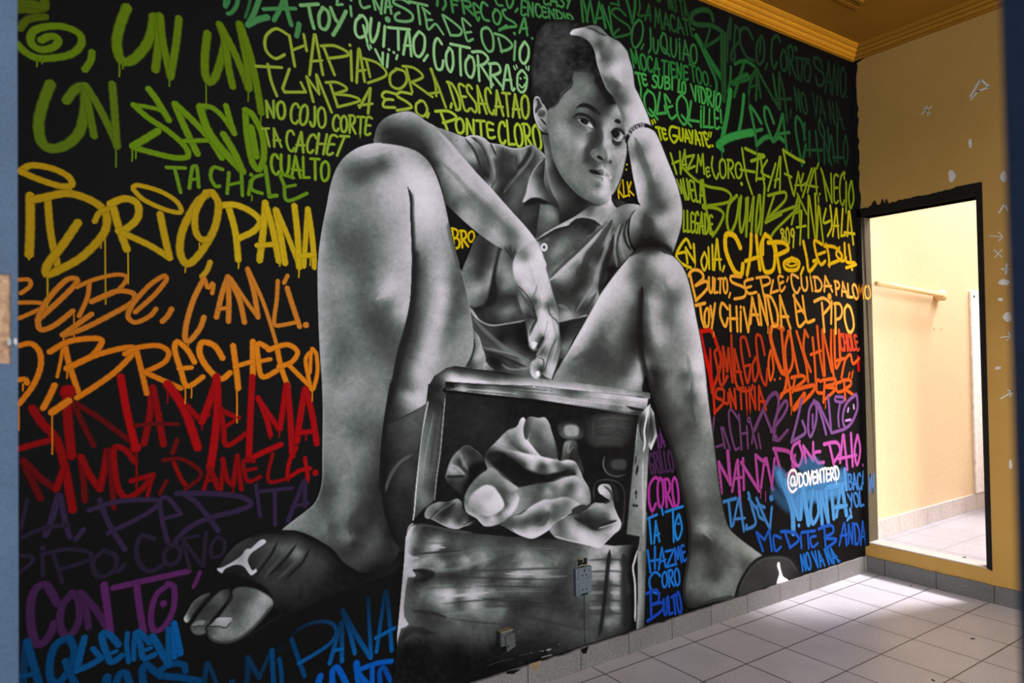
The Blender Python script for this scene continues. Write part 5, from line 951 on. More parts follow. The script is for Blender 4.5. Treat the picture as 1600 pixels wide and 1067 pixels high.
class Spray:
    """one lettering phrase: ribbons of paint with soft overspray edges, one mesh"""
    def __init__(s): s.v = []; s.f = []; s.c = []; s.k = 0
    def rib(s, pts, w, color, a=1.0, soft=None, a2=None, color2=None):
        pts = np.asarray(pts, float)
        if soft is None: soft = 0.55+0.10*w
        # to metres on the wall: spray lines are round there, so they foreshorten with the wall
        X, Z = on_wall(pts[:, 0], pts[:, 1]); X1, Z1 = on_wall(pts[:1, 0], pts[:1, 1]+1.0); mpp = abs(float(Z1[0]-Z[0]))
        pts = np.stack([X, Z], 1)/mpp
        seg = np.hypot(*(pts[1:]-pts[:-1]).T); keep = np.r_[True, seg > 1e-4]; pts = pts[keep]
        if len(pts) < 2: pts = np.array([pts[0], pts[0]+[0.05, 0.05]])
        L = np.r_[0, np.cumsum(np.hypot(*(pts[1:]-pts[:-1]).T))]
        n = max(2, int(L[-1]/max(1.6, w*0.35))+1); u = np.linspace(0, L[-1], n)
        c = np.stack([np.interp(u, L, pts[:, 0]), np.interp(u, L, pts[:, 1])], 1)
        t = np.gradient(c, axis=0); t /= np.maximum(np.hypot(*t.T)[:, None], 1e-9)
        R = w/2*(0.82 if w < 7 else min(1.0, 0.82+(w-7)*0.09))
        # round caps
        rows = []; 
        for ang in (88, 60, 35, 15):
            q = math.radians(ang); rows.append((c[0]-t[0]*R*math.sin(q), t[0], math.cos(q), 0.0))
        for i in range(n):
            jit = 1+0.05*math.sin(i*1.7+w) ; rows.append((c[i], t[i], jit, i/(n-1)))
        for ang in (15, 35, 60, 88):
            q = math.radians(ang); rows.append((c[-1]+t[-1]*R*math.sin(q), t[-1], math.cos(q), 1.0))
        cap0 = rows[0][0]-t[0]*soft*0.8; cap1 = rows[-1][0]+t[-1]*soft*0.8
        rows = [(cap0, t[0], -1, 0.0)]+rows+[(cap1, t[-1], -1, 1.0)]
        base = len(s.v); dz = 4e-4+NL[0]*3.2e-5+s.k*8e-6; s.k += 1
        col_ = np.asarray(color, float); colb = col_ if color2 is None else np.asarray(color2, float)
        for (p, tt, k, f) in rows:
            nrm = np.array([-tt[1], tt[0]])
            al = a if a2 is None else a+(a2-a)*f
            al *= rng.uniform(.93, 1.0); cc = col_+(colb-col_)*f
            if k < 0: offs = [-soft, -.3*soft, 0, .3*soft, soft]; als = [0]*5
            else:
                rr = R*k; offs = [-(rr+soft), -max(rr-soft*.7, rr*.25), 0, max(rr-soft*.7, rr*.25), rr+soft]; als = [0, al, al*.97, al, 0]
            for o, q in zip(offs, als):
                s.v.append(((p[0]+nrm[0]*o)*mpp, (p[1]+nrm[1]*o)*mpp, dz+f*6e-6)); s.c.append((*cc, q))
        for i in range(len(rows)-1):
            for j in range(4):
                A = base+i*5+j; s.f.append((A, A+1, A+6, A+5))
    def stroke(s, pts, w, color, a=1.0, curved=True, **k):
        pts = np.asarray(pts, float).reshape(-1, 2)
        if curved and len(pts) > 2: s.rib(smooth(pts, False, 7), w, color, a, **k); return
        for p, q in zip(pts[:-1], pts[1:]): s.rib(np.array([p, q]), w, color, a, **k)
    def drip(s, x, y, l, w, color, a=.9):
        s.rib(np.array([[x, y], [x+.4, y+l*.5], [x-.3+.012*l, y+l]]), w, color, a, soft=.5)
    def build(s, name, label):
        v = np.asarray(s.v); X, Z = v[:, 0], v[:, 1]
        me = bpy.data.meshes.new(name)
        me.from_pydata(np.stack([X, -v[:, 2], Z], 1).tolist(), [], s.f)
        at = me.color_attributes.new('paint', 'FLOAT_COLOR', 'POINT'); at.data.foreach_set('color', np.asarray(s.c, np.float32).ravel())
        o = link(name, me, M_spray, mural); tag(o, label); return o
t = NT('sprayed paint'); at = t.n('ShaderNodeAttribute', _attribute_name='paint')
t.l(at.outputs['Alpha'], t.b.inputs['Alpha']); M_spray = t.fin(at.outputs["Color"], 0.65, spec=0.05)
def C(r, g, b):
    if g > r and g > b and b > .35*g: b *= .86          # warm the sprayed greens a little
    return tuple(float(x) for x in lin([r, g, b])*LET_GAIN)
LET_GAIN = 1.0
def word(sp, text, quad, w, color, color2=None, a=1.0, drips=0, jit=.03, gap=.12, rnd=None, wob=.0):
    """text fitted to the quad (bottom-left, top-left, bottom-right, top-right) on the current sheet"""
    q = P(quad); BL, TL, BR, TRt = q
    r = rnd or random.Random(len(text)*31+int(q.sum()))
    adv = [F[ch][0]+gap for ch in text]; tot = sum(adv)-gap; x = 0.0
    c1 = np.asarray(color); c2 = c1 if color2 is None else np.asarray(color2)
    for ch, ad in zip(text, adv):
        cc = c1+(c2-c1)*min(1, x/tot); sx = 1+r.uniform(-jit, jit); dy = r.uniform(-jit, jit); sk = r.uniform(-jit, jit)*1.5; lows = []
        for st in F[ch][1]:
            p = np.asarray(st[1:], float).reshape(-1, 2)
            u = (x+p[:, 0]*sx+sk*(p[:, 1]-.5))/tot; vv = (p[:, 1]-.5)*(1+dy)+.5+dy*.5
            b_ = BL[None]+(BR-BL)[None]*u[:, None]; t_ = TL[None]+(TRt-TL)[None]*u[:, None]
            pts = b_+(t_-b_)*vv[:, None]
            sp.stroke(pts, w*r.uniform(.92, 1.06), cc, a, curved=st[0] == 1); lows.append(pts[np.argmax(pts[:, 1])])
        if drips and lows and r.random() < drips:
            lo = max(lows, key=lambda z: z[1]); sp.drip(lo[0], lo[1], r.uniform(5, 14), max(1.2, w*.35), cc, a*.9)
        x += ad
NL = [0]
def phrase(label, items, a=1.0):
    sp = Spray()
    for it in items: it(sp)
    NL[0] += 1; return sp.build('lettering', label)
def W(*args, **k):
    tr = TR; return lambda sp: (globals().__setitem__('TR', tr), word(sp, *args, **k))
def S_(pts, w, color, a=1.0, curved=True, **k):
    p = P(pts); return lambda sp: sp.stroke(p, w, color, a, curved, **k)
def D_(x, y, l, w, color, a=.9):
    p = P([x, y])[0]; return lambda sp: sp.drip(p[0], p[1], l, w, color, a)
def DOT(x, y, w, color, a=1.0):
    p = P([x, y])[0]; return lambda sp: sp.rib(np.array([p, p+[.3, .3]]), w, color, a)

# ---------------- left field, large hand-drawn letters
sheet(0,0,3.81)
g1 = C(92,116,10); g1b = C(84,106,14); g1d = C(78,92,8); tg = C(48,112,70)
phrase('olive green spiral at the top left', [S_([100,60, 130,55, 200,60, 265,45], 11, g1d, .9), S_([262,0, 262,40, 200,25, 120,20], 12, g1d, .9), S_([120,170, 160,120, 220,105, 270,100], 10, g1d, .9),
  S_([245,240, 300,215, 350,235, 320,280, 240,295, 185,255, 195,190, 270,160, 380,160, 470,200, 485,260, 430,320, 320,345, 220,345, 150,310, 100,260], 10, g1), D_(220,350,12,3,g1), D_(250,350,8,2.5,g1), S_([548,310, 540,360, 505,415], 9, g1)])
phrase('olive green letters UN near the top left', [S_([755,45, 715,150, 695,250, 710,340, 745,370, 800,350, 870,270, 905,180, 915,100], 13, g1), S_([950,95, 945,250, 925,415], 11, g1), S_([955,100, 970,250, 1015,460], 9.5, g1), S_([1065,110, 1050,250, 1015,455], 10, g1), D_(710,380,20,3.2,g1), D_(732,375,9,3,g1), D_(1008,460,14,3,g1)])
phrase('olive green letters UN running into the letter M, top left', [S_([1235,200, 1220,330, 1222,440, 1245,490, 1280,460, 1320,340, 1340,250], 11, g1), S_([1305,145, 1340,250, 1360,400, 1385,515], 10, g1), S_([1310,150, 1380,280, 1440,420, 1480,530], 10, g1), S_([1425,145, 1450,260, 1475,400, 1480,525], 11, g1), S_([1430,150, 1490,330, 1530,520, 1555,670], 10, g1), D_(1226,500,40,2.6,g1), D_(1477,535,18,2.6,g1), D_(1552,680,13,2.6,g1)])
phrase('broad olive green letters UN in the second row, upper left', [S_([300,500, 255,620, 230,740, 250,850, 310,885, 400,860, 470,790, 500,690, 510,590, 500,520], 13.5, g1b), S_([395,600, 440,540, 490,510, 515,560], 12, g1b), S_([500,520, 530,650, 560,810], 9.5, g1b), S_([510,510, 590,640, 660,780, 700,870], 10, g1b), S_([668,500, 680,640, 695,870], 10, g1b), D_(690,880,30,3.2,g1b)])
g2 = C(100,132,14)
phrase('jagged green letters SAGO, upper left', [S_([885,530, 930,590, 1005,715], 9, g2, curved=False), S_([1010,715, 960,660, 870,635, 790,625], 7, g2), S_([795,625, 880,700, 1000,780, 1100,870, 1120,930, 1050,940, 950,920, 800,880], 8.5, g2), S_([790,870, 860,830, 940,780], 10, g2), D_(786,890,18,2.6,g2), D_(808,890,14,2.6,g2),
  S_([1040,620, 1100,760, 1175,915], 9.5, g2), S_([1045,620, 1150,720, 1250,830, 1320,940], 9, g2), S_([1095,840, 1240,835], 7.5, g2), S_([1190,640, 1240,780, 1330,900, 1445,1020], 11, g2), S_([1185,630, 1260,640, 1330,700, 1390,790], 8, g2), S_([1345,630, 1370,720, 1395,795], 8.5, g2), S_([1330,800, 1390,900, 1440,1010], 10, g2),
  S_([1460,660, 1470,800, 1500,960, 1540,1010, 1570,940, 1560,800, 1500,680, 1460,655], 9, g2), S_([1495,760, 1525,930], 10, g2), D_(1440,1030,14,2.5,g2)])
sheet(380,0,3.333)
t1 = C(66,128,84); t2 = C(112,164,118); t3 = C(140,188,148); tb = C(58,118,78)
phrase('green letters LA and a comma at the top left of the boy', [S_([95,-40, 60,60, 25,130], 8, t1), S_([25,130, 70,105, 125,90], 9, t1), S_([215,-20, 190,50, 160,105], 7.5, t1), S_([215,-20, 230,60, 250,130], 7.5, t1), S_([105,48, 190,45, 272,45], 6.5, t1), S_([290,125, 285,160, 278,188], 8, t1), S_([40,-30, 30,30, 10,90], 5, tb, .6)])
phrase('pale green word TOY at the top', [S_([298,28, 390,22], 6, t2), S_([340,25, 352,90, 368,148], 6, t2), S_([415,40, 395,80, 400,140, 430,152, 448,110, 440,60, 412,40], 6, t2), S_([455,40, 480,100, 495,120], 6, t2), S_([535,60, 500,130, 468,182], 6.5, t2)])
phrase('teal green letter O at the top left behind the olive letters', [S_([-75,5, -95,40, -95,0], 6, tb), S_([-28,-5, -35,30, -60,65, -80,72], 7, tb)])
t4 = C(104,158,116)
sheet(520,0,4.0)
phrase('pale green words LLENASTE DE ODIO at the top', [S_([30,-20, 25,30, 60,28], 4.5, t4, curved=False), S_([110,40, 116,100], 4.5, t4), DOT(112,0,5,t4), S_([170,-20, 170,20, 190,50, 230,40], 4.5, t4), S_([250,-10, 265,60], 4.5, t4), S_([252,-20, 305,85], 4.5, t4), S_([300,85, 310,-20], 4.5, t4),
  S_([325,80, 335,0, 350,0, 365,85], 4.5, t4), S_([330,45, 368,40], 4, t4), DOT(340,120,8,t4), S_([475,20, 430,-5, 385,-5, 380,20, 450,55, 495,90, 495,125, 450,135, 395,125, 390,95, 415,80], 4.8, t4), S_([475,10, 590,35], 4.8, t4), S_([530,30, 545,150], 4.8, t4), S_([560,50, 605,85], 4.6, t4), S_([565,55, 580,110, 595,185, 640,150, 670,185, 690,215], 4.2, t4), S_([580,125, 620,125], 4.2, t4),
  S_([685,95, 735,220], 4.6, t4), S_([690,95, 760,145, 805,190, 790,220, 735,220], 4.6, t4), S_([860,160, 810,115, 815,160, 840,255, 875,245], 4.4, t4), S_([825,205, 865,200], 4, t4),
  S_([960,170, 930,190, 935,260, 970,320, 1000,310, 1000,230, 975,180, 945,175], 4.8, t4), S_([1035,240, 1055,325], 4.8, t4), S_([1010,210, 1070,230, 1120,280, 1095,310, 1050,320], 4.8, t4), S_([1140,260, 1132,375], 4.8, t4), DOT(1134,210,5.5,t4), S_([1195,265, 1170,310, 1170,370, 1195,398, 1220,360, 1222,300, 1200,262], 5, t3)])
phrase('pale green words QUITAO and VI in quotes', [S_([180,98, 145,130, 140,200, 165,235, 205,215, 215,150, 190,100, 165,100], 5, t3), S_([190,160, 215,265], 4.6, t3), S_([240,115, 232,200, 245,265, 275,220, 290,145], 5, t3), S_([325,165, 316,290], 5, t3), DOT(342,122,9,t4), S_([345,172, 480,185], 5, t3), S_([408,185, 410,310], 5, t3), S_([440,340, 465,200, 475,200, 490,350], 5, t3), S_([445,285, 490,285], 4.6, t3),
  S_([535,200, 505,250, 510,330, 540,355, 570,310, 572,230, 540,198], 5, t3), S_([592,345, 568,380], 4.6, t3), S_([215,280, 228,310], 3.6, t3), S_([232,282, 240,300], 3.2, t3), S_([265,310, 312,405], 4.4, t3), S_([310,405, 312,330], 4.4, t3), S_([345,340, 338,420], 4.4, t3), DOT(350,310,5,t3), DOT(380,328,5,t3), S_([403,345, 396,370], 4, t3)])
phrase('mint green word COTORRA with a smiling face', [S_([680,275, 655,240, 635,270, 632,350, 650,430, 680,430, 690,380], 5, t3), S_([730,300, 708,340, 712,410, 735,450, 752,400, 745,320, 725,300], 5, t3), S_([735,275, 855,300], 5, t3), S_([795,295, 795,360, 800,470], 5, t3), S_([855,350, 830,390, 835,455, 865,485, 885,430, 875,365, 850,350], 5, t3), S_([905,350, 910,420, 915,505], 5, t3), S_([870,325, 930,325, 970,365, 945,400, 905,410], 5, t3), S_([925,410, 1000,530], 5, t3), S_([985,400, 985,470, 990,545], 5, t3), S_([975,400, 1030,400, 1045,450, 990,475], 5, t3), S_([1000,470, 1060,545], 5, t3),
  S_([1062,560, 1085,410, 1095,410, 1120,560], 5, t3), S_([1068,500, 1115,500], 4.6, t3), S_([1135,555, 1125,565], 5, t3), S_([1178,440, 1155,470, 1155,550, 1180,578, 1205,555, 1212,480, 1185,440], 4.4, t3), DOT(1172,490,4,t3), DOT(1198,485,4,t3), S_([1165,530, 1185,548, 1205,520], 3.2, t3), S_([1130,415, 1140,435], 3, t3), S_([1145,408, 1152,425], 3, t3), S_([1207,415, 1210,432], 3, t3), S_([1225,415, 1222,440], 3, t3)])
t5 = C(62,122,76); t6 = C(70,134,84)
phrase('green word FRECOSA beside the hair', [S_([655,-10, 652,35], 5, t5), S_([700,0, 705,30, 688,60], 5, t5), S_([735,-20, 750,75], 5, t5), S_([735,-5, 780,5], 4.4, t5), S_([740,30, 775,32], 4, t5), S_([805,-20, 820,85], 5, t5), S_([800,0, 850,10, 860,40, 820,40], 4.6, t5), S_([830,45, 880,95], 4.6, t5), S_([915,50, 880,20, 885,70, 905,130, 915,110], 4.6, t5), S_([895,80, 920,75], 4, t5), S_([965,35, 935,15, 925,70, 945,120, 975,130], 4.6, t6), S_([1020,60, 1000,90, 1010,140, 1035,150, 1050,100, 1030,65, 1012,60], 4.6, t6), S_([1080,60, 1060,70, 1080,110, 1130,140, 1145,165, 1100,170, 1040,185], 4.6, t6), S_([1040,190, 1085,160], 4.6, t6), DOT(1134,208,5,t6), S_([1165,205, 1195,115, 1200,115, 1215,220], 4.8, t6), S_([1175,180, 1215,175], 4.2, t6), DOT(1245,240,5,t6)])
phrase('dark green words ENCENDIO and EASY above the hair', [W('ENCENDIO', [1175,95, 1175,-5, 1510,128, 1490,95], 4.2, t5, jit=.06), S_([1080,-10, 1100,50, 1125,20, 1125,-20], 4.6, t5), S_([1010,-10, 1030,30, 1060,35], 4.4, t5), S_([1155,55, 1140,75], 4, t5), W('EASY', [1315,25, 1310,-50, 1490,55, 1490,-25], 4, t5, jit=.06)])
y1 = C(142,158,56); y2 = C(150,172,52); y3 = C(134,160,46)
sheet(380,0,3.333)
phrase('yellow green word CHAPIADORA', [S_([230,180, 170,150, 118,190, 118,260, 165,305, 215,285], 5, y1), S_([240,185, 268,345], 5, y1), S_([315,180, 330,265], 4.8, y1), S_([255,262, 325,235], 4.4, y1), S_([345,390, 370,180, 375,180, 415,390], 5, y1), S_([350,320, 410,315], 4.4, y1), S_([418,245, 475,390], 5, y1), S_([405,240, 480,240, 550,285, 440,305], 5, y1), DOT(555,235,5.5,y1), S_([560,265, 565,420], 4.8, y1), S_([590,430, 600,255, 605,255, 632,425], 5, y1), S_([595,370, 635,365], 4.4, y1),
  S_([640,310, 660,400], 4.6, y1), S_([625,305, 700,330, 745,390, 650,432], 4.6, y1), S_([800,360, 765,390, 770,445, 815,462, 850,425, 840,375, 795,358], 4.8, y1), S_([850,360, 880,480], 4.6, y1), S_([830,345, 890,355, 935,400, 870,430], 4.6, y1), S_([880,430, 985,505], 4.6, y1), S_([975,360, 1015,450, 1055,560], 4.8, y1), S_([980,360, 1000,440, 1005,500], 4.6, y1), S_([960,490, 1020,480], 4.2, y1)])
phrase('yellow green word TUMBA', [S_([65,345, 200,352], 5, y1), S_([128,335, 145,420, 175,500], 5, y1), S_([240,360, 205,460, 215,480, 325,480], 5, y1, curved=False), S_([325,480, 300,430], 4.6, y1), S_([330,400, 365,530], 4.8, y1), S_([330,400, 395,490], 4.6, y1), S_([395,490, 380,390], 4.6, y1), S_([382,390, 460,585], 4.8, y1), S_([450,430, 490,550], 4.8, y1), S_([430,430, 490,430, 540,465, 470,490], 4.6, y1), S_([470,490, 560,500, 605,525, 490,558], 4.6, y1), S_([605,560, 660,460], 4.8, y1), S_([662,460, 650,590], 4.8, y1), S_([600,550, 672,540], 4.4, y1)])
phrase('yellow green word ESO between two lines', [S_([795,490, 740,478, 722,500, 745,520], 4.6, y2), S_([780,520, 740,520, 730,555, 790,560], 4.6, y2), S_([875,490, 820,480, 800,500, 850,530, 875,560, 800,575], 4.6, y2), S_([925,525, 900,545, 905,590, 940,605, 958,570, 940,530, 918,525], 4.6, y2), S_([965,590, 958,610], 5, y2)])
phrase('yellow green word DESACATAO beside the ear', [S_([1085,540, 1080,560], 5, y2), W('DESACATAO', [1105,572, 1062,425, 1488,618, 1485,500], 4.8, y2, jit=.05)])
phrase('lime green words PONTE CLORO above the shirt', [S_([1030,590, 1062,675], 5, C(160,186,52)), S_([1000,580, 1070,580, 1110,615, 1040,640], 5, C(160,186,52)), W('ONTE', [1105,690, 1105,615, 1310,722, 1300,640], 4.8, C(160,186,52), jit=.05), W('CLORO', [1330,745, 1325,625, 1560,785, 1540,660], 4.8, C(164,190,50), jit=.06)])
phrase('small olive words NO COJO CORTE', [W('NO', [122,610, 112,530, 220,622, 220,530], 4.6, y3, jit=.05), W('COJO', [240,640, 250,535, 430,668, 432,570], 4.6, y3, jit=.06), W('CORTE', [465,680, 465,595, 662,705, 670,615], 4.4, y3, jit=.05, drips=.2)])
phrase('small olive words TA CACHET', [W('TA', [120,762, 95,668, 200,765, 180,670], 4.2, y3), W('CACHET', [225,785, 220,680, 510,812, 550,715], 4.6, y3, jit=.06, drips=.2)])
phrase('small green word CUALTO', [W('CUALTO', [145,905, 140,800, 450,945, 450,840], 4.8, C(120,152,28), jit=.06)])
g3 = C(98,134,22)
sheet(0,260,3.077)
phrase('green words TA CHICLE', [S_([800,5, 890,8], 6, g3), S_([838,5, 868,125], 6, g3), S_([910,105, 925,5, 945,0, 955,100], 6, g3), S_([912,65, 955,60], 5, g3), S_([1070,15, 1025,5, 1012,50, 1035,95, 1055,95], 6, g3), S_([1100,30, 1092,130], 6, g3), S_([1160,30, 1165,140], 6, g3), S_([1095,90, 1165,75], 5, g3), S_([1205,70, 1195,135], 6, g3), DOT(1207,40,7,g3), S_([1260,40, 1215,60, 1210,110, 1260,130], 6, g3), S_([1275,0, 1295,145, 1330,140], 7, g3, curved=False), S_([1410,55, 1350,40, 1365,90, 1380,165, 1475,130], 6, g3), S_([1365,100, 1420,90], 5, g3), D_(1210,140,8,2.5,g3)])
o1 = C(168,132,12); o2 = C(176,142,16)
phrase('mustard yellow letters IDRIO in the second big row', [S_([100,20, 150,-5, 250,10, 330,50, 345,90, 290,95, 180,60, 100,25], 9, o1), S_([145,140, 145,300, 140,425], 11, o1), S_([230,170, 245,330, 280,490], 9, o1), S_([160,160, 210,150, 330,130, 450,170, 510,230, 500,320, 400,430, 300,490, 225,520, 230,470, 300,380, 375,270], 11, o1), S_([455,265, 480,220, 530,200], 8, o1), D_(340,95,10,3,o1),
  S_([545,200, 570,290, 610,400], 10, o2), S_([530,180, 600,155, 660,180, 660,250, 600,305, 570,310], 10, o2), S_([590,320, 720,380, 815,440], 9, o2), S_([770,230, 790,330, 815,440], 9.5, o2), S_([640,100, 660,90, 770,120, 850,170, 870,220, 800,210, 690,160, 640,110], 7.5, o2), D_(228,530,24,3,o1), D_(505,340,105,2.6,o1), D_(485,350,14,2.4,o1), D_(228,600,26,2.4,o1), D_(615,410,50,2.6,o2), D_(140,430,6,3,o1),
  S_([1010,125, 950,170, 880,300, 865,410, 900,470, 960,420, 1030,300, 1050,180, 1020,125], 10, o2), S_([990,125, 940,220, 940,310, 965,350, 1000,350], 9, o2), D_(890,475,11,2.6,o2), D_(958,370,12,2.4,o2), D_(975,350,10,2.4,o2)])
o3 = C(192,160,18)
phrase('mustard yellow word PANA in the second big row', [S_([1095,185, 1130,310, 1145,450], 9, o3), S_([1050,190, 1130,185, 1210,220, 1250,265, 1220,310, 1150,345], 9, o3), D_(1146,455,11,2.8,o3), S_([1275,175, 1265,310, 1248,450], 9.5, o3), S_([1275,180, 1310,300, 1340,455], 9, o3), S_([1235,380, 1310,375], 8, o3), S_([1325,210, 1350,340, 1370,465], 9, o3), S_([1330,210, 1385,340, 1440,480], 8, o3), S_([1415,190, 1430,330, 1438,485], 9, o3), S_([1478,205, 1470,330, 1460,480], 8, o3), S_([1480,205, 1500,340, 1512,485], 8.5, o3), S_([1445,430, 1510,425], 8, o3), D_(1436,490,14,2.8,o3), D_(1245,450,5,2.6,o3), D_(1345,455,8,2.6,o3), D_(1490,440,12,2.4,o3)])
r1 = C(186,108,26); r2 = C(196,118,34)
phrase('orange cursive word BEBE with a comma', [S_([92,545, 140,545, 145,575, 100,610], 7, r1), S_([92,655, 180,655, 220,670, 150,705, 92,730], 7, r1), S_([180,740, 280,650, 360,570, 370,540, 320,545, 230,640, 185,730, 195,785, 260,765, 350,695], 8, r1), S_([380,720, 420,630, 430,560], 7, r1), S_([370,580, 450,545, 560,520, 610,535, 560,600, 440,650], 7, r1), S_([440,650, 560,600, 640,610, 640,650, 520,720, 400,780, 310,810], 8, r1), S_([300,810, 370,760, 440,710], 8, r1), D_(355,710,36,2.4,r1), D_(305,815,14,3,r1),
  S_([650,700, 740,620, 800,545, 790,525, 720,570, 640,660, 615,720, 650,750, 720,720, 750,685], 7.5, r1), S_([825,685, 805,720, 780,745], 8, r1)])
phrase('orange word CAMU', [S_([1020,610, 1025,560, 1000,585, 985,545], 7, r2), S_([1010,460, 995,500, 970,530], 8, C(180,140,24)), S_([980,540, 930,640, 895,760, 890,830, 910,840, 960,780, 980,725], 8, r2), S_([1040,725, 1070,600, 1095,530], 8, r2), S_([1095,535, 1100,640, 1098,745], 8, r2), S_([1050,685, 1100,680], 7, r2), S_([1100,535, 1150,640, 1175,750], 8, r2), S_([1110,540, 1170,630, 1240,725], 7, r2), S_([1190,495, 1220,600, 1240,725], 8, r2), S_([1190,490, 1260,640, 1310,790, 1335,880], 6.5, r2), S_([1335,550, 1330,640, 1318,730, 1325,765, 1420,750], 7, r2), S_([1380,585, 1400,650, 1440,770], 8, r2), S_([1382,525, 1365,560], 7, r2), DOT(1470,762,9,r2), D_(905,850,4,2.6,r2)])
sheet(0,540,3.077)
b1 = C(204,112,16); b2 = C(216,124,20)
phrase('bright orange word BRECHERO after a large O', [S_([92,0, 150,-10, 190,30, 195,100, 160,190, 92,280], 8, b1), S_([92,165, 120,160, 130,180], 8, b1), D_(110,185,10,3,b1), D_(90,290,38,2.4,b1), S_([262,190, 240,240, 208,300], 8.5, b1), S_([310,-10, 330,80, 375,220], 8, b1), S_([240,30, 330,-20, 450,-35, 490,-20, 440,50, 320,110], 8.5, b1), S_([320,110, 450,50, 600,10, 650,20, 560,120, 450,200, 370,250], 8.5, b1), S_([300,20, 290,80, 275,150], 5, b1), S_([330,265, 250,320], 10, b1), D_(250,330,62,2.6,b1), D_(322,120,12,2.6,b1),
  S_([655,20, 680,120, 705,230], 8, b1), S_([600,40, 660,10, 760,0, 810,30, 790,80, 690,130], 8, b1), S_([700,130, 790,170, 870,205], 8, b1), S_([935,80, 900,20, 850,-20, 840,20, 870,120, 900,195, 975,150], 8, b2), S_([860,110, 920,105], 7.5, b2), D_(890,200,26,2.4,b2), D_(920,195,18,2.4,b2), S_([1070,60, 1030,0, 970,-15, 960,40, 1000,110, 1060,160, 1105,130], 8.5, b2), S_([1120,0, 1135,110, 1145,205], 8.5, b2), S_([1215,-20, 1215,140], 8.5, b2), S_([1130,100, 1215,75], 7.5, b2), D_(1138,210,52,3,b2),
  S_([1300,20, 1240,-10, 1240,60, 1260,150, 1330,120], 8, b2), S_([1250,75, 1300,65], 7, b2), S_([1330,0, 1350,100, 1385,200], 8, b2), S_([1290,20, 1380,-5, 1430,30, 1400,80, 1340,100], 8, b2), S_([1390,95, 1490,195], 7.5, b2), S_([1505,20, 1470,60, 1480,140, 1500,215, 1525,130, 1520,40, 1500,15], 7, b2), S_([1495,30, 1490,130], 6, b2), D_(1500,220,15,2.6,b2)])
d1 = C(142,4,8); d2 = C(128,6,9); d3 = C(94,10,12); d4 = C(158,5,11)
phrase('dark red sprayed words JNA VELMA', [S_([155,300, 200,370, 270,450, 310,580, 350,790], 11, d2), S_([92,495, 180,470, 260,450], 9, d2), DOT(325,220,20,d1), S_([320,260, 330,400, 345,530], 12, d2), S_([350,270, 400,380, 450,480], 8, d3,.9), S_([370,280, 480,350, 640,470], 8, d3, .9), S_([580,150, 610,320, 650,480], 10, d4), DOT(652,490,14,d4), S_([730,200, 720,330, 692,470], 9, d2), S_([735,200, 760,330, 785,475], 9, d2), S_([650,385, 750,375, 855,378], 7, d3), S_([850,455, 830,515], 8, d3), D_(655,510,65,3.4,d2),
  S_([805,185, 860,260, 900,340, 950,490], 12, d4), S_([900,290, 960,350, 1000,330], 8, d1), S_([1045,150, 1010,260, 970,365], 10, d4), S_([1040,150, 1045,300, 1030,460, 1010,590], 11, d4), S_([1060,310, 1140,345], 8, d1), S_([1060,300, 1075,400, 1090,480, 1185,420], 8, d1), S_([1075,395, 1150,345], 6.5, d1), S_([1212,150, 1205,300, 1195,540], 9, d4), S_([1190,550, 1270,510, 1350,475], 8.5, d4), S_([1240,250, 1280,350, 1300,430], 8, d4), S_([1240,255, 1340,400], 8, d4), S_([1375,190, 1360,300, 1345,400], 8.5, d4), S_([1380,190, 1395,350, 1405,530], 9, d4), S_([1465,210, 1445,330, 1425,460], 9.5, d4), S_([1470,210, 1500,330, 1522,470], 9, d4), S_([1430,420, 1510,410], 8, d4), D_(970,375,9,2.6,d1), D_(1342,410,9,2.6,d4), D_(1440,430,9,2.4,d4), D_(1470,430,8,2.4,d4), D_(805,220,18,2.6,d1), D_(1298,430,6,2.4,d4)])
phrase('dim red words MMG DAMELI', [S_([110,550, 150,640, 195,735], 9, d3, .9), S_([115,555, 200,640, 270,690], 9, d3, .95), S_([310,580, 270,690], 9, d2), S_([385,530, 400,640, 408,745], 8.5, d3), S_([390,535, 430,620, 480,690], 9, d2), S_([515,505, 500,600, 480,690], 9, d2), S_([520,505, 535,640, 548,780], 8, d3), S_([650,560, 600,500, 550,490, 550,580, 570,690, 610,730, 680,690, 735,625], 8.5, d2), S_([630,650, 735,620], 8, d2), S_([735,625, 705,735], 6, d2), S_([800,650, 768,710], 7, d3),
  S_([835,560, 870,640, 900,680], 7, d2), S_([785,550, 870,545, 950,590, 965,630, 890,690], 7, d3), S_([1010,590, 980,690], 7, d2), S_([1010,590, 1048,685], 8, d2), S_([990,650, 1040,640], 6, d2), S_([1072,545, 1062,690], 7, d2), S_([1070,545, 1090,640, 1120,670], 8, d2), S_([1140,530, 1120,670], 8, d2), S_([1140,530, 1160,690], 7.5, d2), S_([1220,555, 1170,555, 1190,650, 1250,630], 7, d2), S_([1180,600, 1230,590], 6, d2), S_([1310,520, 1290,650, 1390,635], 6.5, d2), S_([1425,490, 1390,560, 1385,630, 1440,600, 1490,590], 7, d4), S_([1465,540, 1480,640], 7, d4), DOT(1515,610,9,d4), D_(1120,680,8,2.6,d2), D_(1385,635,6,2.6,d4), D_(1482,640,6,2.4,d4)])
p1 = C(48,34,62); p2 = C(36,29,46)
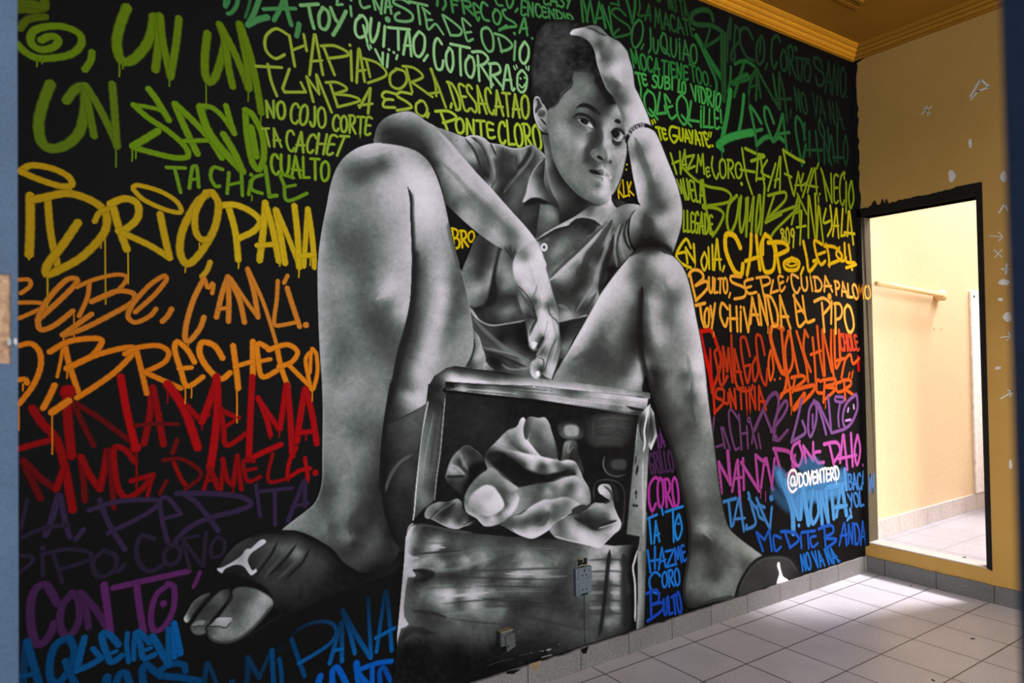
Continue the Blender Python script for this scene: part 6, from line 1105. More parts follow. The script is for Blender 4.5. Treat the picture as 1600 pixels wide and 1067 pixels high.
phrase('dim purple words LA PEPITA', [S_([130,740, 100,880], 7, p2), S_([280,720, 250,830, 220,910], 9, p1), S_([290,720, 310,830, 335,920], 8, p1), S_([110,920, 200,880, 330,860], 8, p2), S_([400,885, 365,930], 8, p1), S_([480,740, 520,850, 600,980], 8, p1), S_([430,790, 560,750, 700,740, 770,750, 700,810, 520,900], 8, p1), S_([870,810, 810,735, 770,740, 780,840, 810,960], 7.5, p1), S_([790,830, 850,815], 7, p1), S_([880,710, 950,760, 1050,890], 8, p1), S_([850,710, 1000,710, 1150,725, 1210,760, 1150,790, 1000,830, 900,880, 830,960], 8.5, p1), S_([1230,670, 1250,820], 7, p1), S_([1250,700, 1405,685], 7, p1), S_([1320,700, 1322,860], 7.5, p1), S_([1460,650, 1420,750, 1385,840], 8, p1), S_([1465,650, 1465,770], 8, p1), S_([1400,775, 1480,755], 6.5, p1)])
sheet(0,780,3.077)
phrase('faint dark purple words PIPO CONO', [S_([95,270, 150,275, 155,300, 95,350], 7, p2), DOT(205,235,9,p2), S_([205,270, 205,370], 7, p2), S_([255,260, 300,400], 7, p2), S_([200,265, 320,240, 430,255, 430,290, 280,340], 7.5, p2), S_([500,245, 445,300, 470,370, 540,350, 560,280, 500,245], 8, p2), S_([595,315, 570,345], 8, p2), S_([740,190, 680,175, 655,240, 670,310, 720,345, 775,320], 8, p2), S_([820,215, 790,260, 800,310, 850,300, 865,240, 815,215], 8, p2), S_([880,200, 910,330], 7, p2), S_([880,195, 970,320], 7, p2), S_([990,160, 975,320], 7.5, p2), S_([860,190, 950,175], 6, p2), S_([1050,180, 1015,220, 1020,275, 1065,265, 1080,205, 1045,180], 7, p2)])
m1 = C(84,34,88); m2 = C(62,30,68)
phrase('magenta purple word CON', [S_([275,500, 220,410, 165,440, 145,540, 160,660, 190,700, 240,650, 260,595], 11, m2), S_([350,450, 300,510, 290,610, 330,660, 380,580, 375,480, 345,450], 10, m2), S_([380,450, 410,520, 425,615], 9, m2), S_([390,450, 460,530, 530,640], 10, m2), S_([500,410, 515,520, 530,640], 10, m1)])
phrase('magenta purple word TO with a dot in the O', [S_([545,425, 700,390, 905,345], 9, m1), S_([655,400, 670,520, 690,640], 9, m1), S_([810,410, 750,460, 725,560, 740,630, 790,610, 835,520, 835,420, 805,405], 8.5, m1), DOT(785,500,10,m1), D_(783,505,6,2.4,m1), S_([960,350, 945,390, 930,420], 7, m1)])
u1 = C(6,76,130); u2 = C(4,62,108); u3 = C(10,48,80); u4 = C(6,84,150); u5 = C(4,84,176)
sheet(20,930,5.0)
phrase('blue words A QUE LLEVA at the bottom left', [S_([105,360, 90,520, 80,690], 10, u3), S_([110,360, 150,500, 205,690], 10, u2), S_([70,630, 180,610], 8, u2), S_([440,330, 340,380, 290,520, 300,660, 360,680, 450,560, 480,430, 440,335], 10, u2), S_([410,510, 440,600, 490,690], 9, u2), S_([560,330, 530,450, 500,585], 9, u1), S_([500,585, 610,540, 690,490], 9, u1), S_([690,490, 625,415], 8, u1), S_([825,385, 760,310, 695,300, 720,420, 770,520, 850,470], 9, u1), S_([740,460, 810,435], 7, u1), S_([895,295, 890,400, 905,520], 7.5, u1), S_([955,290, 945,400, 945,500], 7.5, u1), S_([1070,370, 980,280, 960,300, 1000,400, 1020,490, 1110,460], 8.5, u1), S_([1020,430, 1080,410], 7, u1),
  S_([1090,320, 1150,420, 1220,540], 10, u1), S_([1215,260, 1215,400, 1225,530], 8, u1), S_([1258,215, 1260,340, 1265,480], 8.5, u4), S_([1262,220, 1290,350, 1310,455], 8.5, u4), S_([1250,440, 1315,430], 7, u4)])
phrase('blue letters SA cut off at the bottom left', [S_([735,640, 730,720], 12, u2), S_([800,720, 830,620, 880,605, 920,720], 10, u2), S_([1020,700, 1010,590, 1040,540, 1150,620, 1300,640, 1450,665], 10, u2), S_([1350,590, 1330,540, 1240,535, 1160,580, 1150,630], 9, u2), S_([1450,665, 1460,720], 10, u2)])
sheet(300,910,4.444)
phrase('dark blue words MI PANA below the sandal', [S_([105,560, 90,640, 85,720], 8, u3), S_([110,560, 150,650, 175,720], 7, u3), DOT(275,690,9,u3), S_([385,520, 385,620, 375,720], 8.5, u3, .8), S_([390,525, 430,600, 470,660], 8, u3), S_([550,465, 510,560, 465,660], 7, u3, .9), S_([555,470, 560,600, 565,720], 8, u2), S_([605,530, 620,630, 620,720], 7.5, u2), DOT(610,460,13,C(14,22,32)),
  S_([690,390, 720,480, 780,650], 7.5, u2, .7, a2=1.), S_([675,375, 780,300, 900,270, 980,290, 1000,350, 960,420, 860,490, 740,560], 7, C(22,30,40), .55, color2=u4, a2=1.), S_([1035,275, 1000,400, 955,560], 7.5, u3, .8, a2=1., color2=u4), S_([1040,275, 1040,400, 1040,545], 7.5, u3, .8, a2=1., color2=u4), S_([985,470, 1045,460], 6.5, u4), S_([1040,190, 1090,330, 1130,490], 7.5, u3, .6, a2=1., color2=u4), S_([1045,190, 1130,350, 1240,520], 8, u3, .6, a2=1., color2=u4), S_([1222,110, 1230,300, 1242,515], 7, u3, .5, a2=1., color2=u4), S_([1340,60, 1310,260, 1280,480], 7, u3, .5, a2=1., color2=u4), S_([1350,60, 1370,260, 1385,470], 7.5, u3, .5, a2=1., color2=u4), S_([1275,385, 1405,315], 7, u4)])
phrase('bright blue letters DATO cut off at the bottom', [S_([890,650, 870,720], 10, u5), S_([975,720, 975,610, 1010,590, 1080,720], 9, u5), S_([1140,560, 1150,640, 1160,720], 10, u5), S_([1145,560, 1165,640, 1240,720], 8, u5), S_([1170,600, 1280,560, 1385,545], 8, u5), S_([1250,580, 1250,720], 8, u5), S_([1310,720, 1300,620, 1330,590, 1380,690], 8, C(4,70,150))])
# ---------------- small words round the figure
sheet(0,0,1)
yy_ = C(208,176,10)
phrase('small yellow word BRO between knee and arm', [W('BR', [708,389, 705,357, 731,385, 729,361], 4.2, yy_, jit=.04), W('O', [731,379, 731,363, 742,376, 741,361], 3.6, yy_)])
phrase('small yellow word KLK beside the chin', [W('KLK', [966,310, 963,283, 990,305, 985,283], 3, yy_, jit=.12), DOT(979,257,3.4,C(190,190,20)), DOT(978,265,3,C(190,190,20))])
# ---------------- right field
sheet(860,0,5.333)
k1 = C(36,84,46); k2 = C(44,98,56)
phrase('dark green word MANSO above the raised hand', [S_([255,10, 270,180], 5.5, k2), S_([270,0, 300,120, 305,180], 5.5, k2), S_([330,-10, 300,170], 4.5, k2), S_([325,-10, 365,195], 5, k2), S_([405,20, 375,190], 5, k2), S_([405,30, 430,120, 455,235], 4.6, k2), S_([385,155, 425,150], 4, k2), S_([430,50, 460,230], 4.6, k2), S_([430,45, 515,290], 4.6, k2), S_([485,60, 515,290], 4.6, k2),
  S_([625,130, 570,75, 520,80, 510,110, 570,165, 640,210, 670,265, 640,290, 530,310, 540,270, 570,245], 4.4, k1), S_([735,165, 690,220, 675,330, 700,400, 750,350, 770,250, 755,180, 730,165], 4.6, k2), S_([775,370, 755,410], 4, k2)])
phrase('dark green letter V between MANSO and the ceiling', [S_([630,-10, 660,100, 680,190], 6.5, k1), S_([705,-20, 700,80, 682,190], 6, k1), S_([500,30, 570,40], 4, k1), S_([560,-10, 570,50], 4, k1)])
k3 = C(32,72,40)
phrase('dim green words LA MACATE under the cornice', [S_([735,-10, 745,60, 730,130, 780,130], 4.4, k3), W('A', [785,170, 800,45, 835,175, 835,45], 4.4, k3), W('MACATE', [868,225, 862,75, 1215,310, 1185,190], 4.4, k3, jit=.06), W('NO TA', [985,70, 960,-60, 1150,160, 1130,20], 4.2, C(30,62,36), jit=.06), S_([880,-10, 900,15, 920,-10], 4, k3)])
phrase('green word JUQUIAO', [S_([830,240, 835,400, 815,440], 4.6, k2), S_([855,320, 860,420, 880,445, 895,400, 895,340], 4.6, k2), S_([935,280, 915,330, 930,420, 965,445, 970,370, 955,290, 930,275], 4.6, k2), S_([940,400, 990,465], 4.4, k2), W('UIAO', [1000,470, 995,310, 1225,540, 1215,370], 4.6, k2, jit=.05)])
sheet(960,0,4.104)
k4 = C(42,112,58); k5 = C(62,146,76)
phrase('green words MOCA TIENE TOO', [W('MOCA', [122,432, 95,320, 285,478, 290,385], 4.6, k4, jit=.06), W('TIENE', [305,485, 300,385, 468,515, 470,425], 4.4, k4, jit=.07), W('TOO.', [490,520, 480,412, 620,555, 612,475], 4.4, C(36,98,52), jit=.05)])
phrase('bright green words TE SUBI LO VIDRIO', [W('TE', [150,550, 130,465, 208,548, 200,480], 4.6, k5), W('SUBI', [240,560, 240,485, 375,575, 375,500], 4.6, k5, jit=.06), W('LO', [405,590, 410,512, 455,605, 455,530], 4.6, k5), W('VIDRIO', [505,640, 485,540, 675,700, 685,605], 4.6, k5, jit=.05), DOT(160,530,4,k5)])
phrase('bright green words QUE QUILLE beside the wrist', [S_([168,562, 168,630], 4.4, k5), S_([215,580, 190,620, 200,700, 240,745, 262,690, 250,610, 210,578], 5, k5), S_([225,700, 275,765], 5, k5), S_([290,595, 270,730, 330,725, 320,680], 5, k5, curved=False), S_([355,655, 320,605, 335,690, 360,760, 395,740], 5, k5), S_([340,690, 370,680], 4.4, k5), S_([430,605, 400,650, 405,740, 445,800, 470,740, 460,650, 425,605], 5, k5), S_([430,740, 490,810], 5, k5), S_([490,650, 475,770, 540,780], 4.8, k5, curved=False), W('ILLE!', [545,815, 548,680, 695,830, 685,712], 4.6, k5, jit=.05)])
v1 = C(164,178,18)
phrase('lime words TE GUAYATE in quotes', [S_([238,775, 245,795], 4, v1), S_([252,768, 260,785], 4, v1), W('TE', [285,895, 262,815, 338,895, 325,828], 4.6, v1), S_([400,820, 360,815, 352,870, 380,915, 405,880, 375,870], 4.6, v1), W('UAYATE', [415,900, 410,825, 615,945, 590,855], 4.6, v1, jit=.06), S_([605,850, 598,875], 3.4, v1), S_([620,850, 612,880], 3.4, v1), DOT(627,935,5,v1)])
k6 = C(30,66,38); k7 = C(28,56,38); k8 = C(26,48,38)
phrase('large dark green word SABSO at the upper right', [S_([630,130, 610,75, 550,65, 500,90, 495,140, 540,160, 620,165, 690,205, 720,240], 8, k6), S_([525,235, 600,370, 685,500], 10, C(34,92,48)), S_([530,245, 590,380, 650,520, 650,600], 7, C(34,92,48)), S_([610,190, 585,270, 570,300], 5, k6), S_([585,300, 650,260, 700,220], 6, k6), S_([690,230, 692,400, 700,640], 10, k6), S_([705,230, 705,400, 705,600], 8, k6), S_([740,120, 725,220, 720,390], 7, k7), S_([745,120, 740,250], 6, k7), S_([775,170, 765,280, 770,380, 745,380, 760,310, 800,260, 790,180, 770,165], 6, k7), S_([885,250, 850,185, 810,190, 805,280, 850,370, 895,390], 6.5, k7), S_([940,235, 912,280, 910,370, 925,415, 955,380, 958,290, 945,232], 6, k7), S_([935,250, 930,340], 5, k7), S_([978,410, 965,445], 5, k7)])
phrase('dark green words CORITO SANO under the ceiling corner', [S_([1060,270, 1040,230, 1010,260, 1005,380, 1020,440, 1040,400], 6, k7), W('OR', [1060,440, 1065,330, 1165,500, 1140,290], 5.4, k7), DOT(1160,312,9,k7), S_([1165,380, 1180,510], 5.4, k8), S_([1160,372, 1250,385], 6, k8), S_([1205,385, 1195,520], 5.4, k8), S_([1235,390, 1215,440, 1220,510, 1245,520, 1255,440, 1235,388], 5.4, k8), S_([1330,430, 1310,375, 1275,380, 1290,430, 1340,480, 1335,540, 1300,545, 1290,490], 6, k8), W('ANO.', [1345,590, 1355,400, 1500,630, 1500,440], 5, k8, jit=.06)])
phrase('dark green word PANA under the letter V', [S_([745,430, 740,520, 725,590], 6, C(32,84,44)), S_([770,410, 830,390, 880,415, 910,450, 850,510, 740,530], 7, C(32,84,44)), S_([830,400, 800,500, 765,620], 7, C(32,84,44)), S_([760,540, 800,500, 850,480], 8, C(32,84,44)), S_([905,440, 870,530, 858,600], 7, k6), S_([905,440, 910,540, 905,640], 7, k6), S_([908,440, 925,540, 935,620], 6, k6), S_([870,560, 925,540], 5, k6), S_([915,450, 980,570, 1050,690], 7, k6), S_([1015,480, 1030,580, 1050,690], 7, k6), S_([1055,470, 1055,580, 1060,700], 6.5, k6), S_([1055,470, 1085,600, 1105,780], 7, k7), S_([1010,635, 1130,635], 6, k7), S_([1130,705, 1125,750], 4.6, k7), D_(860,600,18,3,k6)])
phrase('dim green words NO VA NA at the upper right', [W('NO', [1165,700, 1145,560, 1240,740, 1220,600], 5.2, k7), W('VA NA.', [1275,740, 1265,600, 1480,830, 1455,670], 5, k8, jit=.07)])
phrase('mid green word LLEGA with a thick underline', [S_([742,580, 720,740, 690,890], 9, C(48,128,68)), S_([828,610, 815,740, 792,870], 7.5, C(46,120,64)), S_([665,930, 720,890, 800,865, 880,850], 12, C(52,138,74)), S_([670,935, 690,960], 9, C(52,138,74)), D_(686,950,22,3,C(40,104,60)), S_([868,680, 900,720, 940,790], 7, C(46,116,64)), S_([865,685, 890,800, 910,930], 7, C(44,110,62)), S_([905,840, 945,830], 6.5, C(46,116,64)), S_([910,930, 960,885, 1000,880, 1015,905, 1050,880, 1085,905], 8, C(46,116,64)), S_([1020,790, 985,700, 960,690, 965,770, 1000,870], 6.5, C(44,110,62)), S_([1075,735, 1050,830, 1020,900], 7, C(42,104,60)), S_([1078,735, 1090,850, 1105,980], 7, C(38,94,56)), S_([1040,860, 1120,850], 6, C(42,104,60)), D_(910,930,18,3,C(36,90,50)), S_([1135,965, 1128,995], 4.6, k6)])
phrase('dark green word CHINATO at the right', [S_([1220,890, 1200,790, 1165,750, 1160,830, 1180,950, 1200,1060], 7, C(34,84,52)), S_([1218,790, 1215,900], 6, C(32,76,48)), S_([1225,930, 1200,1060], 6.5, C(34,84,52)), S_([1248,845, 1250,1000], 6, C(30,70,46)), S_([1288,840, 1295,920, 1310,1040], 6, C(30,70,46)), S_([1232,962, 1330,965], 5.4, C(30,70,46)), S_([1310,770, 1310,830, 1340,890, 1345,850, 1318,770], 5, C(28,62,42)), S_([1340,880, 1345,1050], 5.4, C(28,62,42)), S_([1345,900, 1390,1060], 5.4, C(28,62,42)), S_([1365,820, 1375,950], 5.4, C(28,62,42)), S_([1385,870, 1375,960, 1370,1040], 5.4, C(28,62,42)), S_([1390,870, 1410,1040], 5, C(28,62,42)), S_([1425,790, 1430,1040], 5.4, C(28,62,42)), S_([1400,1010, 1460,1010], 5.4, C(28,62,42)), S_([1480,870, 1465,960, 1480,1060, 1495,980, 1485,880], 5, C(26,56,40))])
sheet(1000,240,3.81)
n1 = C(134,156,28); n2 = C(126,146,22)
phrase('lime words HAZME CORO with an exclamation mark', [S_([180,0, 215,120], 4.8, n1), S_([235,-10, 240,120], 4.6, n1), S_([190,60, 240,40], 4.4, n1), S_([265,-20, 240,110], 4.6, n1), S_([265,-10, 275,105], 4.4, n1), S_([240,70, 275,65], 4, n1), S_([275,20, 320,10, 280,95, 325,75], 4.4, n1, curved=False), S_([335,110, 345,10, 360,70, 372,5, 380,120], 4.4, n1, curved=False), W('E', [392,140, 388,85, 415,135, 410,80], 4, n1), S_([430,20, 425,80, 450,150, 465,120], 4.4, n1), W('ORO', [470,145, 470,30, 605,145, 605,60], 4.4, n1, jit=.06), S_([605,-30, 630,130, 665,240], 5, n1), DOT(602,180,7,n1)])
phrase('lime words FAYA FAYA crowded at the right', [S_([625,-30, 700,5, 740,15, 660,45], 6, n1), S_([595,95, 680,110], 5, n1), S_([700,20, 690,160], 5, n1), S_([715,20, 740,200], 5, n1), S_([690,150, 740,150], 4.4, n1), S_([755,40, 720,110, 770,140], 4.6, n1), S_([805,60, 760,220], 4.8, n1), S_([830,20, 800,200], 4.6, n1), S_([835,20, 830,220], 4.6, n1), S_([800,160, 830,150], 4, n1), S_([850,-20, 880,120, 910,240], 5.4, n1), S_([850,-20, 930,30, 975,50], 6, n1), S_([860,120, 900,140], 4.6, n1),
  S_([940,110, 915,250], 4.8, n2), S_([940,110, 960,220], 4.6, n2), S_([920,190, 960,185], 4, n2), S_([970,120, 955,190, 995,170], 4.6, n2), S_([1020,90, 965,260], 4.8, n2), S_([1035,90, 995,230], 4.6, n2), S_([1040,90, 1050,240], 4.6, n2), S_([1000,190, 1055,200], 4.4, n2), S_([1060,60, 1050,90], 4, n2), DOT(1067,240,5,n2), S_([1060,255, 1060,290], 4, n2)])
phrase('lime word NECIO near the door', [S_([1085,110, 1110,280], 4.8, n2), S_([1075,90, 1140,290], 4.8, n2), S_([1135,120, 1140,290], 4.6, n2), W('EC', [1150,290, 1150,130, 1215,310, 1215,115], 4.6, n2), DOT(1213,115,7,n2), S_([1225,170, 1225,350], 5, n2), S_([1255,165, 1240,240, 1250,325, 1270,270, 1258,165], 5, n2)])
phrase('olive word MUELA', [W('MUELA', [235,265, 210,150, 385,300, 372,165], 4.6, n1, jit=.07)])
phrase('big olive looping word DAUNO', [S_([372,160, 390,320, 430,490], 6, n2), S_([250,80, 320,150, 400,195, 500,215, 540,250, 520,290, 375,315], 5.4, n2), S_([375,318, 450,325, 495,360, 470,430, 430,490], 6, n2), DOT(378,315,9,n2), S_([575,250, 530,300, 515,400, 535,470, 570,400, 590,270], 6.5, n2), S_([600,255, 590,380, 600,470, 625,380, 630,270], 6, n2), S_([640,265, 630,490], 6.5, n2), S_([672,260, 650,400], 5.5, n2), S_([675,260, 660,480], 6, n2), S_([705,250, 690,380, 690,480, 715,380, 712,250], 6, n2), S_([740,200, 725,400, 715,480], 6, n2)])
phrase('olive word LLEGADE beside the elbow', [W('LLEGADE', [255,465, 255,340, 430,480, 430,360], 4.8, C(138,156,22), jit=.08)])
phrase('olive word BATINA', [S_([745,410, 800,240], 5.4, n2), S_([760,250, 860,230, 860,280, 760,380], 5.6, n2), S_([760,380, 940,310, 880,380, 800,460, 770,510], 5.6, n2), S_([745,410, 840,360], 6, n2), S_([940,250, 900,420], 5.4, n2), S_([945,260, 950,430], 5.2, n2), S_([905,360, 960,340], 4.8, n2), S_([935,240, 990,360], 4.8, n2), S_([960,350, 950,540], 5, C(150,160,20)), S_([930,440, 985,430], 4.6, C(150,160,20)), S_([1000,250, 1000,500], 5, C(150,160,20)), S_([1005,260, 1040,500], 5, C(150,160,20)), S_([1040,240, 1050,490], 5, C(150,160,20)), S_([1060,310, 1050,500], 5, C(156,164,20)), S_([1065,320, 1090,540], 5, C(160,164,20))])
phrase('yellow word JALA near the door', [S_([1130,310, 1140,430, 1115,490], 5, C(188,178,26)), S_([1105,330, 1090,410, 1130,400], 5, C(170,170,22)), S_([1165,330, 1145,490], 5, C(192,178,24)), S_([1168,330, 1180,500], 5, C(192,178,24)), S_([1150,430, 1180,430], 4.4, C(192,178,24)), S_([1205,330, 1195,490, 1235,480], 5, C(196,180,24), curved=False), S_([1240,345, 1232,490], 5, C(200,182,24)), S_([1245,345, 1268,540], 5, C(200,182,24)), S_([1215,470, 1275,478], 5.4, C(204,182,24))])
phrase('small yellow digits 809', [W('809', [845,520, 830,445, 915,560, 920,450], 4, C(184,176,32), jit=.06)])
e1 = C(206,180,18); e2 = C(222,176,14)
phrase('yellow words EN OLLA', [S_([300,560, 270,510, 215,600, 240,650, 300,680], 5.6, e1), S_([220,595, 270,585], 5, e1), S_([270,560, 280,650], 5.2, e1), S_([275,570, 325,650], 5.2, e1), S_([318,540, 325,650], 5.2, e1), S_([380,590, 362,640, 380,695, 398,640, 382,588], 4.8, e1), S_([405,560, 410,685], 4.8, e1), S_([428,545, 432,690], 4.8, e1), S_([455,510, 440,690], 5, e1), S_([458,515, 475,690], 5, e1), S_([440,630, 480,630], 4.4, e1), S_([500,670, 490,700], 4.4, e1), D_(278,665,7,2,e1), D_(325,650,7,2,e1)])
phrase('thick yellow word CHOPO with an eye in the O', [S_([595,560, 560,490, 510,485, 510,580, 560,700, 600,720, 610,660], 8.5, e2), S_([660,480, 655,600, 635,720], 7.5, e2), S_([690,490, 700,600, 712,690], 7.5, e2), S_([625,640, 720,610], 7, e2), S_([745,480, 715,560, 740,700, 790,690, 800,580, 770,500, 740,485], 7.5, e2), S_([730,500, 730,600], 6, e2), S_([800,530, 815,620, 830,705], 7.5, e2), S_([760,530, 850,530, 880,570, 800,610], 7.5, e2), S_([900,625, 855,650, 870,690, 930,690, 945,645, 900,622], 7, e2), S_([870,660, 900,640, 935,655, 900,670, 870,660], 4, e2), DOT(900,655,5,C(60,56,40)), S_([970,680, 955,720], 6, e2), D_(635,720,8,2.4,e2)])
phrase('yellow word LEDEL near the door', [S_([970,525, 990,620, 1005,700, 1055,640, 1030,640], 7, e2), S_([1080,540, 1035,520, 1050,610, 1075,660, 1100,640], 6.4, e2), S_([1060,600, 1100,585], 5.4, e2), S_([1105,540, 1120,600, 1125,670], 6.2, e2), S_([1095,550, 1160,560, 1200,620, 1120,660], 6.2, e2), S_([1185,560, 1165,600, 1200,640, 1225,620], 5.6, e2), S_([1215,535, 1225,640, 1275,650], 6, e2), S_([1240,545, 1260,690], 5.6, e2), S_([1225,680, 1285,660], 5.6, e2), D_(1010,700,6,2.2,e2)])
h1 = C(230,158,48); h2 = C(236,168,66)
phrase('orange words BULTO SE PLE CUIDA PALOMO running onto the door lining', [S_([295,720, 330,870], 6, h1), S_([280,735, 310,695, 355,700, 375,740, 330,785], 6, h1), S_([330,785, 390,760, 400,800, 330,875], 6, h1), W('ULTO', [408,830, 405,740, 520,830, 520,745], 4.8, h1, jit=.08), S_([535,830, 528,855], 4.4, h1), S_([600,735, 540,730, 545,765, 620,800, 620,850, 560,865], 5.4, h1), S_([670,745, 620,765, 640,830, 690,825], 5.2, h1), S_([630,800, 660,790], 4.6, h1),
  S_([715,745, 735,850], 5, h1), S_([690,740, 760,735, 770,770, 725,790], 5, h1), S_([790,755, 775,830, 820,815], 5, h1, curved=False), W('E', [830,830, 815,730, 862,800, 850,730], 5, h1), S_([880,735, 872,760], 4, h1), S_([940,740, 900,720, 905,790, 930,830, 950,800], 5, h2), W('UIDA', [960,815, 955,735, 1145,820, 1120,735], 5, h2, jit=.06), W('PALO', [1160,838, 1155,760, 1302,868, 1290,785], 4.8, h2, jit=.05)])
phrase('orange words TOY CHIVANDA EL PIPO', [S_([325,905, 385,890], 6, h1), S_([355,900, 365,980, 380,1030], 6, h1), W('OY', [380,1025, 380,930, 440,1060, 445,890], 5.4, h1), S_([520,925, 485,890, 475,960, 505,1030, 520,980], 5.6, h1), W('HIV', [530,1055, 530,905, 665,1060, 660,930], 5.4, h1, drips=.6, jit=.05), W('ANDA', [655,1010, 640,850, 895,1040, 850,850], 6.2, h1, jit=.06, drips=.4), S_([915,840, 935,1010, 950,1030, 980,1000], 6, h1), S_([910,845, 960,930, 980,960], 5.6, h1), S_([935,940, 975,930], 5, h1), S_([965,850, 990,1000, 1035,990], 6, h1), S_([1080,890, 1095,1060], 6, h2), S_([1035,880, 1090,860, 1130,900, 1085,960], 6, h2), DOT(1125,850,10,h1), S_([1138,880, 1135,1010], 5.6, h2), W('PO', [1155,1070, 1150,890, 1280,1060, 1260,900], 5.8, h2), D_(435,1060,8,2.2,h1), D_(780,1040,8,2.2,h1)])
sheet(1060,500,5.0); LET_GAIN = 0.95
x1 = C(196,18,8); x2 = C(170,48,18); x3 = C(206,84,24)
phrase('red-orange word DEMAGOGO', [S_([165,90, 195,250, 240,400, 265,560], 9, x1), S_([170,90, 250,85, 290,170, 330,330, 260,560], 7.5, x1, color2=np.array(x2)), S_([245,230, 255,470], 6, C(186,30,14)), S_([310,220, 280,250, 300,360, 330,510, 380,440], 6.5, x2), S_([300,380, 345,330], 5.6, x2), W('MA', [350,470, 330,210, 500,500, 465,250], 6, x2, jit=.05), S_([410,120, 415,260, 430,420], 6, x2), S_([555,280, 520,140, 485,140, 490,260, 520,430, 540,490, 560,370], 6, x2), S_([515,360, 560,350], 5.4, x2), S_([600,290, 575,360, 590,480, 620,400, 605,290], 5.6, x2), S_([670,270, 640,130, 605,120, 610,250, 640,430, 680,510, 690,380], 6, x2), S_([715,240, 700,340, 715,470, 740,380, 722,240], 5.6, x3), DOT(748,465,5,x3), DOT(790,455,5,x3), S_([430,430, 470,540, 560,550, 575,510], 6, x2)])
phrase('orange word CONCHALE with tall letters', [S_([815,70, 740,40, 715,110, 740,230, 800,400, 830,420], 8.5, x3), S_([800,60, 815,240, 830,420], 7, x3), S_([860,90, 830,230, 850,410, 890,330, 880,150, 855,90], 7, x3), S_([870,100, 900,260, 935,420], 6.6, x3), S_([920,90, 990,330, 1010,480], 6.6, x3), S_([985,80, 975,240, 1030,400], 6.6, x3), S_([1010,130, 985,80], 6, x3), S_([1045,140, 1060,300, 1070,480], 6.6, x3), S_([1080,50, 1100,260, 1130,430], 6.6, x3), S_([1030,270, 1110,240], 6, x3), S_([1120,80, 1140,430], 6.6, x3), S_([1125,80, 1195,400], 6.4, x3), S_([1190,80, 1190,260, 1210,440], 6.6, x3), S_([1215,80, 1225,370, 1270,300], 6.6, x3), S_([1250,80, 1260,300], 6.4, x3), S_([1225,320, 1290,300], 6, x3), S_([1270,450, 1300,310, 1340,270, 1360,340, 1410,300], 6, x3)])
phrase('small red word CHOLE beside the door', [W('CHOLE', [1265,240, 1255,105, 1412,235, 1385,120], 5, C(196,64,36), jit=.06), S_([1400,290, 1405,390], 7, C(200,10,10)), S_([1380,330, 1410,300], 6, C(200,30,20))])
phrase('red-orange word SUNTINA', [S_([345,540, 300,540, 290,600, 350,640, 280,720], 6.2, x2), S_([270,570, 280,730], 6, C(190,36,14)), S_([355,555, 355,640, 385,650, 385,570], 5.4, x2), W('NTINA', [400,690, 390,540, 680,700, 655,520], 5.6, x2, jit=.06, drips=.4)])
phrase('orange words A BEBER', [S_([845,430, 830,540, 790,610], 7.5, x3), S_([850,430, 870,560, 878,660], 7, x3), S_([800,580, 900,520], 6.5, x3), S_([905,460, 890,560], 6.4, x3), S_([880,450, 960,435, 990,460, 900,540], 6.8, x3), S_([910,545, 1060,510, 1030,580, 900,700], 7.5, x3), S_([900,690, 980,580], 9, x3), S_([1110,480, 1080,470, 1080,560, 1130,570], 6, x3), S_([1140,470, 1130,640], 6.4, x3), S_([1120,470, 1220,460, 1210,500, 1140,520, 1220,540, 1140,620], 6.4, x3), S_([1270,480, 1230,500, 1240,560, 1290,550], 5.6, x3), S_([1290,480, 1300,620], 6, x3), S_([1280,470, 1340,470, 1340,510, 1290,540], 6, x3), S_([1300,540, 1370,590], 6, x3), D_(878,670,14,2.4,x3), D_(1145,640,10,2.4,x3), S_([1335,410, 1325,450], 4, x3), S_([1360,400, 1350,450], 4, x3)])
q1 = C(98,56,98); q2 = C(120,76,136)
phrase('purple words EN CHI in thin letters', [S_([275,760, 265,900, 270,990, 350,970], 5, q1), S_([330,840, 360,1000], 5, q1), S_([345,840, 400,1010], 5, q1), S_([470,780, 410,700, 390,720, 400,850, 440,1010, 470,1000], 5.4, q1), S_([470,740, 490,1010], 5, q1), S_([485,890, 540,880], 4.6, q1), S_([530,830, 540,1000], 5, q1), S_([545,760, 535,780, 548,800, 558,775, 545,758], 4, q1), S_([560,800, 610,1000], 5, q1), S_([580,880, 570,960], 5, q1), S_([620,890, 640,1000], 5, q1)])
phrase('purple words DE LO MIO with a face in the O', [S_([590,860, 650,720, 710,600, 760,570, 780,640, 760,780, 740,930], 8, q1), S_([660,700, 720,850, 780,940], 7, q1), S_([780,940, 850,860], 7, q1), S_([720,870, 820,740, 850,660, 830,630, 760,750, 740,870, 760,940], 7, C(104,60,108)), S_([960,620, 930,760, 880,950], 7, q2), S_([880,950, 980,890, 990,860, 965,790], 7, q2), S_([1060,630, 1020,700, 1010,850, 1030,910, 1070,800, 1075,680, 1055,630], 6.6, q2), S_([1045,740, 1045,840], 5.6, q2), S_([1075,640, 1120,770, 1150,890], 6.6, q2), S_([1165,590, 1180,750, 1190,880], 6.6, q2), S_([1090,650, 1190,870], 6, q2), S_([1225,600, 1220,630, 1280,640, 1285,605, 1225,598], 5.4, q2), S_([1260,650, 1245,740, 1250,830], 6, q2), S_([1200,880, 1300,850], 6, q2), S_([1385,580, 1310,650, 1280,760, 1300,840, 1350,800, 1395,690, 1390,590], 6.4, q2), S_([1325,690, 1320,715], 4.5, C(180,150,190)), S_([1365,665, 1368,690], 4.5, C(180,150,190)), S_([1305,785, 1342,778], 4.5, C(176,130,190))])
sheet(1000,680,3.558); LET_GAIN = 0.92
z1 = C(160,64,140); z2 = C(184,84,168)
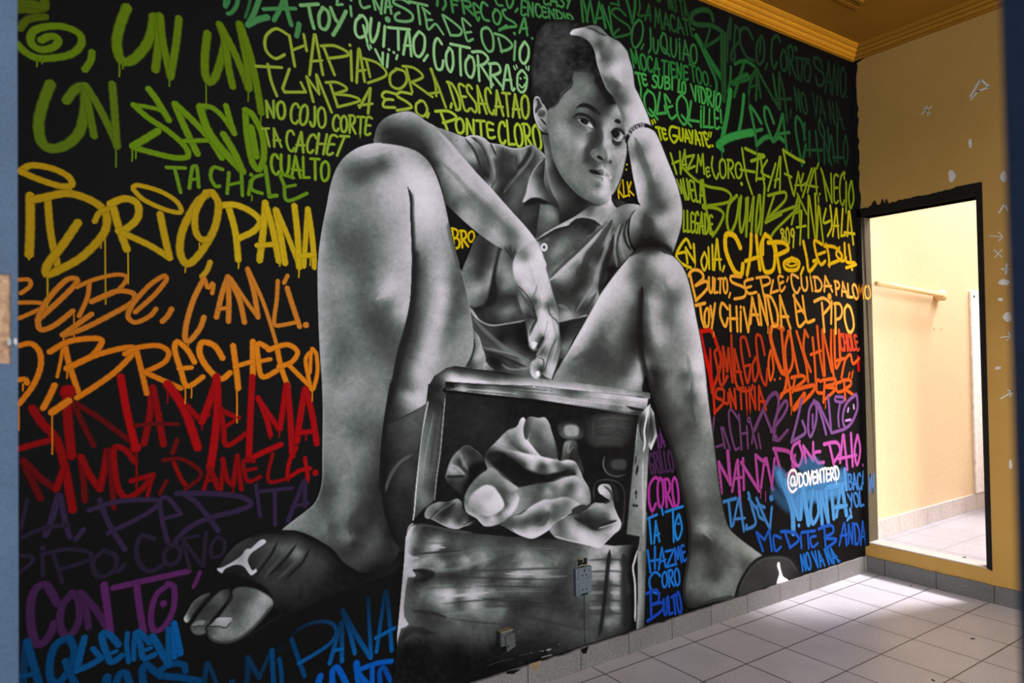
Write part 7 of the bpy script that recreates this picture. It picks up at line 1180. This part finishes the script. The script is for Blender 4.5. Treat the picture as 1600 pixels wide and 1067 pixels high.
phrase('pink word MANIN', [S_([435,150, 450,320], 7.5, z1), S_([435,150, 500,270], 7, z1), S_([485,90, 500,270], 8, z1), S_([535,150, 510,310], 6.6, z1), S_([540,140, 555,390], 7.5, z1), S_([525,240, 575,230], 6, z1), S_([570,130, 575,300], 6.6, z1), S_([560,150, 660,310], 7, z1), S_([640,120, 655,290], 7, z1), S_([640,110, 700,160], 7, z1), S_([690,130, 670,290], 6.4, z1), S_([700,130, 735,300], 7, z1), S_([745,130, 730,290], 6.6, z1), D_(555,390,8,2.2,z1), D_(668,300,14,2,z1), D_(695,310,16,2,z1), DOT(690,140,9,z1)])
phrase('pink word DOME behind the blue cloud', [S_([750,90, 790,240], 7.5, z1), S_([740,75, 830,95, 860,170, 790,240], 7.5, z1), S_([860,110, 845,150, 850,230], 6.5, z1), S_([885,35, 850,60, 840,130, 880,170, 900,110, 880,40], 6.5, z2), S_([905,60, 920,150], 7, z2), S_([905,60, 960,140], 6.4, z2), S_([960,40, 960,140], 6.4, z2), S_([1000,90, 965,100, 985,150, 1020,150], 6, z2)])
phrase('pink word DALO beside the door', [S_([1050,50, 1075,160], 7, z2), S_([1020,50, 1090,40, 1110,90, 1075,150], 7, z2), S_([1125,0, 1110,150], 6.4, z2), S_([1130,0, 1150,190], 6.6, z2), S_([1100,130, 1200,110], 6, z2), S_([1170,-10, 1180,170], 6.6, z2), S_([1205,0, 1190,90, 1205,165, 1222,80, 1208,0], 6, z2), DOT(1238,165,6,z2)])
w1 = C(60,118,180); w2 = C(76,138,196); w3 = C(36,88,172)
phrase('sky blue words TA JEVI', [S_([460,370, 530,350], 6.6, w1), S_([490,370, 505,505], 6.6, w1), S_([545,350, 515,500], 5.6, w1), S_([550,350, 575,530], 6.6, w1), S_([520,465, 580,460], 5.4, w1), S_([600,320, 620,400, 640,490, 590,520, 590,500], 6.6, w1), S_([600,350, 655,420], 6, w1), S_([690,400, 650,390, 660,450, 690,470], 6, w1), S_([645,350, 700,480, 720,520], 6.4, w1), S_([730,400, 720,520], 6.4, w1), DOT(727,348,10,w1)])
def cloud(sp):
    p = lambda *a: P(np.asarray(a, float).reshape(-1, 2))
    for q, w, a in ((p(760,200, 790,270, 840,340, 870,400), 17, .55), (p(780,230, 860,320, 900,380), 20, .6), (p(850,320, 950,300, 1120,260), 20, .7), (p(820,260, 960,260, 1130,220), 18, .55), (p(900,170, 960,160, 1000,190), 20, .35), (p(870,420, 880,350, 1000,330, 1100,310), 18, .8), (p(740,310, 790,370, 830,400), 14, .25)):
        sp.rib(smooth(q, False, 7), w, w2, a, soft=6)
phrase('big sky blue word MONTA in a sprayed cloud', [cloud, S_([770,210, 840,400, 850,540], 11, w2), S_([800,250, 880,460], 10, w2), S_([900,300, 890,460], 9, w2), S_([905,300, 935,490], 11, w2), S_([960,310, 945,430, 960,490, 990,430, 980,320], 8, w2), S_([1000,320, 1010,490], 8.5, w2), S_([1005,320, 1045,490], 8, w2), S_([1030,300, 1045,490], 8, w2), S_([1060,290, 1075,460], 8.5, w2), S_([1040,290, 1140,270], 9, w2), S_([1110,300, 1090,450], 8, w2), S_([1120,280, 1145,440], 9, w2), S_([1085,400, 1145,390], 8, w2), S_([1135,190, 1145,300], 8, w2), DOT(880,500,7,w2), S_([1165,410, 1170,440, 1150,470], 6, w2), DOT(1170,450,8,w2)])
phrase('small blue words BACAN YOL beside the door', [W('BACA', [1158,300, 1150,220, 1252,300, 1248,200], 4.8, C(58,112,180), jit=.05), W('YOL.', [1165,400, 1150,325, 1252,390, 1245,310], 4.8, C(58,112,180))])
phrase('white signature with an at sign over the blue cloud', [W('@', [820,320, 815,200, 880,300, 880,190], 5, C(236,232,236), gap=.0), W('DOVENTERD', [880,285, 878,215, 1108,240, 1102,175], 4.4, C(240,238,242), jit=.08, gap=.06), D_(1088,250,6,1.6,C(230,230,235))])
w4 = C(26,78,168); w5 = C(24,70,176)
phrase('blue words ME DITE BANDA', [S_([645,540, 680,640], 6.4, w4), S_([645,540, 690,580], 6, w4), S_([715,525, 690,580], 6, w4), S_([715,525, 730,640], 6.4, w4), S_([780,570, 740,560, 750,640, 780,620], 5.6, w4), S_([800,530, 830,620], 6, w4), S_([780,535, 850,540, 880,580, 830,625], 6, w4), S_([890,560, 895,625], 5.6, w4), S_([895,540, 970,530], 5.6, w4), S_([930,545, 935,625], 5.6, w4), S_([975,560, 945,570, 955,620, 985,600], 5.2, w4), S_([1020,500, 1030,630], 6, w4), S_([990,520, 1060,500, 1070,540, 1020,570, 1090,580, 1030,630], 6, w4), S_([1130,490, 1105,610], 5.6, w4), S_([1135,490, 1145,610], 5.6, w4), S_([1110,560, 1150,550], 5, w4), W('NDA', [1155,600, 1150,500, 1252,610, 1250,475], 5.4, w4, jit=.05)])
phrase('small blue words NO VA NA above the skirting', [W('NO VA NA.', [900,755, 885,665, 1112,700, 1080,625], 5, C(26,92,168), jit=.06)])
LET_GAIN = 1.05
phrase('dim violet words TA GRILLO between box and shin', [W('I', [105,20, 100,-40, 120,20, 115,-40], 4, C(56,30,66)), W('TA', [95,75, 85,10, 135,60, 120,-10], 4.4, C(84,40,92)), W('GRILLO', [55,215, 45,110, 190,200, 165,75], 4.8, C(62,34,66), jit=.06)])
phrase('magenta word CORO between box and shin', [S_([105,250, 80,235, 50,280, 48,370, 65,420, 85,380], 6, C(158,48,140)), W('ORO', [95,400, 92,245, 220,395, 205,240], 5.8, C(158,48,140), jit=.06), D_(65,425,6,2.2,C(158,48,140))])
phrase('sky blue words TA TO between box and shin', [S_([35,465, 92,440], 5, C(30,120,196)), S_([48,460, 60,600], 5, C(30,120,196)), W('A', [75,600, 70,480, 105,590, 100,470], 4.8, C(30,120,196)), S_([118,405, 125,440], 4.6, C(30,120,196)), S_([140,425, 235,395], 5, C(30,120,196)), S_([180,420, 185,590], 5, C(30,120,196)), S_([210,440, 190,510, 205,580, 230,520, 215,440], 5, C(30,120,196)), DOT(210,490,5,C(30,120,196))])
phrase('blue words HAZME CORO BULTO between box and heel', [S_([40,640, 55,760], 5, C(26,104,190)), S_([80,620, 80,740], 5, C(26,104,190)), S_([45,700, 105,690], 4.4, C(26,104,190)), W('A', [100,745, 100,630, 140,730, 135,620], 4.6, C(26,104,190)), S_([140,645, 185,635, 145,730, 200,715], 4.8, C(26,104,190), curved=False), W('ME', [195,720, 185,630, 260,690, 240,610], 4.6, C(24,92,186)), S_([110,780, 80,760, 50,800, 60,860, 105,880], 5, C(26,104,190)), W('ORO', [118,845, 120,760, 222,830, 215,740], 4.8, C(26,104,190)), S_([55,870, 60,1010], 6, w5), S_([30,880, 90,860, 100,920, 60,940], 5.6, w5), S_([60,940, 130,930, 110,980, 40,1030], 6, w5), W('ULTO', [130,1000, 125,915, 235,985, 215,865], 5.2, w5, jit=.06)])
# the last letters run past the corner onto the door lining
def lining_letters(items, label):
    sp = Spray(); sheet(0,0,1)
    for it in items: word(sp, *it)
    v = np.asarray(sp.v); out = []
    for X, Z, k in v:                       # the stroke carries on round the corner: over the border, then onto the lining
        t = (DY1-0.0012-EYE[1])/(0-EYE[1]); q = EYE+t*(np.array([X, 0, Z])-EYE)
        if q[0] > 0.0005: out.append(q.tolist()); continue
        if X < 0.0: out.append([X, -0.0030, Z]); continue
        t = (-0.0048-EYE[0])/(X-EYE[0]); q = EYE+t*(np.array([X, 0, Z])-EYE); out.append(q.tolist())
    me = bpy.data.meshes.new('lettering'); me.from_pydata(out, [], sp.f)
    at = me.color_attributes.new('paint', 'FLOAT_COLOR', 'POINT'); at.data.foreach_set('color', np.asarray(sp.c, np.float32).ravel())
    tag(link('lettering', me, M_spray, mural), label)
lining_letters([('M', [1340,465, 1340,444, 1350,466, 1349,446], 3.6, h1), ('O', [1351,466, 1351,446, 1361,467, 1359,447], 4, h2)], 'orange last letters running onto the door lining')
lining_letters([('N', [1358,768, 1358,740, 1366,770, 1366,740], 4, C(58,112,180))], 'blue last letter N on the door lining')
# ================================================================= small fittings
def wp(x, y, depth=0.0):
    X, Z = on_wall(np.array([x]), np.array([y])); return Vector((float(X[0]), -depth, float(Z[0])))
M_plate = plain('grey painted plastic outlet', rgb(96, 106, 114), 0.5, 0, .12, 60)
M_hole = plain('dark opening', rgb(8, 8, 9), 0.8)
M_wire = plain('pale wire', rgb(170, 160, 130), 0.5)
ou = empty('electrical_outlet', (-2.224, -0.004, 0.375)); tag(ou, 'grey double electrical outlet hanging loose under its open wall box', 'outlet')
x0, x1, z0, z1 = -2.270, -2.181, 0.318, 0.433
b = MB(); b.box((x0, -0.020, z0), (x1, -0.004, z1), 0.003)
b.build('cover_plate', M_plate, ou)
for zz0, zz1 in ((0.386, 0.427), (0.326, 0.367)):
    b = MB(); b.box((x0+.012, -0.0225, zz0), (x1-.010, -0.0195, zz1), 0.0025); sk = b.build('socket', M_plate, ou)
    b = MB(); zc = zz0+.016
    for dx in (-.011, .009): b.cyl((-2.226+dx, -0.0231, zc), (-2.226+dx, -0.0222, zc), .0036, n=14)
    if zz0 > .35: b.box((-2.229, -0.0231, zc+.014), (-2.223, -0.0222, zc+.024))
    b.build('socket_hole', M_hole, sk)
b = MB(); b.box((-2.243, -0.0225, 0.319), (-2.209, -0.0195, 0.3255), .0008); b.build('cord_clip', M_hole, ou)
b = MB(); b.box((-2.250, -0.0062, 0.431), (-2.196, -0.0045, 0.466)); b.build('wall_box', M_hole, ou)
b = MB(); b.tube([(-2.238, -0.007, .464), (-2.230, -0.012, .470), (-2.222, -0.012, .462), (-2.224, -0.010, .452)], .0016); b.tube([(-2.245, -0.008, .437), (-2.232, -0.014, .443), (-2.216, -0.014, .440), (-2.206, -0.011, .436), (-2.200, -0.008, .441)], .0016)
b.build('wire', M_wire, ou)
b = MB(); b.box((-2.256, -0.007, .433), (-2.250, -0.0045, .462)); b.build('box_rim', M_plate, ou)
# cut-off conduit bracket, low on the painted box
M_brk = plain('dusty grey bracket', rgb(74, 78, 78), 0.7, 0, .2, 80)
br = empty('conduit_stub', (-2.627, -0.004, 0.228)); tag(br, 'small dusty grey conduit stub low on the painted box above the skirting', 'conduit fitting')
b = MB(); b.box((-2.660, -0.034, 0.206), (-2.606, -0.004, 0.262), 0.006); b.build('block', M_brk, br)
b = MB(); b.prism([(-2.642, .246), (-2.600, .254), (-2.596, .200), (-2.636, .186)], lambda u, v: (u, -0.040, v), lambda u, v: (u, -0.033, v)); b.build('front_plate', M_brk, br)
b = MB(); b.cyl((-2.630, -0.0412, .207), (-2.630, -0.0395, .207), .0042, n=14); b.build('screw_hole', M_hole, br)
b = MB(); b.box((-2.662, -0.036, 0.2615), (-2.604, -0.006, 0.267), 0.002); b.build('dust_cap', plain('dust', rgb(118, 108, 86), .9), br)
# broken skirting chips showing the mortar
M_mortar = plaster('mortar', rgb(120, 104, 78), rgb(146, 128, 98), 20.0, .9)
bl = bpy.data.objects['baseboard_left']
def chip(pts, y=-0.0126):
    b = MB(); vs = [b.bm.verts.new((X, y, Z)) for X, Z in pts]; b.bm.faces.new(vs); return b
def wpts(p): return [(wp(x, y, .0126).x, wp(x, y, .0126).z) for x, y in p]
chip(wpts([(824,1036), (842,1030), (841,1040), (836,1048), (828,1043)])).build('broken_corner', M_mortar, bl)
chip(wpts([(904,1013), (917,1008), (913,1019), (908,1020)])).build('broken_corner', M_black, bl)
chip(wpts([(790,1047), (812,1043), (800,1051), (788,1051)])).build('broken_corner', M_black, bl)
# white marks and filled holes on the ochre wall
M_chalk = plaster('white patch filler', rgb(176, 172, 172), rgb(200, 196, 196), 60.0, .85)
def onback(px, py):
    d = FW+RT*(px-800)/FPX-UP*(py-533.5)/FPX; t = (-0.0008-EYE[0])/d[0]; return EYE+t*d
def mark(strokes, wd):
    b = MB(); r = random.Random(int(strokes[0][0][0]))
    for st in strokes:
        P3 = [onback(*p) for p in st]
        for a, c in zip(P3[:-1], P3[1:]):
            dd = c-a; L = max(np.linalg.norm(dd), 1e-5); n_ = np.array([0, -dd[2], dd[1]])/L*wd*1.5
            k = r.uniform(.5, 1); b.bm.faces.new([b.bm.verts.new(tuple(q)) for q in (a-n_*.4, a+n_*.5, c+n_*.6*k, c-n_*.5*k)])
    return b.build('white_mark', M_chalk, wall_back)
def patch(px, py, w_, h_):
    b = MB(); r = random.Random(int(px)); c = [onback(px+w_*math.cos(t)*r.uniform(.8, 1.15), py+h_*math.sin(t)*r.uniform(.8, 1.15)) for t in [k*math.pi/6 for k in range(12)]]
    b.bm.faces.new([b.bm.verts.new(tuple(q)) for q in c]); return b.build('white_mark', M_chalk, wall_back)
mark([[(1443,168), (1454,178)], [(1438,179), (1456,166)], [(1448,165), (1450,182)]], .004)
patch(1487, 275, 6, 10); patch(1516, 224, 3, 8); patch(1568, 276, 5, 9); patch(1569, 441, 9, 5)
mark([[(1515,152), (1532,124), (1546,136), (1524,144)], [(1516,156), (1530,140)]], .007)
mark([[(1546,368), (1566,370)], [(1560,362), (1567,370), (1560,377)]], .004); mark([[(1553,390), (1566,402)], [(1554,402), (1566,389)]], .004)
mark([[(1564,420), (1577,421)], [(1573,412), (1572,428)]], .006); patch(1563, 468, 4, 3); mark([[(1563,527), (1580,525)], [(1575,518), (1580,526), (1573,532)]], .004)
patch(1559, 575, 5, 2.5); mark([[(1563,623), (1583,611)], [(1574,609), (1583,612), (1578,620)]], .005); mark([[(1560,333), (1570,318), (1575,330)]], .006); patch(1574, 495, 7, 8); patch(1579, 726, 3, 8)
# wall rail and panel in the bright room
def onw(px, py, Y):
    d = FW+RT*(px-800)/FPX-UP*(py-533.5)/FPX; t = (Y-EYE[1])/d[1]; return Vector((EYE+t*d).tolist())
pi = empty('wall_rail', (0.5, -0.055, 1.72)); tag(pi, 'cream wall rail with a round end flange in the bright room behind the door', 'rail')
M_cream = plain('cream paint on the rail', rgb(244, 212, 154), .45, 0, .04)
b = MB(); b.cyl((T+.01, -0.055, 1.742), (0.93, -0.055, 1.700), .0165, n=24); b.build('bar', M_cream, pi, True)
b = MB(); b.cyl((0.945, -0.064, 1.699), (0.945, -0.0125, 1.699), .038, n=32); b.build('flange', M_cream, pi, True)
b = MB(); b.cyl((0.93, -0.055, 1.70), (0.948, -0.050, 1.699), .0175, n=24); b.build('elbow', M_cream, pi, True)
pn = empty('wall_panel', (1.6, -0.02, DZ0+.115)); tag(pn, 'tall white panel fixed to the yellow wall at the right of the open doorway', 'panel')
b = MB(); b.box((1.425, -0.030, DZ0+.115), (1.85, -0.0125, 1.752), .003); b.build('board', M_white, pn)
b = MB(); b.cyl((1.475, -0.031, 1.71), (1.475, -0.0292, 1.71), .011, n=16); b.build('screw_hole', M_hole, pn)
b = MB()
for x, z in ((0.90, 1.47), (1.0, 1.47)): b.cyl((x, -0.0135, z), (x, -0.0115, z), .004, n=10)
b.build('screw_hole', M_hole, bpy.data.objects['wall_adjoining'])
# bits of dirt on the tiles
M_dirt = plain('dirt', rgb(26, 22, 20), .9)
def crumb(x, y, z, s, parent_label):
    b = MB(); r = bmesh.ops.create_icosphere(b.bm, subdivisions=2, radius=1.0)
    for v_ in r['verts']: v_.co = Vector((v_.co.x*s*1.7, v_.co.y*s*.7, max(0, v_.co.z)*s*.5))*random.uniform(.85, 1.15)
    bmesh.ops.rotate(b.bm, cent=(0, 0, 0), matrix=Matrix.Rotation(random.uniform(0, 3), 3, 'Z'), verts=b.bm.verts); bmesh.ops.translate(b.bm, vec=(x, y, z), verts=b.bm.verts)
    o = b.build('leaf_crumb', M_dirt); tag(o, parent_label, 'crumb', 'dark crumbs lying on the tiles'); return o
def onfloor(px, py, z=0.0):
    d = FW+RT*(px-800)/FPX-UP*(py-533.5)/FPX; t = (z-EYE[2])/d[2]; return EYE+t*d
for (px, py, s, lb) in ((1520, 998, .007, 'dark crumb lying on the shaded grey tiles at the right'), (1424, 915, .006, 'dark crumb on the sunlit tiles by the back skirting'), (1458, 1063, .006, 'dark crumb on the nearest tiles at the bottom edge')):
    p = onfloor(px, py); crumb(p[0], p[1], 0.0, s, lb)
p = onfloor(1507, 871, DZ0); crumb(p[0], p[1], DZ0, .009, 'dark crumb on the pale tiles just past the door sill')
